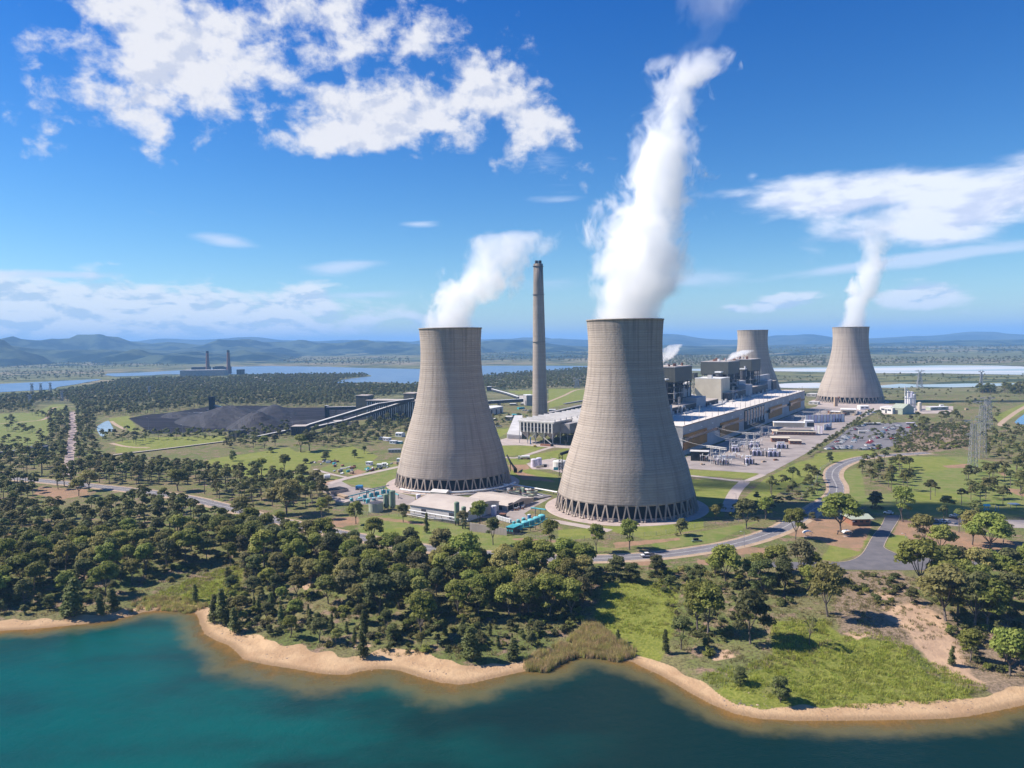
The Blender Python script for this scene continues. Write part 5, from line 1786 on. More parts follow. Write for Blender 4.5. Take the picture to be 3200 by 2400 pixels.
# ---- single trees that can be picked out one by one
SINGLE = [
 ('tall', 'H', 390, 560, 330, "slim gum tree on the grassy bank below the turquoise tanks", .9),
 ('gum', 'H', 885, 582, 345, "spreading gum tree just right of the turquoise tanks", .95),
 ('gum', 'H', 1285, 622, 380, "gum tree in front of the nearest tower, left of the other roadside one", .85),
 ('gum', 'H', 1565, 602, 345, "dark full gum tree in front of the nearest tower beside the road", 1.0),
 ('round', 'H', 2020, 478, 335, "round pale green tree right of the nearest tower above the road bend", 1.1),
 ('gum', 'H', 270, 430, 180, "tall gum tree hiding the lilac tank by the workshop", .9),
 ('gum', 'H', 130, 425, 265, "gum tree beside the dark silos behind the concrete wall", 1.0),
 ('gum', 'G', 1140, 655, 465, "broad gum tree below the pale green round tank", 1.0),
 ('gum', 'G', 1550, 642, 480, "gum tree before the left end of the curved roof shed", .9),
 ('cone', 'G', 1750, 735, 560, "narrow dark column tree on the grass below the long shed", .8),
 ('gum', 'G', 1300, 822, 605, "wide gum tree leaning over the road below the shed", 1.1),
 ('tall', 'G', 850, 612, 430, "slim gum tree left of a twin on the brown bank", .9),
 ('tall', 'G', 905, 578, 415, "slim gum tree right of a twin on the brown bank", .9),
 ('wide', 'G', 540, 575, 285, "very broad spreading tree by the road below the white boats", 1.25),
 ('gum', 'G', 1610, 935, 690, "gum tree standing right at the road edge below the shed", 1.0),
 ('gum', 'G', 1880, 965, 700, "gum tree overhanging the road, second right of the shed's column tree", 1.1),
 ('gum', 'G', 2095, 1145, 750, "tall gum tree with bare pale trunk in front of the road", 1.1),
 ('tall', 'G', 345, 1030, 720, "tall lone gum tree at the left edge of the middle woodland", 1.15),
 ('gum', 'G', 1345, 1455, 1090, "large gum tree in the middle of the woodland above the beach", 1.0),
 ('gum', 'G', 1710, 1645, 1240, "tall pale trunked gum tree just above the middle beach", .9),
 ('gum', 'G', 490, 700, 545, "small gum tree at the road gap left of the woodland", .9),
 ('gum', 'G', 150, 650, 420, "gum tree beside the road at the far left gap", 1.0),
 ('gum', 'I', 920, 425, 165, "dark gum tree on the inside of the road bend", 1.0),
 ('gum', 'I', 1085, 345, 150, "second dark gum tree on the inside of the road bend", 1.0),
 ('wide', 'I', 1340, 512, 250, "round topped gum tree on the brown lawn beside a picnic shelter", .9),
 ('wide', 'I', 1735, 452, 130, "very broad gum tree beside the pale roofed amenities hut", 1.15),
 ('round', 'I', 1490, 345, 278, "small dark bushy tree on the lawn near the road junction", 1.2),
 ('round', 'I', 2040, 245, 100, "round tree on the grass behind the amenities hut", 1.0),
 ('wide', 'I', 740, 895, 575, "leaning broad gum tree below the dotted road line", .95),
 ('round', 'I', 1060, 975, 690, "dense bushy tree in the clump below the road bend", 1.0),
 ('gum', 'I', 1400, 865, 520, "tall gum tree in the clump at the access road's left end", 1.0),
 ('wide', 'I', 1625, 1182, 735, "lone spreading gum tree with a long shadow on the lake bank", .85),
 ('gum', 'I', 500, 1312, 870, "tall gum tree, left of a close pair on the bank", .9),
 ('gum', 'I', 588, 1342, 900, "tall gum tree, right of a close pair on the bank", .9),
 ('gum', 'I', 955, 1412, 950, "straggly gum tree with a pale trunk on bare ground", .95),
 ('tall', 'I', 355, 1465, 1190, "thin brownish gum tree above the right beach", 1.0),
 ('bare', 'I', 1462, 1425, 1175, "pale half bare sapling in the tall grass", .9),
 ('cone', 'I', 222, 1500, 1290, "slim dark she oak at the sandy point", .9),
 ('round', 'I', 150, 830, 650, "grey green bushy tree just below the white utility truck", 1.0),
 ('round', 'H', 1460, 860, 650, "bushy tree below the road, left of the low dark one", 1.0),
 ('round', 'H', 1590, 885, 720, "low wide dark tree below the road", 1.2),
 ('shrub', 'I', 260, 905, 820, "small shrub at the top of the green gully", 1.0),
 ('round', 'J', 930, 245, 100, "round crowned tree near the white car behind the hut", 1.0),
 ('tall', 'J', 1168, 362, 60, "thin tree with a pale trunk beside the forked access road", .9),
 ('tall', 'J', 1328, 595, 300, "tall tree with a thin leaning trunk on the brown picnic lawn", 1.0),
 ('wide', 'J', 1490, 632, 390, "low wide tree casting a round shadow on the picnic lawn", 1.0),
 ('gum', 'J', 1765, 562, 270, "tree in front of the pale parking strip at the right", 1.0),
 ('wide', 'J', 1922, 622, 300, "very large spreading gum tree at the right of the picnic lawn", 1.15),
 ('round', 'J', 1642, 772, 600, "small round tree beside the access road at the right", .8),
 ('wide', 'J', 1310, 945, 520, "big leaning gum tree at the edge of the access road", 1.0),
 ('wide', 'J', 1535, 1215, 760, "large bright gum tree beside the bare sand patch", 1.05),
 ('gum', 'J', 1640, 1172, 770, "gum tree just behind the large bright one by the sand patch", 1.0),
 ('gum', 'J', 1785, 1275, 800, "gum tree in the right hand grove with a bare stem", 1.0),
 ('gum', 'J', 1890, 1305, 850, "dense gum tree at the front of the right hand grove", 1.1),
 ('round', 'J', 1245, 1060, 925, "low shrubby tree at the top of the bare sand patch", 1.0),
 ('cone', 'J', 1590, 1605, 1435, "narrow young tree beside the bottom of the sand patch", 1.0),
 ('gum', 'J', 1745, 1570, 1290, "small gum tree right of the sand patch's lower end", .95),
 ('wide', 'J', 2090, 1690, 1290, "dense tree at the right edge above the beach", 1.0),
 ('wide', 'F', 910, 992, 720, "small spreading tree on the grass above the left cove", 1.0),
 ('cone', 'F', 870, 1168, 980, "small dark she oak above the left cove shore", 1.3),
 ('cone', 'F', 975, 1125, 935, "short dark she oak beside the reeds of the left cove", 1.6),
 ('cone', 'F', 640, 1180, 850, "big dark she oak at the end of the left beach", 1.6),
 ('cone', 'F', 1690, 1042, 900, "narrow she oak in the green clearing behind the cove", 1.1),
 ('cone', 'F', 1850, 1235, 990, "pointed she oak, left of the pair on the sandy point", 1.1),
 ('cone', 'F', 1922, 1245, 935, "pointed she oak, right of the pair on the sandy point", 1.1),
 ('cone', 'F', 2025, 1322, 1100, "bushy she oak behind the sandy point", 1.3),
 ('cone', 'H', 200, 1555, 1270, "broad dark she oak above the middle beach", 1.7),
 ('cone', 'H', 570, 1550, 1370, "wide low she oak left of the brown reeds", 1.8),
 ('cone', 'H', 1470, 1402, 1290, "tiny dark she oak in the gully grass", 1.3),
 ('cone', 'K', 1565, 348, 235, "dark she oak above the middle of the beach", 1.3),
 ('round', 'L', 1162, 545, 435, "round grey shrub near the right beach", 1.0),
 ('round', 'L', 985, 470, 395, "low grey shrub in the tall grass by the beach", 1.0),
 ('round', 'E', 535, 1228, 1140, "small dark tree on the lawn below the car park", .9),
 ('round', 'E', 330, 1312, 1265, "tiny round bush on the lawn left of the road, upper one", .9),
 ('round', 'E', 262, 1355, 1300, "tiny round bush on the lawn left of the road, lower one", .9),
 ('round', 'B', 75, 1218, 1130, "round tree on the lawn at its left end", .9),
 ('tall', 'B', 325, 1350, 1195, "open crowned tree alone on the bright lawn", 1.3),
 ('gum', 'B', 525, 1300, 1160, "dark leafy tree on the lawn beside a clump", 1.0),
 ('round', 'B', 670, 1330, 1245, "grey bushy clump below the lawn", 1.6),
 ('round', 'B', 705, 1240, 1195, "low dark bush at the lawn edge", 1.5),
 ('round', 'B', 878, 1222, 1135, "dense conical dark tree beside the junk yard", 1.1),
 ('tall', 'B', 663, 1140, 990, "tall narrow tree below the conveyor transfer house", 1.4),
 ('tall', 'B', 738, 1130, 975, "tall dark tree right of the conveyor transfer house", 1.4),
 ('round', 'B', 1130, 1190, 1120, "round bright tree on the lawn near the tower", 1.0),
 ('tall', 'B', 1212, 1155, 1090, "dark small tree on the lawn near the tower", 1.2),
 ('gum', 'B', 440, 1090, 985, "pale tree above the lawn, right of two", 1.0),
 ('gum', 'B', 350, 1110, 1000, "pale tree above the lawn, left of two", 1.1),
 ('round', 'B', 400, 1145, 1095, "low dark bush on top of the lawn", 1.6),
 ('gum', 'A', 1540, 1480, 1290, "gum tree with a clear trunk at the edge of the brown clearing", 1.3),
 ('gum', 'A', 680, 1520, 1360, "gum tree standing in the pale clearing at the left", 1.1),
 ('gum', 'A', 770, 1470, 1300, "forked gum tree behind the pale clearing at the left", 1.2),
]
for e in SINGLE:
 tree_px(e[0], e[1], e[2], e[3], e[4], e[5], e[6])

# ---- woods: scattered inside outlines read off the photograph
ZONES = [
 # crop, outline of the tree feet, spacing, heights, styles, label
 ('F', [(-700, 300), (300, 270), (700, 330), (1200, 200), (1400, 215), (1700, 330), (1950, 380), (2212, 430), (2230, 700), (2000, 745), (1800, 740), (1500, 740), (1280, 860), (1180, 900), (950, 830), (700, 900), (500, 1050), (200, 1090), (-700, 1110)], 8.6, (11, 17), ['gum', 'gum', 'gum', 'wide', 'tall'], "in the thick bushland left of the cove"),
 ('G', [(30, 740), (420, 760), (620, 800), (1100, 850), (1450, 905), (1700, 965), (2212, 1010), (2212, 1520), (2000, 1500), (1500, 1460), (900, 1370), (560, 1330), (250, 1330), (200, 1100), (60, 1000)], 8.8, (10, 17), ['gum', 'gum', 'wide', 'tall', 'round'], "in the middle woodland above the beach"),
 ('H', [(0, 790), (250, 790), (600, 760), (900, 745), (1150, 790), (1240, 900), (1250, 1100), (1150, 1230), (850, 1240), (500, 1200), (0, 1210)], 8.6, (12, 18), ['gum', 'gum', 'wide', 'wide'], "in the dark wood left of the green gully"),
 ('I', [(560, 820), (850, 800), (1150, 760), (1500, 800), (1480, 960), (1250, 980), (1000, 960), (700, 900)], 10, (9, 14), ['gum', 'wide', 'round'], "in the clump below the road bend"),
 ('J', [(1560, 820), (2212, 830), (2900, 830), (2900, 1500), (2212, 1330), (1950, 1280), (1700, 1160), (1420, 1060)], 10, (13, 18), ['gum', 'wide', 'wide'], "in the right hand grove above the lake"),
 ('A', [(-700, 1200), (-50, 1180), (360, 1180), (380, 1330), (300, 1400), (-50, 1420), (-700, 1440)], 12, (13, 18), ['gum', 'wide'], "in the bright grove at the far left"),
 ('F', [(-700, 60), (200, 40), (330, 60), (320, 150), (200, 220), (-700, 280)], 10, (12, 17), ['gum', 'wide'], "in the thick bushland left of the cove"),
 ('A', [(430, 1345), (600, 1360), (880, 1300), (1250, 1260), (1900, 1360), (1850, 1420), (1300, 1430), (900, 1420), (500, 1470)], 8.2, (12, 18), ['gum', 'wide', 'tall'], "in the tree belt behind the road at the left"),
 ('A', [(1800, 1440), (2212, 1360), (2212, 1500), (1980, 1600), (1700, 1560)], 9, (13, 19), ['gum', 'wide'], "in the tree belt behind the road at the left"),
 ('B', [(0, 1400), (320, 1440), (560, 1420), (860, 1500), (900, 1600), (600, 1640), (0, 1580)], 8.5, (13, 19), ['gum', 'wide'], "in the tree belt behind the road at the left"),
 ('I', [(560, 330), (700, 280), (850, 250), (1150, 180), (1300, 150), (1560, 110), (1480, 180), (1250, 240), (1130, 300), (900, 330), (650, 370)], 9, (6, 12), ['round', 'gum', 'round'], "on the bank between the nearest tower and the road"),
 ('I', [(1030, 130), (1250, 20), (1560, -30), (1590, 60), (1400, 150), (1150, 160)], 11, (11, 16), ['gum', 'round'], "in the dark clump left of the cut road"),
 ('E', [(780, 1290), (1000, 1240), (1220, 1260), (1240, 1480), (1050, 1500), (860, 1400)], 10, (10, 15), ['round', 'gum', 'wide'], "in the dark grove right of the cut road"),
 ('E', [(1140, 1490), (1560, 1620), (2212, 1620), (2212, 1500), (1900, 1540), (1640, 1560), (1250, 1430)], 15, (10, 16), ['wide', 'round', 'gum'], "on the grass near the playground"),
 ('E', [(1640, 1400), (1900, 1300), (2300, 1280), (2600, 1600), (1700, 1620)], 12, (10, 16), ['wide', 'round', 'gum'], "in the loose trees right of the pylons"),
 ('J', [(1250, 330), (1640, 300), (2212, 470), (2700, 520), (2700, 700), (2212, 680), (1700, 700)], 17, (11, 16), ['wide', 'gum'], "on the picnic lawn at the right"),
 ('E', [(1850, 1000), (2300, 920), (2700, 900), (2700, 1290), (2100, 1250), (1880, 1180)], 10, (7, 13), ['round', 'wide'], "scattered beyond the pylons at the right"),
 ('G', [(20, 1120), (200, 1250), (600, 1400), (1400, 1560), (2000, 1600), (2212, 1590), (2212, 1740), (1600, 1730), (900, 1700), (400, 1620), (60, 1520)], 6.8, (4, 10), ['cone', 'round', 'gum', 'tall', 'cone', 'gum'], "on the sandy ground just above the middle beach"),
 ('H', [(200, 1300), (620, 1280), (900, 1330), (800, 1420), (600, 1520), (200, 1520)], 8, (3, 7), ['round', 'cone'], "on the sandy ground just above the middle beach"),
 ('J', [(1700, 1480), (2212, 1560), (2700, 1600), (2700, 1800), (2212, 1760), (1850, 1640)], 9, (6, 11), ['wide', 'round', 'cone'], "at the lower right edge above the beach"),
 ('F', [(0, 1090), (400, 1080), (600, 1130), (560, 1170), (0, 1170)], 8, (4, 9), ['round', 'cone'], "behind the left beach"),
 ('I', [(380, 1450), (620, 1440), (720, 1530), (420, 1540)], 7, (2.5, 4), ['shrub', 'round'], "in the low bushes by the sandy point"),
]
CLEAR = [P('S', 1762, 1746)]
rz_ = random.Random(5)
POOL = []
grid = {}


def free(x, y, d):
 g = 12.0
 i, j = int(x // g), int(y // g)
 R = int(math.ceil(d / g))
 for a in range(i - R, i + R + 1):
  for b in range(j - R, j + R + 1):
   for (u, v) in grid.get((a, b), ()):
    if (u - x) ** 2 + (v - y) ** 2 < d * d:
     return False
 return True


def occupy(x, y):
 grid.setdefault((int(x // 12.0), int(y // 12.0)), []).append((x, y))


for (x, y, st) in PLACED:
 occupy(x, y)
road_np = np.array([(p.x, p.y) for p in mainline])


def scatter_zone(k, pts, space, far=False, tries=30, ground=True):
 w = [(PG(k, a, b) if ground else P(k, a, b)) for a, b in pts]
 wn = np.array([(p.x, p.y) for p in w])
 lo, hi = wn.min(0), wn.max(0)
 nmax = int((hi[0] - lo[0]) * (hi[1] - lo[1]) / (space * space) * tries * 0.2) + 20
 rr = np.random.default_rng(int(space * 10 + abs(pts[0][0]) + abs(pts[0][1])))
 X = rr.uniform(lo[0], hi[0], nmax)
 Y = rr.uniform(lo[1], hi[1], nmax)
 ok = inside(X, Y, wn)
 X, Y = X[ok], Y[ok]
 if not far:
  ok = seg_dist(X, Y, road_np) > 10
  X, Y = X[ok], Y[ok]
 out = []
 for x, y in zip(X, Y):
  if free(x, y, space):
   occupy(x, y)
   out.append((float(x), float(y)))
 return out


for k, pts, space, hh, styles, where in ZONES:
 for (x, y) in scatter_zone(k, pts, space):
  POOL.append((x, y, rz_.uniform(*hh), rz_.choice(styles), where))
# rows: along the car park, the gravel corridor
def row(k, pts, space, hh, styles, where, jit=1.5):
 ln = [P(k, a, b) for a, b in pts]
 d, acc = 0, 0
 for p, q in zip(ln[:-1], ln[1:]):
  L = (q - p).length
  for i in range(max(1, int(L / space))):
   t = (i + 0.5) / max(1, int(L / space))
   c = p.lerp(q, t)
   POOL.append((c.x + rz_.uniform(-jit, jit), c.y + rz_.uniform(-jit, jit), rz_.uniform(*hh), rz_.choice(styles), where))


row('E', [(340, 1185), (420, 1130), (520, 1070), (640, 980), (760, 900), (850, 830), (920, 790)], 9, (6, 9), ['round', 'round', 'gum'], "in the row between the paved yard and the car park")
row('E', [(930, 830), (1010, 880), (1100, 900)], 14, (9, 13), ['gum', 'round'], "at the head of the car park")
row('E', [(690, 1000), (800, 1050), (960, 1010), (1130, 1000)], 16, (6, 9), ['round'], "among the parked cars")
row('E', [(720, 960), (840, 900), (960, 920), (1080, 940)], 13, (7, 10), ['round', 'gum'], "among the parked cars")
row('E', [(880, 970), (1000, 1040), (1100, 1030), (1180, 960)], 14, (7, 10), ['round', 'gum'], "among the parked cars")
row('E', [(860, 1180), (1000, 1160), (1040, 1180)], 12, (8, 12), ['round', 'gum'], "below the car park")
row('E', [(1230, 990), (1320, 960), (1380, 940), (1290, 880), (1180, 880)], 11, (10, 15), ['round', 'gum'], "right of the car park")
row('E', [(1500, 880), (1560, 850), (1620, 860), (1680, 880)], 9, (11, 16), ['wide', 'round'], "in the isolated dense clump above the scrub")
MARKS = [(P(*a), t_) for a, t_ in ((('F', 300, 1200), "the left beach"), (('F', 1400, 1020), "the head of the left cove"), (('F', 1800, 1150), "the sandy point"), (('G', 800, 1650), "the middle beach"), (('H', 150, 1560), "the broad she oak"), (('H', 1100, 1300), "the brown reeds"),
  (('H', 1400, 1000), "the green gully"), (('I', 740, 900), "the leaning broad gum"), (('I', 1625, 1182), "the lone spreading gum"), (('J', 1310, 945), "the big leaning gum"), (('J', 1535, 1215), "the large bright gum"), (('J', 2100, 1300), "the right edge grove"), (('F', 600, 400), "the far left thicket"), (('G', 345, 1030), "the tall lone gum"),
  (('G', 1300, 822), "the gum leaning over the road"), (('G', 1345, 1455), "the large woodland gum"), (('F', 1100, 500), "the centre of the left bush"), (('A', 680, 1520), "the pale clearing"), (('B', 540, 1600), "the very broad roadside tree"), (('H', 2020, 478), "the round pale tree"), (('E', 640, 985), "the car park's left edge"), (('E', 1000, 1350), "the dark grove"))]


def describe(x, y, size, kindname, where):
 p, t_ = min(MARKS, key=lambda m: (m[0].x - x) ** 2 + (m[0].y - y) ** 2)
 dx, dy = x - p.x, y - p.y
 side = ("right of" if dx > 0 else "left of") if abs(dx) > abs(dy) else ("behind" if dy > 0 else "in front of")
 far_ = "just " if dx * dx + dy * dy < 500 else ("well " if dx * dx + dy * dy > 2500 else "")
 return "%s %s %s%s %s" % (size, kindname, far_, side, t_)


POOL.sort(key=lambda e: e[0] ** 2 + e[1] ** 2)
LEFT = []
PLANTED = {}
for e in POOL:
 x, y, h, st, where = e
 kindname = {'gum': 'gum tree', 'wide': 'broad gum tree', 'tall': 'slender gum tree', 'round': 'bushy tree', 'cone': 'dark she oak', 'shrub': 'shrub'}[st]
 size = 'tall' if h > 14.5 else ('small' if h < 8 else 'middling')
 if NTREES[0] < 372:
  plant(st, Vector((x, y, H(x, y) - 0.1)), h, describe(x, y, size, kindname, where), "trees " + where)
  PLANTED.setdefault(col.objects[-3]["label"] if "label" in col.objects[-3] else "", []).append(col.objects[-3])
 else:
  LEFT.append(e)


for lab_, os_ in PLANTED.items():
 if len(os_) > 1 and lab_:
  os_.sort(key=lambda o: o.location.y)
  for o, w_ in zip(os_, ("nearest", "second nearest", "third nearest", "fourth nearest", "fifth nearest", "sixth nearest", "seventh nearest")):
   o['label'] = lab_ + ", " + w_


# ---- the rest: distant woodland as one mass, drawn with geometry nodes
def gn_scatter(name, label, meshes, pts, kind='stuff'):
 """pts: (x, y, z, rz, sx, sz, index)"""
 src = bpy.data.collections.new(name + "_source")
 for i, me in enumerate(meshes):
  o = bpy.data.objects.new("%s_source_%02d" % (name, i), me)
  src.objects.link(o)
 me = bpy.data.meshes.new(name)
 me.from_pydata([p[:3] for p in pts], [], [])
 for an, ty, vals in (('rz', 'FLOAT', [p[3] for p in pts]), ('sx', 'FLOAT', [p[4] for p in pts]), ('sz', 'FLOAT', [p[5] for p in pts]), ('pick', 'INT', [int(p[6]) for p in pts])):
  a = me.attributes.new(an, ty, 'POINT')
  a.data.foreach_set('value', vals)
 o = bpy.data.objects.new(name, me)
 col.objects.link(o)
 g = bpy.data.node_groups.new(name, 'GeometryNodeTree')
 g.interface.new_socket('Geometry', in_out='INPUT', socket_type='NodeSocketGeometry')
 g.interface.new_socket('Geometry', in_out='OUTPUT', socket_type='NodeSocketGeometry')
 gi, go = g.nodes.new('NodeGroupInput'), g.nodes.new('NodeGroupOutput')
 iop = g.nodes.new('GeometryNodeInstanceOnPoints')
 ci = g.nodes.new('GeometryNodeCollectionInfo')
 ci.inputs['Collection'].default_value = src
 ci.inputs['Separate Children'].default_value = True
 ci.inputs['Reset Children'].default_value = True
 iop.inputs['Pick Instance'].default_value = True

 def at(nm, ty):
  a = g.nodes.new('GeometryNodeInputNamedAttribute')
  a.data_type = ty
  a.inputs['Name'].default_value = nm
  return a.outputs['Attribute']
 cr = g.nodes.new('ShaderNodeCombineXYZ')
 cs = g.nodes.new('ShaderNodeCombineXYZ')
 g.links.new(at('rz', 'FLOAT'), cr.inputs[2])
 sx = at('sx', 'FLOAT')
 g.links.new(sx, cs.inputs[0])
 g.links.new(sx, cs.inputs[1])
 g.links.new(at('sz', 'FLOAT'), cs.inputs[2])
 g.links.new(gi.outputs[0], iop.inputs['Points'])
 g.links.new(ci.outputs[0], iop.inputs['Instance'])
 g.links.new(at('pick', 'INT'), iop.inputs['Instance Index'])
 g.links.new(cr.outputs[0], iop.inputs['Rotation'])
 g.links.new(cs.outputs[0], iop.inputs['Scale'])
 g.links.new(iop.outputs[0], go.inputs[0])
 md = o.modifiers.new("scatter", 'NODES')
 md.node_group = g
 return tag(o, label, kind=kind)


def low_tree(seed, leafm, style='gum'):
 """light version: crown and trunk in one mesh"""
 rng = np.random.default_rng(seed)
 cs, ns, ss = [], [], []
 for i in range(11):
  a, t = rng.uniform(0, 6.28), rng.uniform(0, 1)
  r = 4.6 * t
  p = np.array([r * math.cos(a), r * math.sin(a), (6 + 8.0 * math.sqrt(1 - t * t * .9)) - rng.uniform(0, 3)]) if style == 'gum' else np.array([r * math.cos(a), r * math.sin(a), 2 + 9 * math.sqrt(1 - t * t * .9) * rng.uniform(.3, 1)])
  k = 34
  d = rng.normal(size=(k, 3))
  d /= np.linalg.norm(d, axis=1, keepdims=True)
  d[:, 2] = np.where(d[:, 2] < -0.2, -d[:, 2] * .7, d[:, 2])
  cs.append(p + d * rng.uniform(1.3, 2.2) * np.array([1, 1, .7]))
  nn = d + rng.normal(size=(k, 3)) * .4 + np.array([0, 0, .3])
  ns.append(nn / np.linalg.norm(nn, axis=1, keepdims=True))
  ss.append(rng.uniform(.7, 1.2, size=k) * .8)
 c, nn, s = np.vstack(cs), np.vstack(ns), np.concatenate(ss)
 v = rot_quads(c, nn, s, rng)
 me = mesh_np("distant_tree", v, len(c), leafm)
 if style == 'gum':
  import bmesh
  bm = bmesh.new()
  bm.from_mesh(me)
  ring = [[bm.verts.new((r * math.cos(t), r * math.sin(t), z)) for t in (0, 1.57, 3.14, 4.71)] for r, z in ((.35, -1), (.2, 9))]
  for i in range(4):
   f = bm.faces.new((ring[0][i], ring[0][(i + 1) % 4], ring[1][(i + 1) % 4], ring[1][i]))
   f.material_index = 1
  bm.to_mesh(me)
  bm.free()
  me.materials.append(M['bark'])
 return me


M['leaf_far'] = leaf_material("distant_leaves", (0.13, 0.14, 0.04), (0.175, 0.17, 0.055), (0.18, 0.145, 0.07))
LOW = [low_tree(21, M['leaf_far']), low_tree(22, M['leaf_far']), low_tree(23, M['leaf_dark']), low_tree(24, M['leaf_far'], 'round'), low_tree(25, M['leaf_dark'], 'round')]
far_pts = []
for (x, y, h, st, where) in LEFT:
 k = h / 15
 far_pts.append((x, y, H(x, y) - .1, rz_.uniform(0, 6.28), k, k, rz_.randrange(3) if st in ('gum', 'wide', 'tall') else 3 + rz_.randrange(2)))
FAR = [
 ('A', [(-900, 700), (0, 672), (200, 662), (500, 640), (700, 600), (900, 560), (1050, 528), (1400, 515), (1700, 508), (2000, 520), (2212, 560), (2212, 735), (1800, 735), (1560, 650), (1500, 650), (1400, 700), (1250, 730), (800, 800), (640, 735), (560, 700), (300, 720), (250, 790), (0, 800), (-900, 830)], 10.5, (10, 15)),
 ('A', [(1000, 740), (1480, 780), (1250, 815), (1000, 830), (840, 835), (780, 800)], 10.5, (10, 15)),
 ('A', [(1400, 660), (1520, 650), (1850, 610), (2212, 640), (2212, 740), (1850, 745), (1480, 785), (1300, 760)], 10.5, (10, 15)),
 ('B', [(200, 490), (600, 484), (900, 482), (1200, 480), (1260, 484), (1170, 498), (1000, 520), (930, 560), (1300, 575), (1670, 570), (1800, 600), (1700, 640), (1560, 640), (1250, 690), (1120, 660), (1120, 745), (560, 755), (400, 735), (0, 735), (0, 540), (60, 500)], 10.5, (10, 15)),
 ('C', [(820, 505), (960, 480), (1130, 470), (1450, 448), (1760, 420), (1760, 590), (1420, 595), (1100, 612), (900, 612), (860, 590)], 11, (8, 14)),
 ('A', [(425, 820), (590, 780), (590, 1000), (555, 1180), (540, 1310), (430, 1300), (440, 1150), (430, 1000)], 10, (9, 14)),
 ('A', [(665, 770), (800, 790), (820, 1000), (830, 1150), (960, 1280), (680, 1330), (650, 1200), (672, 1000)], 10, (9, 14)),
 ('A', [(830, 1000), (1000, 985), (1130, 980), (1290, 1020), (1300, 1060), (1180, 1080), (960, 1040), (840, 1050)], 13, (8, 13)),
 ('A', [(1320, 990), (1700, 975), (2000, 1010), (2212, 1000), (2212, 1110), (1900, 1110), (1950, 1040), (1600, 1040), (1340, 1040)], 12, (8, 13)),
 ('B', [(180, 960), (560, 900), (560, 1010), (230, 1040), (0, 1080), (0, 1000)], 11, (8, 12)),
 ('B', [(700, 1010), (900, 960), (1200, 900), (1500, 860), (1620, 870), (1580, 1000), (1500, 960), (1400, 1050), (1200, 1090), (900, 1100), (720, 1080)], 11, (9, 14)),
 ('C', [(930, 850), (1040, 860), (1150, 850), (1280, 830), (1200, 880), (1100, 930), (960, 930)], 12, (7, 11)),
 ('A', [(40, 890), (130, 885), (100, 860)], 8, (9, 12)), ('A', [(50, 970), (280, 985), (270, 940), (100, 940)], 11, (9, 13)), ('A', [(270, 820), (420, 860), (380, 830)], 9, (9, 12)),
 ('A', [(-600, 1100), (260, 1100), (250, 1060), (0, 1050), (-600, 1050)], 13, (8, 13)),
 ('A', [(-900, 470), (0, 450), (900, 440), (900, 500), (0, 530), (-900, 540)], 34, (9, 14)), ('A', [(-900, 360), (0, 350), (1200, 370), (1600, 400), (800, 425), (-900, 430)], 46, (10, 16)),
 ('C', [(820, 290), (1750, 280), (1750, 370), (820, 360)], 60, (14, 22)), ('B', [(300, 340), (1600, 330), (1600, 390), (700, 390)], 60, (12, 20)),
 ('E', [(-900, 540), (60, 500), (480, 500), (500, 545), (100, 545), (-900, 560)], 36, (7, 11)), ('E', [(940, 480), (2212, 485), (3300, 490), (3300, 545), (1700, 545), (1100, 550)], 34, (6, 11)),
 ('E', [(940, 600), (2300, 600), (2300, 650), (1600, 640), (1200, 700), (1000, 690)], 30, (6, 10)), ('E', [(1800, 610), (1950, 600), (1960, 640), (1830, 640)], 9, (12, 18)), ('E', [(2030, 600), (2200, 590), (2500, 600), (2500, 640), (2040, 640)], 9, (14, 20)),
 ('E', [(20, 330), (500, 320), (500, 400), (20, 405)], 34, (12, 18)), ('E', [(890, 340), (2212, 330), (3300, 320), (3300, 385), (1500, 385), (900, 395)], 40, (12, 18)),
 ('E', [(0, 230), (2212, 230), (3300, 230), (3300, 300), (0, 300)], 95, (18, 28)), ('D', [(470, 310), (1100, 320), (1100, 400), (470, 410)], 30, (12, 18)),
 ('E', [(1050, 1010), (1250, 960), (1500, 890), (1740, 900), (1740, 1060), (1500, 1130), (1250, 1170), (1080, 1120)], 8.5, (2.5, 5)), ('E', [(1700, 700), (2000, 640), (2200, 660), (1900, 760), (1700, 760)], 22, (6, 10)),
 ('A', [(330, 1010), (440, 1000), (440, 1300), (380, 1300)], 11, (9, 13)), ('E', [(1880, 800), (2000, 780), (1950, 960), (1880, 960)], 14, (6, 10)),
]
rf = random.Random(8)
for k, pts, sp, hh in FAR:
 for (x, y) in scatter_zone(k, pts, sp, far=True, ground=False, tries=40):
  if y < 420:
   continue
  h = rf.uniform(*hh)
  far_pts.append((x, y, -0.2, rf.uniform(0, 6.28), h / 15 * rf.uniform(.9, 1.25), h / 15, rf.randrange(5)))
gn_scatter("distant_woodland", "mass of distant gum woodland on the plain", LOW, far_pts)


# ---- grass, reeds and low scrub on the bank
def tuft_mesh(name, seed, n, h, spread, m, wid=0.09, lean=0.35):
 rng = np.random.default_rng(seed)
 vs, fs = [], []
 for i in range(n):
  a, r = rng.uniform(0, 6.28), spread * math.sqrt(rng.uniform(0, 1))
  x, y = r * math.cos(a), r * math.sin(a)
  b = rng.uniform(0, 6.28)
  hh = h * rng.uniform(.55, 1.1)
  lx, ly = rng.normal() * lean * hh, rng.normal() * lean * hh
  w = wid * rng.uniform(.7, 1.4)
  k = len(vs)
  vs += [(x - w * math.cos(b), y - w * math.sin(b), -0.05), (x + w * math.cos(b), y + w * math.sin(b), -0.05), (x + lx, y + ly, hh)]
  fs.append((k, k + 1, k + 2))
 me = bpy.data.meshes.new(name)
 me.from_pydata(vs, [], fs)
 me.materials.append(m)
 return me


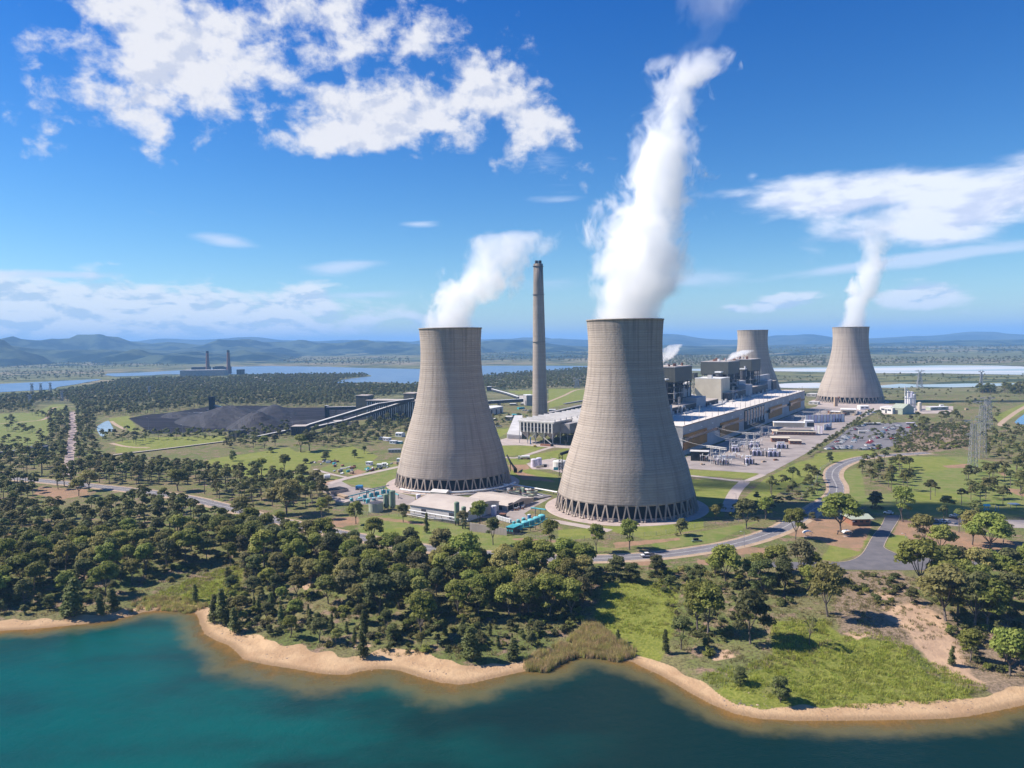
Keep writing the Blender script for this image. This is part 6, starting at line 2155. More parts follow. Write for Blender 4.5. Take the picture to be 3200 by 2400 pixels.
M['grass_a'] = leaf_material("tall_grass", (0.30, 0.34, 0.05), (0.40, 0.42, 0.09), (0.46, 0.42, 0.15))
M['grass_b'] = leaf_material("dry_grass", (0.28, 0.235, 0.11), (0.22, 0.21, 0.08), (0.36, 0.27, 0.15))
M['reed'] = leaf_material("reeds", (0.52, 0.39, 0.22), (0.40, 0.34, 0.15), (0.62, 0.44, 0.27))
M['reed_g'] = leaf_material("green_reeds", (0.36, 0.36, 0.10), (0.46, 0.38, 0.16), (0.42, 0.42, 0.13))
rg = random.Random(12)


def fill(name, label, meshes, zones, sp, sc, smin=-3.5):
 pts = []
 for k, pl in zones:
  w = [PG(k, a, b) for a, b in pl]
  wn = np.array([(p.x, p.y) for p in w])
  lo, hi = wn.min(0), wn.max(0)
  nmax = int((hi[0] - lo[0]) * (hi[1] - lo[1]) / (sp * sp))
  rr = np.random.default_rng(nmax)
  X, Y = rr.uniform(lo[0], hi[0], nmax), rr.uniform(lo[1], hi[1], nmax)
  ok = inside(X, Y, wn)
  X, Y = X[ok], Y[ok]
  s = shore_signed(X, Y)
  Z = bank_height(s, X, Y)
  keep = (s > smin + (3 * (vnoise(X, Y, 5, 3) - .5) if smin > 0 else 0)) & (seg_dist(X, Y, road_np) > 8.5)
  dens = vnoise(X, Y, 9, 6) * .6 + vnoise(X, Y, 3.5, 9) * .4
  keep &= rr.uniform(0, 1, len(X)) < sstep((dens - .25) / .3) * .9 + .1
  for x, y, z in zip(X[keep], Y[keep], Z[keep]):
   q = rg.uniform(*sc)
   pts.append((float(x), float(y), float(max(z, ZW - .6)), rg.uniform(0, 6.28), q * rg.uniform(.8, 1.3), q, rg.randrange(len(meshes))))
 gn_scatter(name, label, meshes, pts)
 return len(pts)


GR = [tuft_mesh("grass_tuft", 31 + i, 16, .9, .9, M['grass_a']) for i in range(3)]
GD = [tuft_mesh("dry_tuft", 41 + i, 14, .7, .8, M['grass_b']) for i in range(3)]
RD = [tuft_mesh("reed_clump", 51 + i, 34, 2.6, 1.0, M['reed'] if i < 2 else M['reed_g'], .10, .16) for i in range(3)]
RG = [tuft_mesh("reed_clump", 61 + i, 34, 2.0, 1.0, M['reed_g'] if i < 2 else M['reed'], .10, .2) for i in range(3)]
SB = [TREES['shrub'][i][0] for i in range(3)]
n1_ = fill("grass", "tall bright green grass on the lake bank", GR, [('L', LUSH[0][1]), ('H', LUSH[1][1]), ('F', LUSH[2][1])], 1.25, (.5, 1.5))
n2_ = fill("dry_grass", "dry tussocky grass among the trees of the bank", GD, [('G', [(0, 700), (2212, 1000), (2212, 1790), (1500, 1790), (900, 1760), (0, 1600), (0, 1000)]), ('F', [(-400, 300), (2212, 500), (2212, 1300), (1200, 1050), (400, 1180), (-400, 1180)]), ('H', [(0, 760), (1250, 760), (2212, 760), (2212, 900), (1400, 900), (1100, 1350), (600, 1560), (0, 1560)]),
              ('I', [(0, 780), (1600, 820), (2212, 790), (2212, 1100), (1500, 1600), (700, 1650), (300, 1450)]), ('J', [(600, 800), (1150, 800), (2700, 1300), (2700, 1900), (1700, 1600), (1200, 1400), (500, 1250)])], 2.3, (.6, 1.6), 8.0)
n3_ = fill("reeds", "tall brown reeds standing in the shallows of the gully mouth", RD, [('H', [(660, 1580), (760, 1500), (1000, 1400), (1130, 1330), (1180, 1225), (1240, 1215), (1380, 1330), (1480, 1400), (1620, 1480), (1610, 1530), (1450, 1570), (1280, 1540), (1100, 1530), (960, 1590), (860, 1660), (680, 1650)])], .62, (.7, 1.15))
n4_ = fill("shore_reeds", "yellow green reeds around the head of the left cove", RG, [('F', [(1040, 1165), (1100, 1080), (1260, 1020), (1500, 1015), (1750, 1050), (1800, 1100), (1700, 1130), (1600, 1160), (1540, 1140), (1300, 1120), (1150, 1150)])], .8, (.6, 1.1))
n5_ = fill("scrub", "low straggling scrub under and between the trees", SB, [('G', [(0, 1000), (1100, 900), (2212, 1050), (2212, 1780), (1500, 1780), (900, 1720), (0, 1560)]), ('F', [(-400, 400), (2212, 600), (2100, 700), (1200, 950), (600, 1120), (-400, 1130)]), ('H', [(0, 900), (1200, 850), (1150, 1300), (600, 1480), (0, 1500)]),
              ('H', [(1230, 760), (2212, 760), (2212, 860), (1250, 900)]), ('I', [(0, 780), (700, 780), (1500, 900), (1100, 1250), (600, 1450), (300, 1250)]), ('J', [(640, 800), (1150, 800), (1250, 980), (1000, 1100), (640, 1000)]), ('J', [(1300, 1000), (2700, 1200), (2700, 1800), (1900, 1650), (1600, 1400)]),
              ('E', [(1060, 1000), (1500, 890), (1740, 900), (1740, 1100), (1100, 1160)])], 4.2, (.3, .95), 8.5)

# stones and driftwood on the sand
def stone_mesh(seed):
 rng = np.random.default_rng(seed)
 mb = MB().use(M['track'] if seed % 2 else M['bark'])
 if seed % 3 == 0:
  mb.cone((-1.2, 0, .12), (1.2, .3, .2), .14, .06, 5)
  mb.cone((.2, .1, .15), (.8, .9, .5), .07, .03, 4)
 else:
  mb.dome((0, 0, -.1), .5 + .3 * rng.random(), .5, 6, 2)
 o = mb.build("stone")
 me = o.data
 bpy.data.objects.remove(o)
 return me


ST = [stone_mesh(i) for i in range(1, 7)]
pts = []
for i in range(1700):
 a = rg.randrange(2, len(SHORE) - 3)
 t_ = rg.random()
 x, y = SHORE[a] * (1 - t_) + SHORE[a + 1] * t_
 y += rg.uniform(-1, 15) if rg.random() < .35 else 7 + rg.gauss(0, 1.6)
 s_ = float(shore_signed(np.array([x]), np.array([y]))[0])
 if s_ < 16 and vnoise(np.array([x]), np.array([y]), 12, 2)[0] > .42:
  k = rg.uniform(.15, .6) * (1.5 if rg.random() < .06 else 1)
  pts.append((float(x), float(y), H(x, y) - .05, rg.uniform(0, 6.28), k, k * .7, rg.randrange(6)))
gn_scatter("beach_debris", "stones, weed lines and driftwood strewn along the sand", ST, pts)

# ================================================================ buildings and plant on the site
ro = random.Random(99)


def frame_px(k, bl, br):
 a, b = P(k, *bl), P(k, *br)
 u = (b - a).normalized()
 n = Vector((-u.y, u.x, 0))
 if n.y < 0:
  n = -n
 return a, b, u, n


def bldg(name, label, cat, k, bl, br, ytop, depth, wall, roof, pitch=0.0, wins=0, doors=0, winm=None, group=None, over=0.3, band_h=None, barrel=False):
 """a building from the photo: front foot from bl to br, top of the front wall at ytop above bl"""
 a, b, u, n = frame_px(k, bl, br)
 h = max(1.5, Zat(k, bl[0], ytop, a))
 L = (b - a).length
 c = (a + b) / 2 + n * depth / 2
 rz = math.atan2(u.y, u.x)
 t = thing(name, label, cat, (c.x, c.y, 0), 0, group)
 mb = MB().use(wall)
 mb.box((c.x, c.y, 0), (L, depth, h), rz)
 mb.build("wall", t)
 mb = MB().use(roof)
 if barrel:
  m_ = 10
  for j in range(m_):
   t0, t1 = j / m_, (j + 1) / m_
   y0, y1 = -depth / 2 - over + (depth + 2 * over) * t0, -depth / 2 - over + (depth + 2 * over) * t1
   z0, z1 = h + pitch * math.sin(math.pi * t0), h + pitch * math.sin(math.pi * t1)
   q = []
   for s_, yy, zz in ((-1, y0, z0), (1, y0, z0), (1, y1, z1), (-1, y1, z1)):
    p = c + u * (s_ * (L / 2 + over)) + n * yy
    q.append((p.x, p.y, zz))
   mb.add(q + [(x, y, h - .02) for x, y, z in q], [(0, 1, 2, 3), (0, 4, 5, 1), (3, 2, 6, 7), (1, 5, 6, 2), (4, 0, 3, 7)])
 elif pitch:
  mb.gable((c.x, c.y, h), (L, depth), pitch, rz, over)
 else:
  mb.box((c.x, c.y, h), (L + 2 * over, depth + 2 * over, 0.35), rz)
 mb.build("roof", t)
 fz = lambda s, off, z0, w, zh, dm: MB().use(dm).box((a.x + u.x * s - n.x * off, a.y + u.y * s - n.y * off, z0), (w, 0.12, zh), rz)
 for i in range(wins):
  s = L * (i + 0.5) / wins
  fz(s, 0.05, h * 0.45, L / wins * 0.55, h * 0.28, winm or M['glassdark']).build("window", t)
 for i in range(doors):
  s = L * (i + 0.5) / doors
  fz(s, 0.08, 0.05, min(4.0, L / doors * 0.5), h * 0.7, M['darksteel']).build("door", t)
 return t


def tank(name, label, k, cx, base_y, halfw, ytop, m, lid=None, cone_z=0.0, group=None, cat="tank", legs=False, parent=None):
 """upright tank; base_y is the front foot"""
 f = P(k, cx, base_y)
 e = ray(k, cx + halfw, base_y)
 r = abs((e.x - ray(k, cx, base_y).x) * f.y)
 d = Vector((f.x, f.y, 0)).normalized()
 c = f + d * r
 z = Zat(k, cx, ytop, f + d * r * (0.0 if True else 1))
 t = thing(name, label, cat, (c.x, c.y, 0), 0, group)
 mb = MB().use(m)
 z0 = 0.0
 if legs:
  z0 = z * 0.22
  mb.cone((c.x, c.y, z0 * .3), (c.x, c.y, z0), r * .2, r, 16)
 mb.cone((c.x, c.y, z0), (c.x, c.y, z), r, r, 20)
 mb.build("shell", t, smooth=False)
 mb = MB().use(lid or m)
 mb.dome((c.x, c.y, z), r * 1.01, max(0.15, cone_z), 20, 3)
 mb.build("lid", t)
 mb = MB().use(M['steel'])
 q = c - d * (r + .25)
 for s in (-.3, .3):
  mb.bar((q.x + s, q.y, 0), (q.x + s, q.y, z + .9), 0.08)
 for j in range(int(z / .8)):
  mb.bar((q.x - .3, q.y, .4 + j * .8), (q.x + .3, q.y, .4 + j * .8), .06)
 mb.build("ladder", t)
 if legs:
  for i in range(4):
   a = i * math.pi / 2 + .7
   MB().use(M['darksteel']).bar((c.x + r * .85 * math.cos(a), c.y + r * .85 * math.sin(a), 0), (c.x + r * .85 * math.cos(a), c.y + r * .85 * math.sin(a), z0 + .5), .3).build("leg", t)
 return t


# ---- sheds below the cooling towers
bldg("long_shed", "long shed with a pale low pitched roof in front of the tower beside the chimney", "shed", 'M3', (1050, 492), (1600, 575), 400, 38, M['offwhite'], M['tan_roof'], 3.2, wins=0, doors=2, over=.8, barrel=True)
bldg("pump_house", "small cream shed with a pitched roof touching the tower's white pipe", "shed", 'M3', (1248, 318), (1400, 330), 275, 9, M['cream'], M['offwhite'], 1.6)
ws = bldg("workshop", "tan roofed workshop with open doors at its right end", "workshop", 'M3', (1590, 398), (2005, 462), 352, 32, M['tan_roof'], M['tan_roof'], 2.6, wins=0, doors=3, over=.7)
a, b, u, n = frame_px('M3', (1590, 398), (2005, 462))
for i in range(3):
 p = b + n * (4 + i * 6.5) + u * .1
 MB().use(M['black']).box((p.x, p.y, 0.1), (.5, 4.8, 4.6), math.atan2(u.y, u.x)).build("doorway", ws)
for i in range(7):
 p = b + u * (2.5 + ro.uniform(0, 4)) + n * ro.uniform(0, 20)
 o = thing("pump_set", ["rusty pump set outside the workshop doors, nearest the corner", "rusty pump set second from the workshop corner", "small pump set between the workshop doors", "pump set in front of the middle workshop door", "pump set beside the far workshop door", "rusty valve stack at the far workshop door", "pipe bundle lying furthest along the workshop end"][i], "machine", tuple(p))
 MB().use(M['rust']).box((p.x, p.y, 0), (2.2, 1.4, 1.0), ro.uniform(0, 3)).build("base", o)
 MB().use(M['steel']).cone((p.x - .8, p.y, 1.5), (p.x + .9, p.y + .3, 1.5), .5, .5, 10).build("motor", o)
bldg("blue_pipe_rack", "low pipe rack along the front of the long shed", "pipe rack", 'M3', (1050, 512), (1500, 590), 500, 1.2, M['darksteel'], M['steel'], 0)

# clarifier block
cb = thing("clarifier", "cluster of round clarifier tanks and dark pipework between the two near towers", "clarifier", tuple(P('M3', 2060, 330)))
ca, cb_, cu, cn = frame_px('M3', (1900, 300), (2190, 372))
MB().use(M['asphalt']).box(tuple((ca + cb_) / 2 + cn * 12), ((cb_ - ca).length, 26, .8), math.atan2(cu.y, cu.x)).build("slab", cb)
for i in range(4):
 p = ca + cu * (6 + i * (cb_ - ca).length / 4.3) + cn * (6 if i % 2 else 17)
 mb = MB().use(M['pale_green'])
 mb.lathe((p.x, p.y, .8), [(4.2, 0), (4.2, 3.2), (3.9, 3.2), (3.9, 1.8), (.1, 1.8)], 20)
 tk = mb.build("round_tank", cb)
 MB().use(M['rust']).bar((p.x - 4.2, p.y, 4.3), (p.x + 4.2, p.y, 4.3), .8, .3).build("bridge", tk)
for i in range(24):
 p = ca + cu * ro.uniform(2, (cb_ - ca).length - 2) + cn * ro.uniform(1, 24)
 m_ = ro.choice([M['rust'], M['darksteel'], M['green_tank'], M['steel'], M['offwhite']])
 if i % 2:
  MB().use(m_).box((p.x, p.y, .8), (ro.uniform(1, 4), ro.uniform(1, 2), ro.uniform(1, 3.6)), math.atan2(cu.y, cu.x)).build("machine", cb)
 else:
  q = p + cu * ro.uniform(3, 9)
  MB().use(m_).cone((p.x, p.y, 3), (q.x, q.y, 3), .35, .35, 8).build("pipe", cb)
# pipes running round the towers' feet
def pipeline(name, label, pts, z, r, m, post=12.0, cat="pipeline", n=8):
 ln = smooth_line([Vector((p.x, p.y, 0)) for p in pts], 5)
 t = thing(name, label, cat, tuple(ln[0]))
 mb = MB().use(m)
 for p, q in zip(ln[:-1], ln[1:]):
  mb.cone((p.x, p.y, z), (q.x, q.y, z), r, r, n, caps=False)
 mb.build("pipe", t)
 acc = 0
 for p, q in zip(ln[:-1], ln[1:]):
  acc += (q - p).length
  if acc > post:
   acc = 0
   MB().use(M['darksteel']).bar((p.x, p.y, 0), (p.x, p.y, z), .3).build("support", t)
 return t


def ringpts(c, R, a0, a1, n=14):
 return [Vector((c[0] + R * math.cos(a), c[1] + R * math.sin(a), 0)) for a in np.linspace(math.radians(a0), math.radians(a1), n)]


pipeline("white_pipeline", "fat white pipe curving round the front of the tower beside the chimney", ringpts(T1, 54, -135, -18), 2.6, .75, M['white'])
pipeline("white_pipeline", "white pipe linking the two nearest cooling towers", [P('H', 480, 60), P('H', 600, 70), P('H', 780, 100), P('H', 945, 130)], 2.2, .55, M['white'])
pipeline("thin_pipeline", "thin pipe outside the fat white one at the tower beside the chimney", ringpts(T1, 57, -120, -25), 1.2, .35, M['offwhite'])
# black manifold at the right foot of the tower beside the chimney
mf = thing("pipe_manifold", "black pipe manifold reaching the right foot of the tower beside the chimney", "pipework", tuple(P('M5', 760, 1545)))
for i in range(4):
 a0 = P('M5', 640 + i * 12, 1500 + i * 14)
 b0 = P('M5', 745 + i * 10, 1550)
 mb = MB().use(M['black'])
 mb.cone((a0.x, a0.y, 13 - i * 1.2), (b0.x, b0.y, 3.5), .7, .7, 8)
 mb.cone((b0.x, b0.y, 3.5), (b0.x + .2, b0.y, 0), .7, .7, 8)
 mb.build("pipe", mf)
MB().use(M['darksteel']).bar((P('M5', 690, 1530).x, P('M5', 690, 1530).y, 0), (P('M5', 690, 1530).x, P('M5', 690, 1530).y, 10), .6).build("support", mf)
# dark pipe tower left of the nearest cooling tower
pt = thing("lift_tower", "dark open lift tower standing left of the nearest cooling tower", "tower", tuple(P('M5', 1435, 1595)))
c = P('M5', 1435, 1590)
zt = Zat('M5', 1435, 1275, c)
mb = MB().use(M['black'])
for dx, dy in ((-1.4, -1.4), (1.4, -1.4), (1.4, 1.4), (-1.4, 1.4)):
 mb.bar((c.x + dx, c.y + dy, 0), (c.x + dx, c.y + dy, zt), .35)
for j in range(int(zt / 2.6)):
 z = j * 2.6
 mb.bar((c.x - 1.4, c.y - 1.4, z), (c.x + 1.4, c.y - 1.4, z + 2.6), .22)
 mb.bar((c.x - 1.4, c.y - 1.4, z), (c.x + 1.4, c.y - 1.4, z), .3)
 mb.bar((c.x + 1.4, c.y - 1.4, z), (c.x + 1.4, c.y + 1.4, z), .3)
mb.build("frame", pt)
MB().use(M['black']).bar((c.x, c.y, zt), (c.x + 14, c.y + 8, zt + 3), 2.4, 2.0).build("gallery", pt)
MB().use(M['darksteel']).box((c.x + 12, c.y + 8, zt - 3), (5, 4, 9)).build("cabin", pt)

# ---- tanks
tank("lilac_tank", "pale lilac tank, left of the pair between the two near towers", 'M5', 1042, 1472, 52, 1362, M['lilac'], None, .8)
tank("lilac_tank", "pale lilac tank, right and behind of the pair between the two near towers", 'M5', 1112, 1445, 42, 1342, M['lilac'], None, .7)
tank("low_tank", "wide low white tank half hidden left of the nearest tower", 'M5', 1420, 1500, 105, 1400, M['offwhite'], M['offwhite'], 1.5)
tank("lilac_tank", "single lilac tank behind a tree beside the workshop yard", 'R', 458, 305, 44, 160, M['lilac'], M['white'], .3)
tank("green_silo", "taller dark green silo, right of the pair at the turquoise plant", 'M3', 876, 462, 30, 272, M['green_tank'], None, .5, legs=True)
tank("green_silo", "dark green silo, left of the pair at the turquoise plant", 'M3', 814, 455, 28, 305, M['green_tank'], None, .5, legs=True)
tank("green_silo", "grey green silo at the right end of the long shed", 'M3', 1512, 612, 26, 388, M['green_tank'], None, .8, legs=True)
tank("green_silo", "shorter grey green silo in front of the long shed's end", 'M3', 1580, 640, 24, 432, M['green_tank'], None, .6, legs=True)
tank("round_tank", "wide pale green open tank at the front of the turquoise plant", 'M3', 712, 482, 72, 395, M['pale_green'], M['darksteel'], .2)
tank("small_tank", "little white tank by the left end of the long shed", 'M3', 1130, 345, 24, 305, M['lilac'], M['white'], .4)
tank("blue_tank", "small bright blue tank standing on the turquoise vessels", 'R', 1003, 360, 27, 292, M['blue'], M['white'], .3)
tank("white_tank", "small white tank beside the tanker road", 'M3', 625, 292, 18, 256, M['white'], None, .3)

# turquoise treatment vessels, left plant
tq = [(470, 372, 18, 345), (525, 372, 14, 350), (556, 368, 22, 335), (602, 350, 20, 315), (632, 392, 20, 352), (665, 330, 22, 296), (690, 362, 20, 338), (722, 318, 22, 282), (750, 345, 26, 322), (785, 300, 24, 264), (600, 372, 16, 352), (835, 300, 18, 262)]
for i, (x, y, w, tp) in enumerate(tq):
 tank("turquoise_tank", "turquoise tank %s of the left water plant" % ["at the front left corner", "second from the left corner", "third from the left corner", "in the middle of the back row", "beside the pale round tank", "behind the centre", "just left of the green silos", "on the raised back row", "low and wide before the silos", "highest in the back row", "smallest in the front", "behind the tall green silo"][i], 'M3', x, y, w, tp, M['teal'], M['teal_lid'], .5, group="turquoise tanks of the left hand water plant")
for (x0, y0, x1, y1, z, m_, lab) in ((440, 380, 800, 290, 4.5, M['teal'], "long turquoise pipe behind the left hand tanks"), (520, 395, 780, 370, 3.0, M['white'], "white pipe in front of the left hand turquoise tanks"), (560, 350, 840, 285, 6, M['steel'], "raised steel walkway over the left hand turquoise tanks"), (900, 330, 935, 345, 3, M['teal'], "short turquoise pipe right of the tall green silo")):
 pipeline("plant_pipe", lab, [P('M3', x0, y0), P('M3', (x0 + x1) / 2, (y0 + y1) / 2), P('M3', x1, y1)], z, .45, m_, 6)
# turquoise vessels, right plant
tr_ = [(835, 520, 70, 462), (940, 480, 62, 415), (1030, 440, 58, 385), (1110, 400, 54, 350), (1195, 370, 56, 315)]
for i, (x, y, w, tp) in enumerate(tr_):
 tank("turquoise_vessel", "large turquoise vessel, %s of five before the nearest tower" % ["first and frontmost", "second", "third", "fourth", "fifth and farthest"][i], 'R', x, y + 12, w, tp, M['teal'], M['teal_lid'], 1.0, group="row of large turquoise vessels")
for i, (x, y, w, tp) in enumerate([(770, 425, 26, 405), (835, 400, 30, 380), (915, 372, 30, 350)]):
 tank("small_vessel", "small turquoise vessel, %s behind the row of large ones" % ["left one", "middle one", "right one"][i], 'R', x, y + 14, w, tp, M['teal'], M['teal_lid'], .6, group="small turquoise vessels")
pipeline("plant_pipe", "turquoise pipe bridge at the back of the right hand vessels", [P('R', 1030, 320), P('R', 1120, 330), P('R', 1260, 350)], 6, .5, M['teal'], 4)
pipeline("plant_pipe", "turquoise handrail pipe along the front of the right hand vessels", [P('R', 690, 590), P('R', 900, 560), P('R', 1100, 520), P('R', 1280, 420)], 3, .3, M['teal'], 4)
bldg("equipment_frame", "turquoise steel frame at the left end of the large vessels", "frame", 'R', (650, 585), (760, 600), 480, 8, M['darksteel'], M['teal'], 0, wins=3, winm=M['teal'])
# concrete retaining wall below the workshop yard
rw = thing("retaining_wall", "pale concrete retaining wall in front of the workshop yard", "wall", tuple(P('R', 100, 560)))
pa, pb = P('R', 90, 540), P('R', 660, 610)
for i in range(12):
 p, q = pa.lerp(pb, i / 12), pa.lerp(pb, (i + .96) / 12)
 mb = MB().use(M['concrete_pale'])
 mb.prism([(p.x, p.y), (q.x, q.y), (q.x, q.y + .5), (p.x, p.y + .5)], 0, 5.2 - .08 * i)
 mb.build("panel", rw)
# round tubs along the yard edge
for i in range(9):
 p = P('R', 520 + i * 24, 360 + i * 7)
 o = thing("filter_drum", "white filter drum, %s in the line along the workshop yard" % ["first", "second", "third", "fourth", "fifth", "sixth", "seventh", "eighth", "last"][i], "drum", tuple(p), group="white filter drums along the yard edge")
 MB().use(M['white']).cone((p.x, p.y, .3), (p.x, p.y, 2.6), .8, .8, 10).build("drum", o)
 MB().use(M['steel']).box((p.x, p.y, 0), (1.6, 1.6, .3)).build("base", o)
bldg("dark_skip", "dark skip with scrap on the workshop yard", "skip", 'R', (545, 325), (620, 332), 280, 3, M['darksteel'], M['rust'], 0)
# open basins left of the water plant
bs = bldg("settling_basin", "low walled settling basin left of the turquoise plant", "basin", 'M3', (268, 300), (440, 268), 272, 12, M['concrete_pale'], M['black'], 0, over=-.6)
bldg("tan_ramp", "tan sloping ramp beside the settling basin", "ramp", 'M3', (300, 310), (400, 345), 300, 3, M['track'], M['track'], 0)
bldg("pale_shelter", "pale green walled pit at the left of the turquoise plant", "pit", 'M3', (310, 400), (400, 412), 372, 6, M['pale_green'], M['concrete_pale'], 0)

# ---- trucks and cars
def wheel_at(c, u, r, w, t):
 c = Vector(c)
 side = Vector((-u.y, u.x, 0))
 o = MB().use(M['rubber']).cone(c - side * w / 2, c + side * w / 2, r, r, 14).build("wheel", t)
 MB().use(M['steel']).cone(c - side * (w / 2 + .02), c + side * (w / 2 + .02), r * .5, r * .5, 10).build("rim", o)


def ute(label, p, ang, sc=1.0):
 t = thing("utility_truck", label, "utility truck", tuple(p))
 u = Vector((math.cos(ang), math.sin(ang), 0))
 s = Vector((-u.y, u.x, 0))
 def B(x0, x1, y0, y1, z0, z1, m, nm, taper=0.0):
  vs = []
  for z, tp in ((z0, 0), (z1, taper)):
   for x, y in ((x0 + tp, y0 + tp * .3), (x1 - tp, y0 + tp * .3), (x1 - tp, y1 - tp * .3), (x0 + tp, y1 - tp * .3)):
    q = p + (u * x + s * y) * sc
    vs.append((q.x, q.y, p.z + z * sc))
  mb = MB().use(m)
  mb.add(vs, [(3, 2, 1, 0), (4, 5, 6, 7), (0, 1, 5, 4), (1, 2, 6, 5), (2, 3, 7, 6), (3, 0, 4, 7)])
  return mb.build(nm, t)
 B(-2.9, 2.9, -.9, .9, .55, .8, M['darksteel'], "chassis")
 B(.5, 2.9, -.95, .95, .7, 1.25, M['white'], "bonnet", .08)
 B(-.5, 1.7, -.93, .93, 1.2, 1.95, M['glassdark'], "windows", .28)
 B(-.25, 1.4, -.8, .8, 1.93, 2.02, M['white'], "cab_roof")
 B(-.55, 1.2, -.95, .95, .7, 1.22, M['white'], "door")
 B(-2.9, -.65, -1.0, 1.0, .85, 1.0, M['steel'], "tray")
 B(-2.9, -2.8, -1.0, 1.0, 1.0, 1.35, M['darksteel'], "tailboard")
 B(-2.7, -.9, -.7, .7, 1.0, 1.4, M['black'], "load")
 for y in (-.99, .99):
  B(-2.9, -.65, y - .04, y + .04, 1.0, 1.3, M['steel'], "side_board")
 B(2.88, 3.0, -.9, .9, .6, 1.0, M['darksteel'], "bullbar")
 for y in (-.7, .7):
  B(2.86, 2.95, y - .18, y + .18, 1.0, 1.18, M['line'], "headlight")
 for x in (-1.8, 1.9):
  for y in (-.85, .85):
   q = p + (u * x + s * y) * sc
   wheel_at((q.x, q.y, p.z + .42 * sc), u, .42 * sc, .26 * sc, t)
 return t


up, uq = P('H', 1795, 665), P('H', 1665, 672)
ute("white utility truck with a flat tray driving on the curving road", P('H', 1728, 668) + Vector((0, 0, .07)), math.atan2((uq - up).y, (uq - up).x), 1.28)


def tanker(label, k, x0, x1, y, body, cab, cat="tanker truck", name="tanker_truck"):
 a, b = P(k, x0, y), P(k, x1, y)
 L = (b - a).length
 u = (b - a).normalized()
 t = thing(name, label, cat, tuple(a))
 at = lambda s, z=0: (a.x + u.x * s, a.y + u.y * s, z)
 rz = math.atan2(u.y, u.x)
 MB().use(M['darksteel']).box(at(L / 2, .8), (L, 1.2, .4), rz).build("chassis", t)
 mb = MB().use(body)
 mb.cone(at(L * .3, 2.6), at(L, 2.6), 1.45, 1.45, 16)
 mb.build("barrel", t)
 MB().use(cab).box(at(L * .11, .7), (L * .2, 2.4, 2.6), rz).build("cab", t)
 MB().use(M['glassdark']).box(at(L * .10, 2.1), (L * .21, 2.1, .8), rz).build("window", t)
 MB().use(M['red'] if body is M['white'] else M['steel']).box(at(L * .65, 1.1), (L * .6, 2.6, .35), rz).build("side_rail", t)
 for s in (.08, .3, .36, .82, .9, .97):
  for w in (-1.1, 1.1):
   c_ = Vector(at(L * s, .5)) + Vector((-u.y, u.x, 0)) * w
   wheel_at(c_, u, .5, .3, t)
 return t


tanker("white and maroon fuel tanker truck on the path between the towers", 'M5', 800, 975, 1352, M['white'], M['white'])
bt = tanker("blue truck parked beside the turquoise plant", 'M3', 512, 582, 255, M['blue'], M['blue'], "truck", "blue_truck")
# cars
CARC = {'white': (.75, .75, .75), 'silver': (.42, .44, .47), 'dark blue': (.03, .06, .16), 'black': (.02, .02, .025), 'red': (.42, .03, .03), 'pale blue': (.25, .36, .5), 'grey': (.16, .17, .18)}
for nm, c_ in CARC.items():
 m_ = mat("car_paint_" + nm.replace(' ', '_'), c_, tuple(v * .9 for v in c_), 1.0, .28, spec=.6)
 M['car_' + nm] = m_


def car_parts(colour, van=False):
 """body, glass and wheels of one small car as separate meshes round the origin"""
 def hull(sec, m, nm):
  # sec: list of (x, half width, z0, z1)
  vs, fs = [], []
  for x, w, z0, z1 in sec:
   vs += [(x, -w, z0), (x, w, z0), (x, w * .96, z1), (x, -w * .96, z1)]
  n_ = len(sec)
  for i in range(n_ - 1):
   b_ = i * 4
   for e in range(4):
    fs.append((b_ + e, b_ + (e + 1) % 4, b_ + 4 + (e + 1) % 4, b_ + 4 + e))
  fs += [(3, 2, 1, 0), (n_ * 4 - 4, n_ * 4 - 3, n_ * 4 - 2, n_ * 4 - 1)]
  mb = MB().use(m)
  mb.add(vs, [f[::-1] for f in fs])
  o = mb.build(nm)
  me = o.data
  bpy.data.objects.remove(o)
  return me
 top = 1.95 if van else 1.45
 body = hull([(-2.3, .8, .35, .8), (-2.1, .9, .3, .98), (-1.2, .92, .28, 1.0), (.9, .92, .28, .95), (1.9, .88, .3, .82), (2.25, .75, .35, .65)], M['car_' + colour], "body")
 glass = hull([(-1.9, .78, .95, 1.0), (-1.5 if not van else -1.85, .74, .95, top - .08), (.3 if not van else .9, .74, .93, top - .08), (1.0 if not van else 1.4, .78, .9, .95)], M['glassdark'], "windows")
 roof = hull([(-1.45 if not van else -1.8, .70, top - .1, top), (.28 if not van else .85, .70, top - .1, top)], M['car_' + colour], "roof")
 mb = MB().use(M['rubber'])
 for x in (-1.4, 1.45):
  for y in (-.85, .85):
   mb.cone((x, y - .12, .33), (x, y + .12, .33), .33, .33, 10)
 o = mb.build("wheels")
 me = o.data
 bpy.data.objects.remove(o)
 return body, glass, roof, me


CARS = {c_: car_parts(c_) for c_ in CARC}


def car(colour, p, ang, label, group):
 t = thing("parked_car", label, "car", tuple(p), ang, group)
 t.scale = (1.28, 1.28, 1.28)
 for nm, me in zip(("body", "windows", "roof", "wheels"), CARS[colour]):
  o = bpy.data.objects.new(nm, me)
  col.objects.link(o)
  o.parent = t
 return t


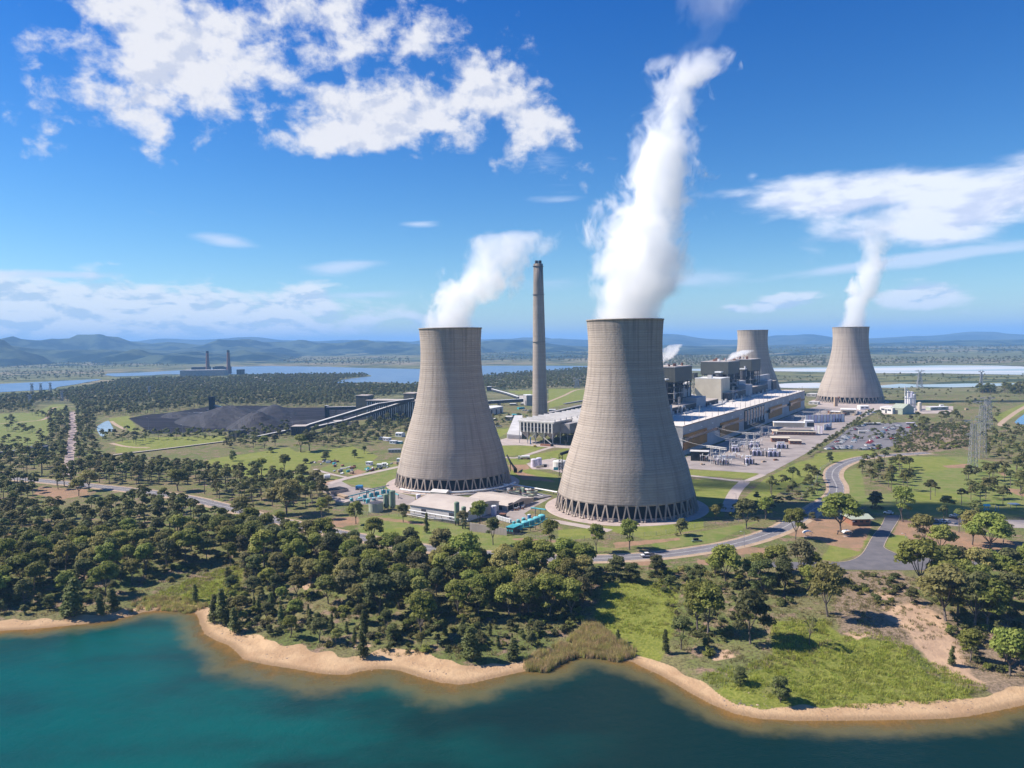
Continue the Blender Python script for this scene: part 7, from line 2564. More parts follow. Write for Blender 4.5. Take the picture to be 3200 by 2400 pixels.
CR = [  # rows of parked cars in the car park: crop M2 start, end, how many
 ((790, 995), (1150, 985), 13, "in the nearest row, left half"), ((1250, 995), (1540, 985), 10, "in the nearest row, right half"), ((880, 975), (1160, 960), 9, "in the second row, left half"),
 ((1340, 945), (1560, 940), 7, "in the second row, right half"), ((930, 925), (1080, 800), 8, "in the slanting left hand row"), ((970, 930), (1110, 830), 7, "in the slanting left hand row"),
 ((1180, 905), (1230, 800), 6, "in the middle slanting row"), ((1150, 730), (1240, 715), 4, "in the back left corner"), ((1250, 680), (1340, 660), 4, "in the back left corner"),
 ((1370, 750), (1450, 715), 5, "in the middle of the car park"), ((1450, 845), (1580, 830), 5, "in the middle of the car park"), ((1500, 790), (1600, 770), 5, "in the middle of the car park"), ((1560, 755), (1730, 700), 8, "in the right back rows"),
 ((1610, 700), (1740, 720), 6, "in the right back rows"), ((1720, 680), (1830, 665), 4, "in the right back rows"), ((1740, 795), (1790, 785), 3, "at the right side of the car park"), ((1700, 850), (1760, 845), 3, "at the right side of the car park"), ((1930, 700), (2040, 670), 6, "under the far right trees"), ((1380, 920), (1430, 880), 3, "beside the red car")]
cols = ['white', 'white', 'silver', 'dark blue', 'white', 'black', 'pale blue', 'silver', 'grey', 'red', 'white']
NC = 0
for (a, b, nn, where) in CR:
 for i in range(nn):
  t_ = (i + .5) / nn
  p = P('M2', a[0] + (b[0] - a[0]) * t_, a[1] + (b[1] - a[1]) * t_)
  q = P('M2', b[0], b[1]) - P('M2', a[0], a[1])
  ang = math.atan2(q.y, q.x) + math.pi / 2 + ro.uniform(-.08, .08)
  cc = cols[(i * 7 + len(where) * 3 + nn + int(a[0])) % len(cols)] if where != "beside the red car" else 'red'
  car(cc, Vector((p.x, p.y, .09)), ang, "%s car parked %s of the staff car park" % (cc, where) if 'car park' not in where else "%s car parked %s" % (cc, where), "cars in the staff car park")
  NC += 1
for i, (x, y, cc, lab) in enumerate([(1395, 365, 'dark blue', "dark blue car under the trees, leftmost on the pale parking strip"), (1440, 362, 'grey', "grey car second on the pale parking strip"), (1500, 365, 'white', "white car in the middle of the pale parking strip"), (1535, 368, 'silver', "silver car beside the white one on the pale parking strip"),
         (1600, 335, 'black', "black car at the right of the pale parking strip"), (1610, 318, 'white', "white car behind the black one on the pale parking strip"), (1040, 292, 'white', "small white car parked at the end of the forked access road")]):
 p = P('J', x, y)
 car(cc, Vector((p.x, p.y, .1)), 1.3 + .2 * i, lab, None)
for i, (x, y) in enumerate([(885, 635), (925, 632), (960, 640), (985, 630)]):
 p = P('M5', x, y)
 car(['white', 'silver', 'white', 'grey'][i], Vector((p.x, p.y, .05)), .1, "%s car, %s of four parked left of the chimney foot" % (['white', 'silver', 'white', 'grey'][i], ['first', 'second', 'third', 'fourth'][i]), None)
for i, (x, y) in enumerate([(500, 870), (535, 868)]):
 p = P('M5', x, y)
 car(['white', 'silver'][i], Vector((p.x, p.y, .05)), .1, "%s car parked by the hedge left of the precipitator" % ['white', 'silver'][i], None)
# minibus and carport roofs
bldg("minibus", "cream minibus in the middle of the car park", "minibus", 'M2', (1252, 778), (1348, 780), 740, 2.6, M['cream'], M['white'], 0, wins=6, over=0)
bldg("carport", "long white carport roof at the back left of the car park", "carport", 'M2', (1345, 655), (1560, 655), 632, 5, M['darksteel'], M['white'], 0, over=.5)
bldg("carport", "pale lilac carport roof at the back right of the car park", "carport", 'M2', (1920, 650), (2020, 652), 628, 5, M['darksteel'], M['lilac'], 0, over=.5)

# ---- street lamps and light poles
def lamp(k, x, y, yt, label, arm=1, hd=None):
 p = P(k, x, y)
 z = Zat(k, x, yt, p)
 t = thing("street_lamp", label, "street lamp", tuple(p), 0, "light poles")
 MB().use(M['steel']).cone((p.x, p.y, 0), (p.x, p.y, z), .16, .09, 8).build("pole", t)
 MB().use(M['steel']).bar((p.x, p.y, z), (p.x - 1.5 * arm, p.y, z + .1), .12).build("arm", t)
 MB().use(M['white']).box((p.x - 1.9 * arm, p.y, z), (.9, .35, .18)).build("lamp_head", t)
 return t


for e in [('I', 900, 578, 445, "street lamp beside the road above the fallen clump of gums"), ('I', 1495, 272, 205, "street lamp at the T junction, lower one"), ('I', 1650, 200, 110, "street lamp where the road leaves the cutting"),
  ('E', 805, 1118, 1010, "light pole at the front of the car park"), ('E', 890, 1048, 925, "light pole in the middle of the car park"), ('E', 970, 965, 850, "tallest light pole at the back of the car park"),
  ('H', 752, 290, 195, "light pole on the grass island by the workshop yard"), ('I', 830, 205, 120, "lamp beside the pale path right of the nearest tower"), ('D', 1175, 1412, 1384, "short lamp on the path crossing the lawns"),
  ('A', 1285, 975, 842, "light mast, leftmost along the coal yard"), ('A', 1583, 1040, 905, "light mast, second along the coal yard"), ('A', 2088, 1000, 842, "light mast, third along the coal yard"), ('B', 590, 935, 842, "light mast at the right of the coal yard"),
  ('M5', 1510, 1160, 1080, "lamp post at the precipitator's right corner"), ('M5', 1318, 1420, 1325, "thin pole beside the low white tank"), ('J', 1190, 500, 462, "short post on the brown lawn right of the access road"), ('E', 1068, 870, 820, "thin pole behind the car park")]:
 lamp(*e)

# ---- hut, picnic shelters and roadside things
a, b, u, n = frame_px('I', (1835, 395), (1990, 392))
hut = bldg("amenities_hut", "amenities hut with a pale green roof and dark red walls", "hut", 'I', (1835, 395), (1990, 392), 335, 12, M['brick'], M['pale_green'], 1.6, wins=3, over=1.6)
MB().use(M['white']).box(tuple(a - n * 1.7 + Vector((0, 0, 2.9))), (1.2, .2, .5)).build("sign", hut)
for i, (x, y, yt, lab) in enumerate([(1450, 492, 437, "picnic shelter with a white arched roof, left of two on the brown lawn"), (1790, 488, 432, "picnic shelter with a white arched roof, right of two on the brown lawn")]):
 p = P('I', x, y)
 z = Zat('I', x, yt, p)
 t = thing("picnic_shelter", lab, "picnic shelter", tuple(p), 0, "white roofed picnic shelters")
 mb = MB().use(M['white'])
 for j in range(8):
  a0, a1 = math.pi * j / 8, math.pi * (j + 1) / 8
  q = [(p.x - 2.6 * math.cos(a0), p.y - 1.6, z - 1.3 + 1.3 * math.sin(a0)), (p.x - 2.6 * math.cos(a1), p.y - 1.6, z - 1.3 + 1.3 * math.sin(a1)), (p.x - 2.6 * math.cos(a1), p.y + 1.6, z - 1.3 + 1.3 * math.sin(a1)), (p.x - 2.6 * math.cos(a0), p.y + 1.6, z - 1.3 + 1.3 * math.sin(a0))]
  mb.add(q + [(x_, y_, z_ - .12) for x_, y_, z_ in q], [(0, 3, 2, 1), (4, 5, 6, 7), (0, 1, 5, 4), (2, 3, 7, 6)])
 mb.build("roof", t)
 for dx in (-1.8, 1.8):
  for dy in (-1.2, 1.2):
   MB().use(M['steel']).bar((p.x + dx, p.y + dy, 0), (p.x + dx, p.y + dy, z - .8), .12).build("post", t)
 MB().use(M['concrete_pale']).box((p.x, p.y, 0), (4, 3, .12)).build("slab", t)
 MB().use(M['rust']).box((p.x, p.y, .7), (2, .8, .08)).build("table_top", t)
 for dy in (-.7, .7):
  MB().use(M['rust']).box((p.x, p.y + dy, .4), (2, .3, .06)).build("bench", t)
p = P('J', 2120, 245)
t = thing("shade_shelter", "small white topped shelter on the far grass at the right", "shelter", tuple(p))
MB().use(M['white']).box((p.x, p.y, 3), (6, 4, .3)).build("roof", t)
for dx in (-2, 2):
 MB().use(M['steel']).bar((p.x + dx, p.y, 0), (p.x + dx, p.y, 3), .2).build("post", t)
p = P('J', 1940, 268)
t = thing("playground", "bright turquoise and yellow climbing frame among the trees", "playground", tuple(p))
MB().use(M['teal']).box((p.x - 4, p.y, 1.2), (3, 2.5, .3)).build("platform", t)
MB().use(M['teal_lid']).gable((p.x - 4, p.y, 3.6), (3, 3), 1.2, 0).build("roof", t)
for dx in (-5.3, -2.7, 2, 4):
 MB().use(M['blue']).bar((p.x + dx, p.y, 0), (p.x + dx, p.y, 3.6), .2).build("post", t)
MB().use(M['yellow']).bar((p.x - 2.5, p.y, 1.4), (p.x + .8, p.y - 1, .2), .9, .15).build("slide", t)
MB().use(M['blue']).bar((p.x + 2, p.y, 3.4), (p.x + 4, p.y, 3.4), .2).build("swing_bar", t)
p = P('H', 2150, 535)
t = thing("roadside_bench", "low dark green bench with a black box on the verge above the road", "bench", tuple(p))
MB().use(M['green_tank']).box((p.x, p.y, .5), (6.0, 1.2, .5), .15).build("seat", t)
MB().use(M['black']).box((p.x - .5, p.y + .3, 1.0), (3.0, 1.0, 1.1), .15).build("box", t)
for dx in (-2.4, 2.4):
 MB().use(M['darksteel']).box((p.x + dx, p.y, 0), (.3, 1, .5)).build("leg", t)
p = P('H', 812, 603)
t = thing("drain_head", "small white concrete drain head on the grass above the road", "drain", tuple(p))
MB().use(M['white']).box((p.x - 1.2, p.y, 0), (1.0, 1.2, 1.5)).build("headwall", t)
MB().use(M['black']).box((p.x + .5, p.y, 0), (2.4, 1.0, 1.0)).build("opening", t)
p = P('J', 600, 470)
t = thing("park_grill", "dark slanted barbecue stand on the brown lawn", "barbecue", tuple(p))
MB().use(M['black']).bar((p.x, p.y, 0), (p.x + .8, p.y + .5, 2.2), .4).build("post", t)
MB().use(M['darksteel']).box((p.x + .8, p.y + .4, 1.8), (1.6, 1, .3)).build("plate", t)

# ---- white shells and yard stores left of the tower beside the chimney
for i, (x0, x1, y, lab) in enumerate([(680, 740, 1412, "white shell, nearest of the row of four on the bare ground"), (740, 792, 1398, "white shell, second of the row of four"), (808, 855, 1388, "white shell, third of the row of four"), (866, 912, 1380, "white shell, farthest of the row of four")]):
 a, b = P('B', x0, y), P('B', x1, y)
 t = thing("storage_tank", lab, "tank", tuple(a), 0, "row of four white shells")
 zt = Zat('B', x0, y - 36, a)
 r = min(zt / 2 + .3, 3)
 d = (b - a)
 MB().use(M['white']).cone(a + Vector((0, 0, r + .3)), b + Vector((0, 2.0, r + .3)), r, r * .96, 16).build("shell", t)
 for f_ in (.2, .8):
  q = a.lerp(b, f_)
  MB().use(M['rust']).box((q.x, q.y, 0), (.6, r * 1.6, .7)).build("saddle", t)
 MB().use(M['rust']).cone(b + Vector((0.02, 1.9, r + .3)), b + Vector((.25, 2, r + .3)), r * .5, r * .5, 12).build("hatch", t)
yard_lab = ["rusty pile", "white crate", "pale pipe stack", "dark scrap heap", "blue container", "white drum stack", "timber stack", "grey bin", "brown girder stack", "white cable reel"]
for i in range(46):
 if i < 16:
  x, y = ro.uniform(760, 1000), ro.uniform(1222, 1252)
  w = "along the back edge of the store yard"
 elif i < 32:
  x, y = ro.uniform(940, 1180), ro.uniform(1255, 1330)
  w = "in the middle of the store yard"
 else:
  x = ro.uniform(1210, 1500)
  y = 1310 - (x - 1210) * .2 + ro.uniform(-18, 8)
  w = "in the right hand strip of the store yard"
 p = P('B', x, y)
 kd = i % 10
 m_ = [M['rust'], M['white'], M['offwhite'], M['darksteel'], M['teal'], M['white'], M['track'], M['steel'], M['brick'], M['lilac']][kd]
 t = thing(["scrap_pile", "crate", "pipe_stack", "scrap_heap", "container", "drum_stack", "timber_stack", "bin", "girder_stack", "cable_reel"][kd], "%s %s" % (yard_lab[kd], w), ["scrap", "crate", "pipes", "scrap", "container", "drums", "timber", "bin", "girders", "reel"][kd], tuple(p), 0, yard_lab[kd] + " items in the store yard")
 L = ro.uniform(2, 5.5)
 rz0 = ro.uniform(0, 3)
 u0 = Vector((math.cos(rz0), math.sin(rz0), 0))
 if kd in (2, 5, 9):
  mb = MB().use(m_)
  for j in range(3):
   mb.cone(p + Vector((0, j * .9, .5)), p + u0 * L + Vector((0, j * .9, .5)), .5, .5, 8)
  mb.build("bundle", t)
 else:
  mb = MB().use(m_)
  mb.box(tuple(p), (L, ro.uniform(1.2, 2.4), ro.uniform(.6, 2.2)), rz0)
  mb.box((p.x + 1, p.y + .8, 0), (L * .5, 1.0, ro.uniform(.8, 2.4)), rz0 + .4)
  mb.build("body", t)
VH = [('B', (1480, 1010), (1535, 1012), 978, 9, 'white', "white shed with a pitched roof among trees left of the tower"), ('B', (1335, 1035), (1370, 1038), 1015, 6, 'offwhite', "small pale shed at the left of the depot"), ('B', (1375, 1042), (1420, 1045), 1020, 6, 'lilac', "pale shed with a flat roof in the depot"),
 ('B', (1430, 1070), (1480, 1072), 1045, 5, 'white', "white truck body parked in the depot"), ('B', (1490, 1068), (1530, 1070), 1050, 4, 'teal', "green topped container in the depot"), ('B', (1420, 1148), (1525, 1146), 1122, 6, 'pale_green', "long low green hut beside the tower"), ('B', (1492, 1228), (1520, 1228), 1202, 5, 'white', "white tank body beside the tower's left foot"),
 ('B', (1225, 1255), (1265, 1258), 1228, 4, 'lilac', "pale grey truck body in the store yard"), ('B', (1320, 1280), (1360, 1280), 1250, 4, 'white', "white truck body in the store yard strip"), ('B', (1370, 1268), (1405, 1266), 1242, 4, 'white', "white van body in the store yard strip")]
for k, bl, br, yt, dp_, m_, lab in VH:
 bldg("depot_shed" if 'shed' in lab or 'hut' in lab else "yard_vehicle", lab, "shed" if 'shed' in lab or 'hut' in lab else "vehicle", k, bl, br, yt, dp_, M[m_], M['white'] if m_ != 'pale_green' else M['steel'], 0.8 if 'pitched' in lab else 0, wins=4 if 'hut' in lab else 2)

# ---- between the towers, behind
bldg("white_store", "big white store with dark doors left of the chimney foot", "store", 'C', (910, 822), (1030, 800), 765, 26, M['offwhite'], M['white'], 1.0, doors=3)
bldg("grey_transfer_block", "grey transfer block standing left of the chimney", "transfer house", 'C', (1232, 742), (1290, 740), 652, 24, M['esp'], M['white'], 0)
bldg("transfer_wing", "lower grey wing beside the transfer block left of the chimney", "transfer house", 'C', (1168, 690), (1225, 735), 655, 12, M['esp'], M['tan_roof'], 0)
bldg("low_office", "low office with a teal edged roof in the trees left of the precipitator", "office", 'C', (1045, 868), (1100, 870), 835, 14, M['esp'], M['offwhite'], .8, wins=4)
bldg("low_office", "long low hut with a teal roof behind the trees left of the precipitator", "office", 'C', (1110, 830), (1190, 828), 818, 10, M['esp'], M['teal'], .8, wins=4)
bldg("small_tower", "small white topped conveyor tower on the far green field", "tower", 'C', (888, 614), (922, 614), 577, 12, M['darksteel'], M['white'], 0)
for (x0, x1, y, lab) in ((980, 1000, 735, "white flat shed on the dark ground left of the grey block"), (1085, 1140, 738, "white long shed before the grey transfer block"), (1180, 1195, 735, "tiny white shed beside the grey transfer block"), (920, 960, 870, "pale blue roofed shed at the tower's right edge"), (1425, 1480, 790, "pale roof right of the chimney foot")):
 bldg("low_shed", lab, "shed", 'C', (x0, y), (x1, y), y - 14, 10, M['esp'], M['white'], 0)
bldg("green_container", "green container beside the white cars left of the chimney", "container", 'C', (1165, 772), (1215, 768), 758, 5, M['teal'], M['teal'], 0)


def conveyor(name, label, k, pts, w=4.2, h=3.0, m=None, trest=22.0, tm=None, pix_z=True):
 """covered belt gallery; pts: (x, y of the gallery, x, y of the ground below)"""
 t = None
 P3 = []
 for (x, y, gy) in pts:
  g = P(k, x, gy)
  P3.append(Vector((g.x, g.y, max(1.0, Zat(k, x, y, g)))))
 t = thing(name, label, "conveyor", tuple(P3[0].to_2d()) + (0,))
 for a, b in zip(P3[:-1], P3[1:]):
  MB().use(m or M['white']).bar(a, b, w, .5).build("roof", t)
  dz = Vector((0, 0, -h * .6))
  MB().use(M['darksteel']).bar(a + dz, b + dz, w * .92, h).build("gallery", t)
  L = (b - a).length
  for i in range(int(L / trest)):
   q = a.lerp(b, (i + .5) / max(1, int(L / trest)))
   if q.z > 4:
    mb = MB().use(tm or M['darksteel'])
    mb.bar((q.x - 1.5, q.y, 0), (q.x - .6, q.y, q.z - h), .5)
    mb.bar((q.x + 1.5, q.y, 0), (q.x + .6, q.y, q.z - h), .5)
    mb.build("trestle", t)
 return t


conveyor("conveyor", "covered conveyor on dark trestles reaching the grey transfer block", 'C', [(860, 702, 742), (1205, 680, 740)], 6, 5)
conveyor("conveyor", "thin conveyor rising to the small white topped tower", 'C', [(925, 592, 612), (1060, 628, 650), (1165, 662, 690)], 4, 3)
conveyor("conveyor", "pale conveyor passing right of the chimney foot", 'C', [(1418, 800, 815), (1720, 732, 760)], 7, 4, M['esp'])
conveyor("conveyor", "dark conveyor on the green field right of the chimney", 'C', [(1555, 722, 728), (1740, 690, 698)], 5, 3, M['esp'])

# ---- coal handling
bk = thing("coal_bunker", "long coal bunker on close set slanting white ribs", "coal bunker", tuple(P('B', 1240, 868)))
ka, kb, ku, kn = frame_px('B', (1228, 862), (1640, 872))
kh = Zat('B', 1228, 690, ka)
KL = (kb - ka).length + 10
kc = ka + ku * KL / 2 + kn * 14
krz = math.atan2(ku.y, ku.x)
MB().use(M['boiler_side']).box((kc.x, kc.y, kh * .45), (KL, 24, kh * .5), krz).build("wall", bk)
MB().use(M['black']).box((kc.x, kc.y, 0), (KL, 18, kh * .45), krz).build("undercroft", bk)
MB().use(M['tan_roof']).box((kc.x, kc.y, kh * .95), (KL + 1, 26, 1.2), krz).build("roof", bk)
for i in range(26):
 q = ka + ku * (KL * (i + .5) / 26)
 MB().use(M['steel'] if i % 2 else M['white']).bar((q.x, q.y - 1, 0), (q.x + kn.x * 2, q.y + kn.y * 2, kh * .9), .7).build("rib", bk)
for (x0, x1, yb, yt, dpp, lab) in ((1145, 1250, 862, 660, 20, "tower_block"), (1568, 1665, 860, 640, 24, "tower_block")):
 a, b = P('B', x0, yb), P('B', x1, yb)
 z = Zat('B', x0, yt, a)
 MB().use(M['boiler_side']).box(((a.x + b.x) / 2, a.y + 18, 0), ((b - a).length, dpp, z), krz).build("tower_block", bk)
 MB().use(M['tan_roof']).box(((a.x + b.x) / 2, a.y + 18, z), ((b - a).length + 1, dpp + 1, .8), krz).build("tower_roof", bk)
th_ = bldg("transfer_house", "dark blue grey transfer house on the lawn where three conveyors meet", "transfer house", 'B', (580, 1000), (706, 998), 922, 20, M['louvre'], M['tan_roof'], 0)
bldg("transfer_hut", "small dark transfer hut under the lower conveyor", "transfer house", 'B', (966, 935), (1040, 930), 876, 12, M['louvre'], M['tan_roof'], 0)
conveyor("conveyor", "upper pale conveyor climbing to the coal bunker", 'B', [(700, 912, 985), (1330, 722, 905), (1645, 676, 880)], 5, 3.4, M['offwhite'])
conveyor("conveyor", "lower pale conveyor climbing to the coal bunker", 'B', [(708, 938, 985), (968, 880, 940), (1045, 864, 925), (1580, 697, 880)], 5, 3.4, M['offwhite'])
conveyor("conveyor", "pale conveyor dropping left from the transfer house to the ground", 'B', [(232, 1015, 1022), (572, 945, 990)], 4.5, 3.2, M['offwhite'])
conveyor("conveyor", "level conveyor at the back of the coal yard", 'B', [(890, 752, 850), (1205, 745, 850)], 5, 4, M['offwhite'])
conveyor("ground_conveyor", "low pale conveyor line running along the ground at the left", 'A', [(880, 1180, 1186), (1500, 1105, 1110), (1960, 1046, 1052)], 3.2, 1.6, M['cream'], 1000)
bldg("sample_tower", "slim black tower at the left end of the level conveyor", "tower", 'B', (872, 848), (896, 848), 742, 8, M['black'], M['offwhite'], 0)
bldg("dark_shed", "dark shed at the foot of the coal piles", "shed", 'A', (1975, 1012), (2078, 1016), 955, 12, M['louvre'], M['darksteel'], 0)
bldg("teal_building", "dark teal plant building at the far left", "plant building", 'A', (250, 1170), (405, 1160), 1105, 14, mat("dark_teal_sheet", (.03, .12, .13), (.025, .09, .1), .1), M['darksteel'], 0)
tank("roof_vent", "small white vent dome on the dark teal building", 'A', 322, 1112, 14, 1085, M['white'], None, .6, cat="vent")
conveyor("conveyor", "grey conveyor entering the dark teal building from the left", 'A', [(-200, 1165, 1190), (245, 1115, 1168)], 4.5, 3, M['steel'])


def coal_pile(label, k, pts, hpix, name="coal_pile"):
 """pts: outline of the foot; hpix: height in photo pixels of the crop at the middle"""
 w = [P(k, a, b) for a, b in pts]
 c = sum(w, Vector()) / len(w)
 zc = Zat(k, sum(p[0] for p in pts) / len(pts), sum(p[1] for p in pts) / len(pts) - hpix, c)
 w = smooth_line(w, 5, closed=True)
 vs, fs = [], []
 R = 9
 for j in range(R):
  t_ = j / (R - 1)
  for i, p in enumerate(w):
   s_ = 1 - t_ * .86
   q = c + (p - c) * s_
   z = zc * (1 - s_) / .86 * (1.0 if t_ < .8 else 1.0)
   z += (vnoise(np.array([q.x]), np.array([q.y]), 9, 3)[0] - .5) * 2.4 * (t_ > 0)
   vs.append((q.x, q.y, z if j else -.2))
 m_ = len(w)
 for j in range(R - 1):
  for i in range(m_):
   fs.append((j * m_ + i, j * m_ + (i + 1) % m_, (j + 1) * m_ + (i + 1) % m_, (j + 1) * m_ + i))
 vs.append((c.x, c.y, zc * 1.02))
 for i in range(m_):
  fs.append(((R - 1) * m_ + i, (R - 1) * m_ + (i + 1) % m_, len(vs) - 1))
 mb = MB().use(M['coal'])
 mb.add(vs, fs)
 return tag(mb.build(name, smooth=False), label, "coal pile", "coal piles")


coal_pile("flat topped black coal pile in the middle of the yard", 'A', [(1500, 880), (1750, 800), (1950, 770), (2200, 780), (2400, 840), (2350, 920), (2000, 930), (1700, 930)], 105)
coal_pile("dark pointed coal pile at the front of the yard", 'A', [(1950, 940), (2050, 880), (2220, 850), (2420, 870), (2500, 940), (2300, 985), (2080, 985)], 125)
coal_pile("low coal ridge left of the middle pile", 'A', [(1380, 830), (1480, 800), (1700, 800), (1750, 830), (1600, 850), (1450, 850)], 26)
coal_pile("long black coal ridge at the right of the yard", 'B', [(240, 850), (280, 780), (450, 770), (620, 795), (600, 830), (440, 850)], 75)
coal_pile("low dark coal bank in front of the transfer house", 'B', [(100, 960), (330, 900), (700, 860), (1100, 870), (1100, 905), (800, 930), (600, 945), (300, 975)], 34)
st = thing("coal_stacker", "dark stacker machine with a pale boom on the coal yard", "stacker", tuple(P('A', 1840, 810)))
c = P('A', 1835, 815)
MB().use(M['darksteel']).box((c.x, c.y, 0), (16, 12, 8)).build("base", st)
MB().use(M['black']).box((c.x, c.y, 8), (8, 8, 22)).build("mast", st)
MB().use(M['offwhite']).bar((c.x, c.y, 16), (c.x + 48, c.y + 6, 5), 3, 2).build("boom", st)
MB().use(M['darksteel']).bar((c.x, c.y, 28), (c.x + 40, c.y + 5, 8), .8).build("stay", st)
MB().use(M['offwhite']).bar((c.x - 60, c.y + 12, 2), (c.x + 20, c.y + 12, 2), 2, 1.5).build("belt", st)

# ---- switchyard in front of the turbine hall
def gantry(k, x0, x1, ytop, legs, label, group="white lattice gantries before the turbine hall"):
 lp = [P(k, *l) for l in legs]
 u_ = (lp[1] - lp[0]).normalized()
 z = Zat(k, legs[0][0], ytop, lp[0])
 L = (lp[1] - lp[0]).length
 t = thing("gantry", label, "gantry", tuple(lp[0]), 0, group)
 for q in lp:
  mb = MB().use(M['offwhite'])
  for dx, dy in ((-1, -1), (1, -1), (1, 1), (-1, 1)):
   mb.bar((q.x + dx, q.y + dy, 0), (q.x + dx * .8, q.y + dy * .8, z), .26)
  nz = max(3, int(z / 2.4))
  for j in range(nz):
   z0_, z1_ = z * j / nz, z * (j + 1) / nz
   s_ = 1 if j % 2 else -1
   for (ax, ay, bx, by) in ((-1, -1, 1, -1), (1, -1, 1, 1), (1, 1, -1, 1), (-1, 1, -1, -1)):
    if s_ > 0:
     ax, ay, bx, by = bx, by, ax, ay
    mb.bar((q.x + ax, q.y + ay, z0_), (q.x + bx, q.y + by, z1_), .17)
  mb.build("lattice_leg", t)
 ov = (abs(x1 - x0) / abs(legs[1][0] - legs[0][0]) - 1) * L / 2
 a, b = lp[0] - u_ * ov, lp[1] + u_ * ov
 mb = MB().use(M['offwhite'])
 n_ = Vector((-u_.y, u_.x, 0))
 for dn, dz in ((-.9, 0), (.9, 0), (-.9, -1.6), (.9, -1.6)):
  mb.bar((a.x + n_.x * dn, a.y + n_.y * dn, z + dz), (b.x + n_.x * dn, b.y + n_.y * dn, z + dz), .28)
 nb = int((b - a).length / 2)
 for j in range(nb):
  p, q = a.lerp(b, j / nb), a.lerp(b, (j + 1) / nb)
  mb.bar((p.x - n_.x * .9, p.y - n_.y * .9, z - (1.6 if j % 2 else 0)), (q.x - n_.x * .9, q.y - n_.y * .9, z - (0 if j % 2 else 1.6)), .18)
  mb.bar((p.x + n_.x * .9, p.y + n_.y * .9, z - (1.6 if j % 2 else 0)), (q.x + n_.x * .9, q.y + n_.y * .9, z - (0 if j % 2 else 1.6)), .18)
 mb.build("lattice_beam", t)
 return t, a, b, z


GN_ = [('M1', 880, 1215, 795, ((965, 1105), (1118, 1130)), "white lattice gantry, nearest to the big tower"), ('M1', 1195, 1525, 672, ((1290, 880), (1432, 880)), "white lattice gantry, second from the big tower"), ('M1', 1490, 1800, 562, ((1572, 860), (1702, 870)), "white lattice gantry, third from the big tower"),
 ('M1', 1745, 2090, 462, ((1830, 640), (1958, 640)), "white lattice gantry, fourth from the big tower, beside the brown buildings"), ('M2', 285, 545, 518, ((340, 590), (480, 600)), "white lattice gantry at the start of the blast walls"), ('M2', 430, 720, 465, ((480, 540), (640, 545)), "white lattice gantry behind the blast walls"), ('M2', 600, 830, 440, ((720, 500), (815, 500)), "tall thin lattice gantry before the far tower")]
for e in GN_:
 g, a, b, z = gantry(*e)
 if e[0] == 'M1':
  # conductors running back up to the hall fascia
  for f_ in (.15, .5, .85):
   p = a.lerp(b, f_)
   s_ = (p - O0).dot(U)
   q = F(s_ + 6, -.6, 23.5)
   w = thing("cable", "thin cable to the %s gantry" % e[5].split("gantry, ")[1].split(",")[0].replace("from the big tower", "").strip(), "cable", (p.x, p.y, 0), 0, "cables to the gantries")
   mb = MB().use(M['offwhite'])
   pts = [Vector((p.x, p.y, z)).lerp(q, t_ / 8) - Vector((0, 0, 2.2 * 4 * (t_ / 8) * (1 - t_ / 8))) for t_ in range(9)]
   for c0, c1 in zip(pts[:-1], pts[1:]):
    mb.cone(c0, c1, .09, .09, 4, caps=False)
   mb.build("conductor", w)


def transformer(k, x0, x1, y, yt, label):
 a, b = P(k, x0, y), P(k, x1, y)
 u_ = (b - a).normalized()
 n_ = Vector((-u_.y, u_.x, 0))
 rz = math.atan2(u_.y, u_.x)
 L = min((b - a).length, 14)
 z = min(Zat(k, x0, yt, a), 7)
 c = (a + b) / 2 + n_ * 3
 t = thing("transformer", label, "transformer", (c.x, c.y, 0), 0, "transformers before the turbine hall")
 MB().use(M['concrete_pale']).box((c.x, c.y, 0), (L + 2, 8, .4), rz).build("plinth", t)
 MB().use(M['lilac']).box((c.x, c.y, .4), (L * .6, 4, z * .7), rz).build("tank", t)
 for i in range(7):
  q = c + u_ * (L * (i / 6 - .5)) - n_ * 2.9
  MB().use(M['lilac'] if i % 2 else M['darksteel']).box((q.x, q.y, .6), (L / 11, 1.5, z * .62), rz).build("radiator", t)
 for i in range(3):
  q = c + u_ * (L * .2 * (i - 1))
  MB().use(M['rust'] if i == 1 else M['white']).cone((q.x, q.y, z * .7 + .4), (q.x + u_.x * (i - 1) * 1.2, q.y + u_.y * (i - 1) * 1.2, z + 1.6), .5, .25, 8).build("bushing", t)
 MB().use(M['white']).cone((c.x - u_.x * L * .3, c.y - u_.y * L * .3, z + .3), (c.x + u_.x * L * .3, c.y + u_.y * L * .3, z + .3), .8, .8, 12).build("conservator", t)
 return t


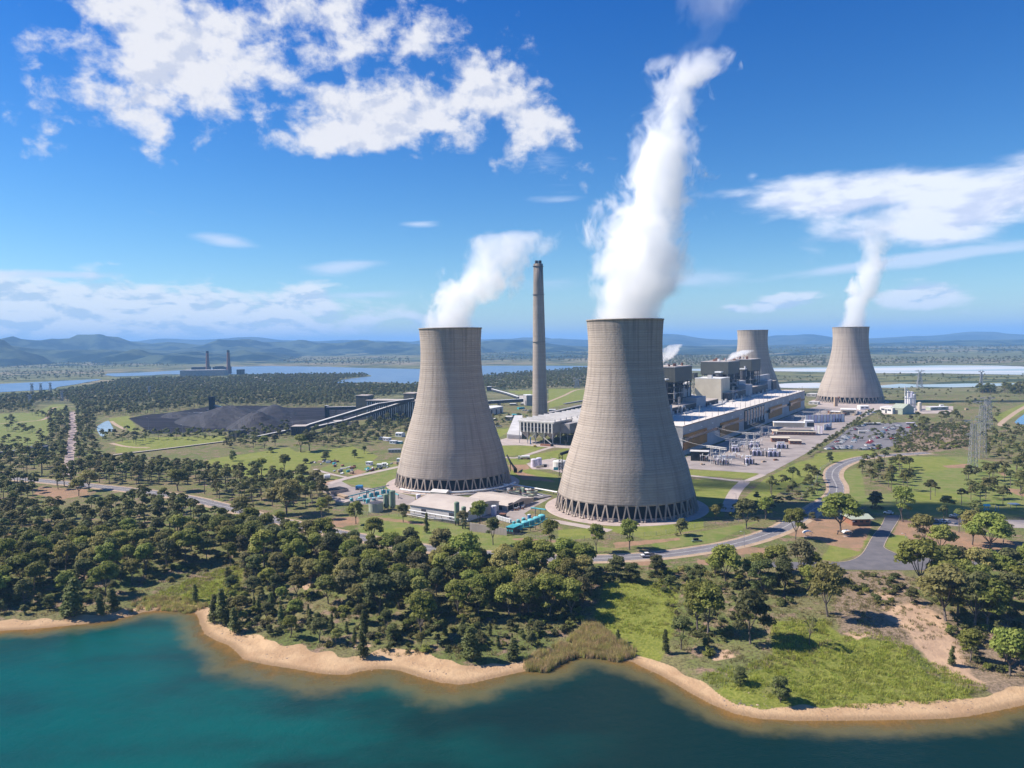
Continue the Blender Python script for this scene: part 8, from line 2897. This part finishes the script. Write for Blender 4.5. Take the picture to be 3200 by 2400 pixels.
for e in [('M1', 1030, 1250, 1120, 960, "transformer with white tank beneath the gantry nearest the big tower"), ('M1', 1530, 1690, 1115, 985, "finned transformer standing clear in the paved yard"), ('M1', 1640, 1850, 970, 850, "transformer with slanting struts, left of two in the open yard"), ('M1', 1910, 2140, 985, 860, "transformer with slanting struts, right of two in the open yard"),
  ('M1', 1600, 1790, 850, 720, "transformer beneath the third gantry"), ('M1', 1290, 1450, 900, 800, "transformer beneath the second gantry"), ('M2', 100, 270, 985, 905, "finned transformer in front of the brown brick building"), ('M2', 780, 860, 600, 545, "transformer before the corrugated blast wall, left"), ('M2', 900, 1000, 615, 550, "transformer before the corrugated blast wall, right"), ('M2', 790, 870, 720, 660, "transformer at the end of the nearer blast wall")]:
 transformer(*e)
for i, (x, y, w, h, dpt) in enumerate([(1000, 905, 370, 24, 3), (1010, 955, 200, 20, 3), (1440, 665, 350, 20, 3), (1600, 715, 150, 16, 3), (1140, 1000, 90, 40, 6)]):
 bldg("bus_duct", ["long white pipe duct under the nearest gantry", "shorter white pipe duct under the nearest gantry", "long white pipe duct under the third gantry", "shorter white pipe duct under the third gantry", "pale fire wall beside the nearest transformer"][i], "duct", 'M1', (x, y + 110), (x + w, y + 108), y + 60, dpt, M['white'], M['offwhite'], 0)
bldg("canopy", "long low dark canopy at the foot of the first orange panels", "canopy", 'M1', (600, 1050), (900, 1060), 890, 9, M['black'], M['offwhite'], 0, over=.8)
for i, (x, y) in enumerate([(1680, 890), (2060, 1045), (1850, 1075), (1720, 1120), (1560, 1130), (790, 1120)]):
 p = P('M1', x, y)
 t = thing("yard_item", ["orange barrier stack between two transformers", "orange barrier stack alone on the open yard", "tan skip at the right of the finned transformer", "dark skid beside the finned transformer", "white cabinet before the finned transformer", "pair of tan cabinets at the canopy's right end"][i], "equipment", tuple(p))
 m_ = [M['yellow'], M['rust'], M['track'], M['darksteel'], M['white'], M['track']][i]
 MB().use(m_).box(tuple(p), (3.4, 1.6, 1.5), .3 * i).build("body", t)
 MB().use(M['darksteel']).box((p.x + 2.4, p.y, 0), (1.2, 1.2, .9), .3 * i).build("crate", t)

# rows of busbar posts and insulators between the transformers
for i, (x0, y0, x1, y1, where) in enumerate([(930, 1010, 1330, 1040, "beneath the nearest gantry"), (1000, 1120, 1300, 1150, "in front of the nearest gantry"), (1280, 830, 1560, 860, "beneath the second gantry"), (1480, 760, 1830, 790, "beneath the third gantry"), (1700, 640, 2080, 660, "beneath the fourth gantry"),
           (1330, 1000, 1500, 1075, "beside the finned transformer"), (1620, 930, 1880, 965, "along the open yard's left transformer"), (1900, 960, 2150, 985, "along the open yard's right transformer"), (640, 1040, 900, 1075, "under the dark canopy's edge")]):
 a, b = P('M1', x0, y0), P('M1', x1, y1)
 t = thing("busbar_frame", "row of insulator posts carrying bars " + where, "switchgear", tuple(a), 0, "busbar rows in the switchyard")
 nn = 9
 for j in range(nn):
  q = a.lerp(b, j / (nn - 1))
  h = 4.5 + 1.5 * (j % 3)
  MB().use(M['steel']).bar((q.x, q.y, 0), (q.x, q.y, h - 1.8), .28).build("post", t)
  MB().use([M['rust'], M['lilac'], M['white']][j % 3]).cone((q.x, q.y, h - 1.8), (q.x + .3, q.y, h), .42, .26, 8).build("insulator", t)
  MB().use(M['offwhite']).bar((q.x, q.y, h), (q.x + 3.2, q.y + 3, h + .2), .18).build("bar", t)
 MB().use(M['offwhite']).bar((a.x, a.y, 6), (b.x, b.y, 6), .22).build("busbar", t)
# roof vents and gutters of the sheds, pipes along the long shed
pipeline("plant_pipe", "white pipe on low legs along the front wall of the long shed", [P('M3', 1040, 500), P('M3', 1300, 545), P('M3', 1620, 600)], 3.2, .4, M['white'], 5)
pipeline("plant_pipe", "lower white pipe in front of the long shed", [P('M3', 1020, 520), P('M3', 1300, 565), P('M3', 1660, 560)], 1.6, .35, M['offwhite'], 5)
pipeline("plant_pipe", "dark pipe bundle crossing the clarifier block", [P('M3', 1890, 300), P('M3', 2050, 330), P('M3', 2200, 380)], 3.6, .5, M['darksteel'], 5)
pipeline("plant_pipe", "white pipe from the clarifier block to the workshop", [P('M3', 1900, 330), P('M3', 2000, 360), P('M3', 2150, 400)], 2.2, .4, M['white'], 5)


def fence(label, pts, h=2.6, step=7.0, m=None):
 ln = [P(*a) for a in pts]
 t = thing("perimeter_fence", label, "fence", tuple(ln[0]))
 for p, q in zip(ln[:-1], ln[1:]):
  k = max(1, int((q - p).length / step))
  for j in range(k):
   c0, c1 = p.lerp(q, j / k), p.lerp(q, (j + 1) / k)
   MB().use(M['steel']).bar((c0.x, c0.y, 0), (c0.x, c0.y, h), .16).build("post", t)
   mb = MB().use(M['steel'])
   for z in (.4, 1.1, 1.8, h - .1):
    mb.bar((c0.x, c0.y, z), (c1.x, c1.y, z), .06)
   mb.build("rail", t)


fence("wire fence along the bank above the curving road", [('H', 560, 492), ('H', 960, 535), ('H', 1500, 505), ('H', 1800, 480), ('H', 2212, 400), ('I', 850, 370), ('I', 1150, 320)])
fence("wire fence on the grass beside the cut road", [('D', 1660, 1560), ('D', 1800, 1400), ('D', 1840, 1290), ('D', 1940, 1230)])
fence("fence behind the left water plant's trees", [('G', 900, 520), ('G', 1250, 580), ('G', 1600, 600), ('G', 2200, 690)])
# a few dead grey trees in the woods
for i, (k, x, y, yt, lab) in enumerate([('I', 1250, 940, 800, "dead grey tree in the clump below the road bend"), ('G', 900, 1180, 1010, "dead leaning tree in the gap of the middle woodland"), ('G', 1400, 1300, 1160, "thin dead tree in the middle woodland"), ('G', 600, 1420, 1290, "thin pale sapling above the beach, left"), ('G', 1000, 1640, 1540, "thin pale sapling above the middle of the beach"),
         ('H', 620, 1180, 1010, "bare branched tree at the dark wood's edge"), ('F', 40, 930, 780, "pale forked tree at the far left"), ('J', 2000, 1400, 1230, "bare stemmed tree in the right hand grove"), ('F', 1300, 640, 500, "dead grey tree deep in the left bush"), ('E', 900, 1640, 1530, "bare reddish tree in the dark grove right of the road")]):
 tree_px('bare', k, x, y, yt, lab, 1.0)

# corrugated blast walls
def blast_wall(k, bl, br, yt, label, nn):
 a, b = P(k, *bl), P(k, *br)
 z = Zat(k, bl[0], yt, a)
 t = thing("blast_wall", label, "blast wall", tuple(a), 0, "white corrugated blast walls")
 u_ = (b - a).normalized()
 for i in range(nn):
  p, q = a.lerp(b, i / nn), a.lerp(b, (i + .9) / nn)
  MB().use(M['lilac'] if i % 2 else M['white']).bar((p.x, p.y, z / 2), (q.x, q.y, z / 2), .5, z).build("panel", t)
  MB().use(M['rust']).bar((q.x, q.y - .3, 0), (q.x, q.y - .3, z + .2), .3).build("post", t)
 return t


blast_wall('M2', (515, 630), (1060, 610), 520, "tall white corrugated blast wall before the far tower", 13)
blast_wall('M2', (255, 690), (600, 690), 632, "nearer corrugated blast wall behind the office block, left part", 9)
blast_wall('M2', (600, 765), (760, 775), 660, "nearer corrugated blast wall behind the office block, right part", 4)
blast_wall('M2', (770, 730), (880, 700), 650, "short end of the nearer blast wall beside a black car", 3)
# offices
of = bldg("office_block", "low office block with white stepped roofs and brown base", "office", 'M2', (75, 790), (660, 800), 745, 20, M['brick'], M['cream'], 0, wins=12, over=1.0)
a, b, u, n = frame_px('M2', (75, 790), (660, 800))
q = a.lerp(b, .38) + n * 12
MB().use(M['cream']).box((q.x, q.y, 9), ((b - a).length * .72, 12, 5), math.atan2(u.y, u.x)).build("upper_floor", of)
MB().use(M['white']).box((q.x, q.y, 14), ((b - a).length * .74, 13, .5), math.atan2(u.y, u.x)).build("upper_roof", of)
q = a.lerp(b, .86) + n * 9
MB().use(M['white']).box((q.x, q.y, 9), (10, 10, 8), math.atan2(u.y, u.x)).build("stair_tower", of)
MB().use(M['glassdark']).box((q.x, q.y - 5.2, 10), (8, .2, 5), math.atan2(u.y, u.x)).build("stair_window", of)
bldg("brick_annex", "brown brick annex with a cream flat roof in front of the office block", "annex", 'M2', (50, 890), (300, 895), 835, 14, M['brick'], M['cream'], 0, wins=6, over=.8)
bldg("brick_annex", "smaller brown brick annex with a cream roof at its right", "annex", 'M2', (300, 922), (465, 925), 875, 11, M['brick'], M['cream'], 0, wins=3, over=.6)

# ---- by the far steaming tower
FB = [('M2', (1005, 515), (1215, 520), 440, 22, 'cream', 'white', 1.0, "white square workshop in front of the far tower's legs"), ('M2', (1275, 445), (1400, 445), 395, 16, 'white', 'white', .8, "small white shed at the right foot of the far tower"),
 ('M2', (1545, 480), (1720, 505), 400, 26, 'offwhite', 'offwhite', 1.5, "pale shed left of the green roofed one"), ('M2', (1690, 500), (1860, 512), 420, 34, 'pale_green', 'pale_green', 6, "large shed with a pale green pitched roof"),
 ('M2', (1920, 475), (2030, 478), 435, 10, 'white', 'white', 0, "white tank house below the silo tower"), ('E', (1405, 782), (1560, 776), 755, 10, 'pale_green', 'white', 0, "long low pale building right of the silo tower"), ('M2', (530, 260), (660, 265), 225, 24, 'esp', 'offwhite', 0, "pale flat building between the hall and the far tower"),
 ('M2', (560, 370), (690, 375), 335, 14, 'offwhite', 'offwhite', 0, "low pale building at the far tower's left foot"), ('M2', (850, 500), (990, 505), 470, 12, 'track', 'white', 0, "tan and white store with pipes before the far tower"), ('E', (1850, 628), (1938, 628), 590, 12, 'darksteel', 'darksteel', 0, "dark shed with a bright end on the far grass"),
 ('E', (1490, 745), (1520, 745), 735, 6, 'white', 'white', 0, "tiny white hut on the grass right of the silo tower"), ('E', (1710, 778), (1732, 778), 765, 5, 'track', 'track', 0, "tiny orange hut on the grass left of the pylons")]
for k, bl, br, yt, dpp, w_, r_, pi_, lab in FB:
 bldg("far_building", lab, "building", k, bl, br, yt, dpp, M[w_], M[r_], pi_, wins=2 if pi_ < 3 else 0, doors=1 if pi_ >= 1 else 0)
sl = thing("silo_tower", "cluster of tall white silos and pipes beside the green roofed shed", "silo tower", tuple(P('M2', 1960, 440)))
for i, (x, y, hw, yt) in enumerate([(1905, 440, 14, 262), (1940, 435, 20, 196), (1985, 440, 24, 205), (2020, 445, 20, 235), (1960, 450, 30, 290), (2095, 465, 26, 350)]):
 p = P('M2', x, y)
 r = abs(ray('M2', x + hw, y).x - ray('M2', x, y).x) * p.y
 z = Zat('M2', x, yt, p)
 mb = MB().use([M['white'], M['offwhite'], M['lilac'], M['steel'], M['white'], M['cream']][i])
 mb.cone((p.x, p.y, 0), (p.x, p.y, z), r, r, 14)
 mb.dome((p.x, p.y, z), r, r * .5, 14, 3)
 mb.build("silo", sl)
for i in range(7):
 p = P('M2', 1890 + i * 24, 455)
 MB().use(M['white']).bar((p.x, p.y, 0), (p.x, p.y, 38 - i * 3), .8).build("pipe", sl)
for i in range(3):
 p, q = P('M2', 1890, 455), P('M2', 2050, 455)
 MB().use(M['steel']).bar((p.x, p.y, 10 + i * 9), (q.x, q.y, 10 + i * 9), 1.0).build("platform", sl)
for i in range(18):
 x, y = ro.uniform(820, 1500), ro.uniform(470, 540)
 p = P('M2', x, y)
 t = thing("yard_store", "small %s stored load %s" % (['white', 'tan', 'rusty'][i % 3], "on the pale yard before the far tower"), "load", tuple(p), 0, "%s loads on the pale yard before the far tower" % ['white', 'tan', 'rusty'][i % 3])
 MB().use([M['white'], M['track'], M['rust']][i % 3]).box(tuple(p), (ro.uniform(3, 8), ro.uniform(2, 4), ro.uniform(1.5, 4)), ro.uniform(0, 1)).build("load", t)
# pylon-like tower and small plant at the far tower's foot
p = P('M2', 935, 395)
t = thing("stair_tower", "tan stair tower leaning on the far tower's legs", "stair tower", tuple(p))
MB().use(M['track']).box(tuple(p), (5, 5, Zat('M2', 935, 270, p))).build("frame", t)
MB().use(M['rust']).bar((p.x, p.y, 0), (p.x + 6, p.y, 16), 2).build("stair", t)

# ---- pylons
def pylon(k, bl, br, ytop, label, arms=((1.0, 1.0), (.78, .8)), wf=.30, leg_d=1.0, m=None, group="lattice power pylons at the right", hspan=2.2):
 a, b = P(k, *bl), P(k, *br)
 c = (a + b) / 2
 W = (b - a).length
 z = Zat(k, (bl[0] + br[0]) / 2, ytop, c)
 u_ = (b - a).normalized()
 n_ = Vector((-u_.y, u_.x, 0))
 m = m or M['steel']
 t = thing("pylon", label, "pylon", tuple(c), 0, group)
 th_bar = max(.16, c.y * .0002)

 def pt(sx, sy, f):
  s_ = (1 - f) + f * wf
  return c + u_ * (sx * W / 2 * s_) + n_ * (sy * W / 2 * s_ * leg_d) + Vector((0, 0, z * .86 * f))
 for sx in (-1, 1):
  for sy in (-1, 1):
   MB().use(m).bar(pt(sx, sy, 0), pt(sx, sy, 1), th_bar * 1.6).build("leg", t)
 mb = MB().use(m)
 nb = 9
 for j in range(nb):
  f0, f1 = 1 - (1 - j / nb) ** 1.15, 1 - (1 - (j + 1) / nb) ** 1.15
  for (p0, p1) in (((-1, -1), (1, -1)), ((1, -1), (1, 1)), ((1, 1), (-1, 1)), ((-1, 1), (-1, -1))):
   mb.bar(pt(*p0, f0), pt(*p1, f1), th_bar)
   mb.bar(pt(*p1, f0), pt(*p0, f1), th_bar)
   mb.bar(pt(*p0, f1), pt(*p1, f1), th_bar)
 mb.build("bracing", t)
 for (f, w) in arms:
  hz = z * .86 * f + (z * .14 if f >= 1 else 0) * .3
  mb = MB().use(m)
  half = W / 2 * hspan * w
  for s in (-1, 1):
   tip = c + u_ * (s * half) + Vector((0, 0, hz + .6))
   for sy in (-1, 1):
    r0 = c + u_ * (s * W / 2 * wf) + n_ * (sy * W / 2 * wf)
    mb.bar(r0 + Vector((0, 0, hz - 1.2)), tip, th_bar * 2)
    mb.bar(r0 + Vector((0, 0, hz + 1.6)), tip, th_bar * 2)
   for g_ in (.35, .6, .85):
    q = (c + Vector((0, 0, hz))).lerp(tip, g_)
    mb.bar(q + Vector((0, 0, -1.2 * (1 - g_))), q + Vector((0, 0, 1.8 * (1 - g_))), th_bar)
  mb.build("cross_arm", t)
 mb = MB().use(m)
 for s in (-1, 1):
  mb.bar(c + u_ * (s * W * .12) + Vector((0, 0, z * .86)), c + u_ * (s * W * .36) + Vector((0, 0, z)), th_bar * 1.2)
 mb.build("earth_peak", t)
 return t


pylon('N', (375, 1530), (500, 1530), 560, "nearest lattice pylon, front left of the three at the right", hspan=2.6, wf=.5)
pylon('N', (525, 1285), (655, 1285), 225, "tallest looking lattice pylon, middle of the three at the right", hspan=2.5, wf=.5)
pylon('N', (630, 830), (750, 828), 185, "lattice pylon farthest back of the three at the right", hspan=2.2, wf=.55)
for k, bl, br, yt, lab in [('E', (1285, 588), (1335, 588), 425, "faint pylon on the far plain right of the steaming far tower"), ('E', (1826, 590), (1856, 590), 430, "faint pylon on the far plain near the right edge"), ('C', (1645, 590), (1690, 590), 495, "faint pylon before the far wood right of the chimney"),
      ('A', (268, 640), (288, 640), 545, "small pylon by the left arm of the reservoir, first"), ('A', (345, 625), (362, 625), 545, "small pylon by the left arm of the reservoir, second"), ('A', (428, 618), (444, 618), 540, "small pylon by the left arm of the reservoir, third"), ('A', (250, 740), (275, 740), 640, "thin pylon standing in the wood at the far left"), ('A', (528, 700), (548, 700), 610, "thin pylon standing in the wood beyond the gravel corridor"),
      ('A', (1282, 660), (1300, 660), 570, "thin pylon in the wood left of the coal yard")]:
 pylon(k, bl, br, yt, lab, m=M['steel'], group="faint distant pylons", hspan=1.8)

# ---- the other power station across the plain
ops = thing("distant_power_station", "distant power station with dark boiler blocks by the reservoir", "power station", tuple(P('Q', 560, 600)))
for (x0, x1, yb, yt) in ((270, 365, 590, 485), (385, 520, 590, 482), (635, 660, 590, 480), (680, 760, 590, 470), (780, 885, 590, 480), (1050, 1118, 612, 525)):
 a, b = P('Q', x0, yb), P('Q', x1, yb)
 MB().use(M['louvre']).box(((a.x + b.x) / 2, a.y + 20, 0), ((b - a).length, 40, Zat('Q', x0, yt, a))).build("boiler_block", ops)
a, b = P('Q', 90, 640), P('Q', 850, 630)
MB().use(M['esp']).box(((a.x + b.x) / 2, a.y + 10, 0), ((b - a).length, 40, 22)).build("turbine_hall", ops)
MB().use(M['offwhite']).box(((a.x + b.x) / 2, a.y + 10, 22), ((b - a).length * .9, 36, 1.5)).build("hall_roof", ops)
for x, yb, yt, lab in ((553, 590, 205, "distant dark chimney, left of the pair across the plain"), (915, 600, 193, "distant dark chimney, right of the pair across the plain")):
 p = P('Q', x, yb)
 t = thing("distant_chimney", lab, "chimney", tuple(p), 0, "pair of distant chimneys")
 z = Zat('Q', x - 12, yt, p)
 MB().use(M['rust']).cone((p.x, p.y, 0), (p.x, p.y, z), 9.0, 5.0, 16).build("shaft", t)
 MB().use(M['black']).cone((p.x, p.y, z - 8), (p.x, p.y, z + .5), 5.4, 5.3, 16).build("rim", t)
conveyor("distant_conveyor", "bright conveyor roof beyond the distant power station", 'Q', [(1440, 685, 700), (1960, 642, 660)], 12, 6, M['white'], 1000)
conveyor("distant_conveyor", "grey conveyor dipping into the distant coal yard", 'Q', [(1380, 655, 700), (1650, 752, 765)], 9, 6, M['offwhite'], 1000)
conveyor("distant_conveyor", "low bright shed line in front of the distant coal yard", 'Q', [(860, 758, 768), (1200, 755, 765)], 14, 5, M['white'], 1000)
sheet("distant_coal_yard", 'Q', [(850, 745), (950, 705), (1300, 700), (1320, 740), (1650, 700), (2100, 680), (2300, 690), (2100, 730), (1650, 752), (1200, 750)], .5, M['coal'], "dark distant coal yard across the plain")
MB_ = [(('B'), (1480, 560), (1500, 560), 540, 10)]

# people-scale clutter on the precipitator apron
for i, (x, y, m_, lab) in enumerate([(1050, 1172, 'yellow', "orange trailer on the lawn before the precipitator"), (1215, 1155, 'brick', "long brick red trough under the precipitator"), (1300, 1160, 'black', "black hopper car at the end of the red trough"), (985, 1130, 'blue', "bright blue standpipe under the precipitator")]):
 p = P('M5', x, y)
 t = thing("apron_item", lab, "equipment", tuple(p))
 s = [(3, 2, 2.2), (13, 3, 2.0), (3, 3, 2.6), (1.2, 1.2, 8)][i]
 MB().use(M[m_]).box(tuple(p), s, -.55 if i == 1 else 0).build("body", t)
 MB().use(M['darksteel']).box((p.x + s[0] * .6, p.y, 0), (.8, 1, 1)).build("frame", t)
for i, (x, y) in enumerate([(1100, 1485), (1150, 1470), (1195, 1465), (1360, 1510)]):
 p = P('M5', x, y)
 t = thing("pump_unit", ["cream pump unit at the foot of the lilac tanks, left", "cream pump unit at the foot of the lilac tanks, middle", "dark pump unit right of the lilac tanks", "green pump unit before the low white tank"][i], "pump", tuple(p))
 MB().use([M['cream'], M['cream'], M['darksteel'], M['teal']][i]).box(tuple(p), (4, 2.5, 2)).build("body", t)
 MB().use(M['steel']).cone((p.x - 2, p.y, 2.4), (p.x + 2, p.y, 2.4), .4, .4, 8).build("pipe", t)

# small steam puffs above the boiler houses
def puff(label, s, tt, z0, dx, h, r, seed):
 p = F(s, tt)
 plume("steam_puff", label, [(z0, p.x, p.y, r * .35, 1), (z0 + h * .35, p.x + dx * .35, p.y, r * .8, 1), (z0 + h * .75, p.x + dx * .75, p.y, r, .8), (z0 + h, p.x + dx, p.y, r * .6, .3)], .14, seed, .12)


puff("small white puff of steam drifting off the nearest dark boiler house", 142, 84, 84, 26, 26, 9, 3.3)
puff("small white puff of steam on the roof of the wide dark boiler house", 372, 74, 83, 34, 16, 9, 7.7)

# ---------------------------------------------------------------- haze
def build_haze():
 m = bpy.data.materials.new("haze")
 m.use_nodes = True
 t = m.node_tree
 t.nodes.clear()
 o = t.nodes.new('ShaderNodeOutputMaterial')
 v = t.nodes.new('ShaderNodeVolumePrincipled')
 v.inputs['Color'].default_value = (0.30, 0.58, 1.0, 1)
 v.inputs['Density'].default_value = 7e-5
 v.inputs['Anisotropy'].default_value = 0.0
 t.links.new(v.outputs[0], o.inputs['Volume'])
 mb = MB().use(m)
 mb.box((0, 29000, -17), (150000, 64500, 517), 0)
 tag(mb.build("haze"), "thin blue haze over the plain", kind='stuff')


build_haze()

# things of one kind that share a description are told apart by their order
byl = {}
for o in col.objects:
 if 'category' in o:
  byl.setdefault(o['label'], []).append(o)
for lab_, os_ in byl.items():
 if len(os_) > 1:
  os_.sort(key=lambda o: o.location.x / max(o.location.y, 1))
  for o, w_ in zip(os_, ("first", "second", "third", "fourth", "fifth", "sixth", "seventh", "eighth")):
   o['label'] = lab_ + ", " + w_ + (" from left" if len(lab_.split()) < 14 else "")
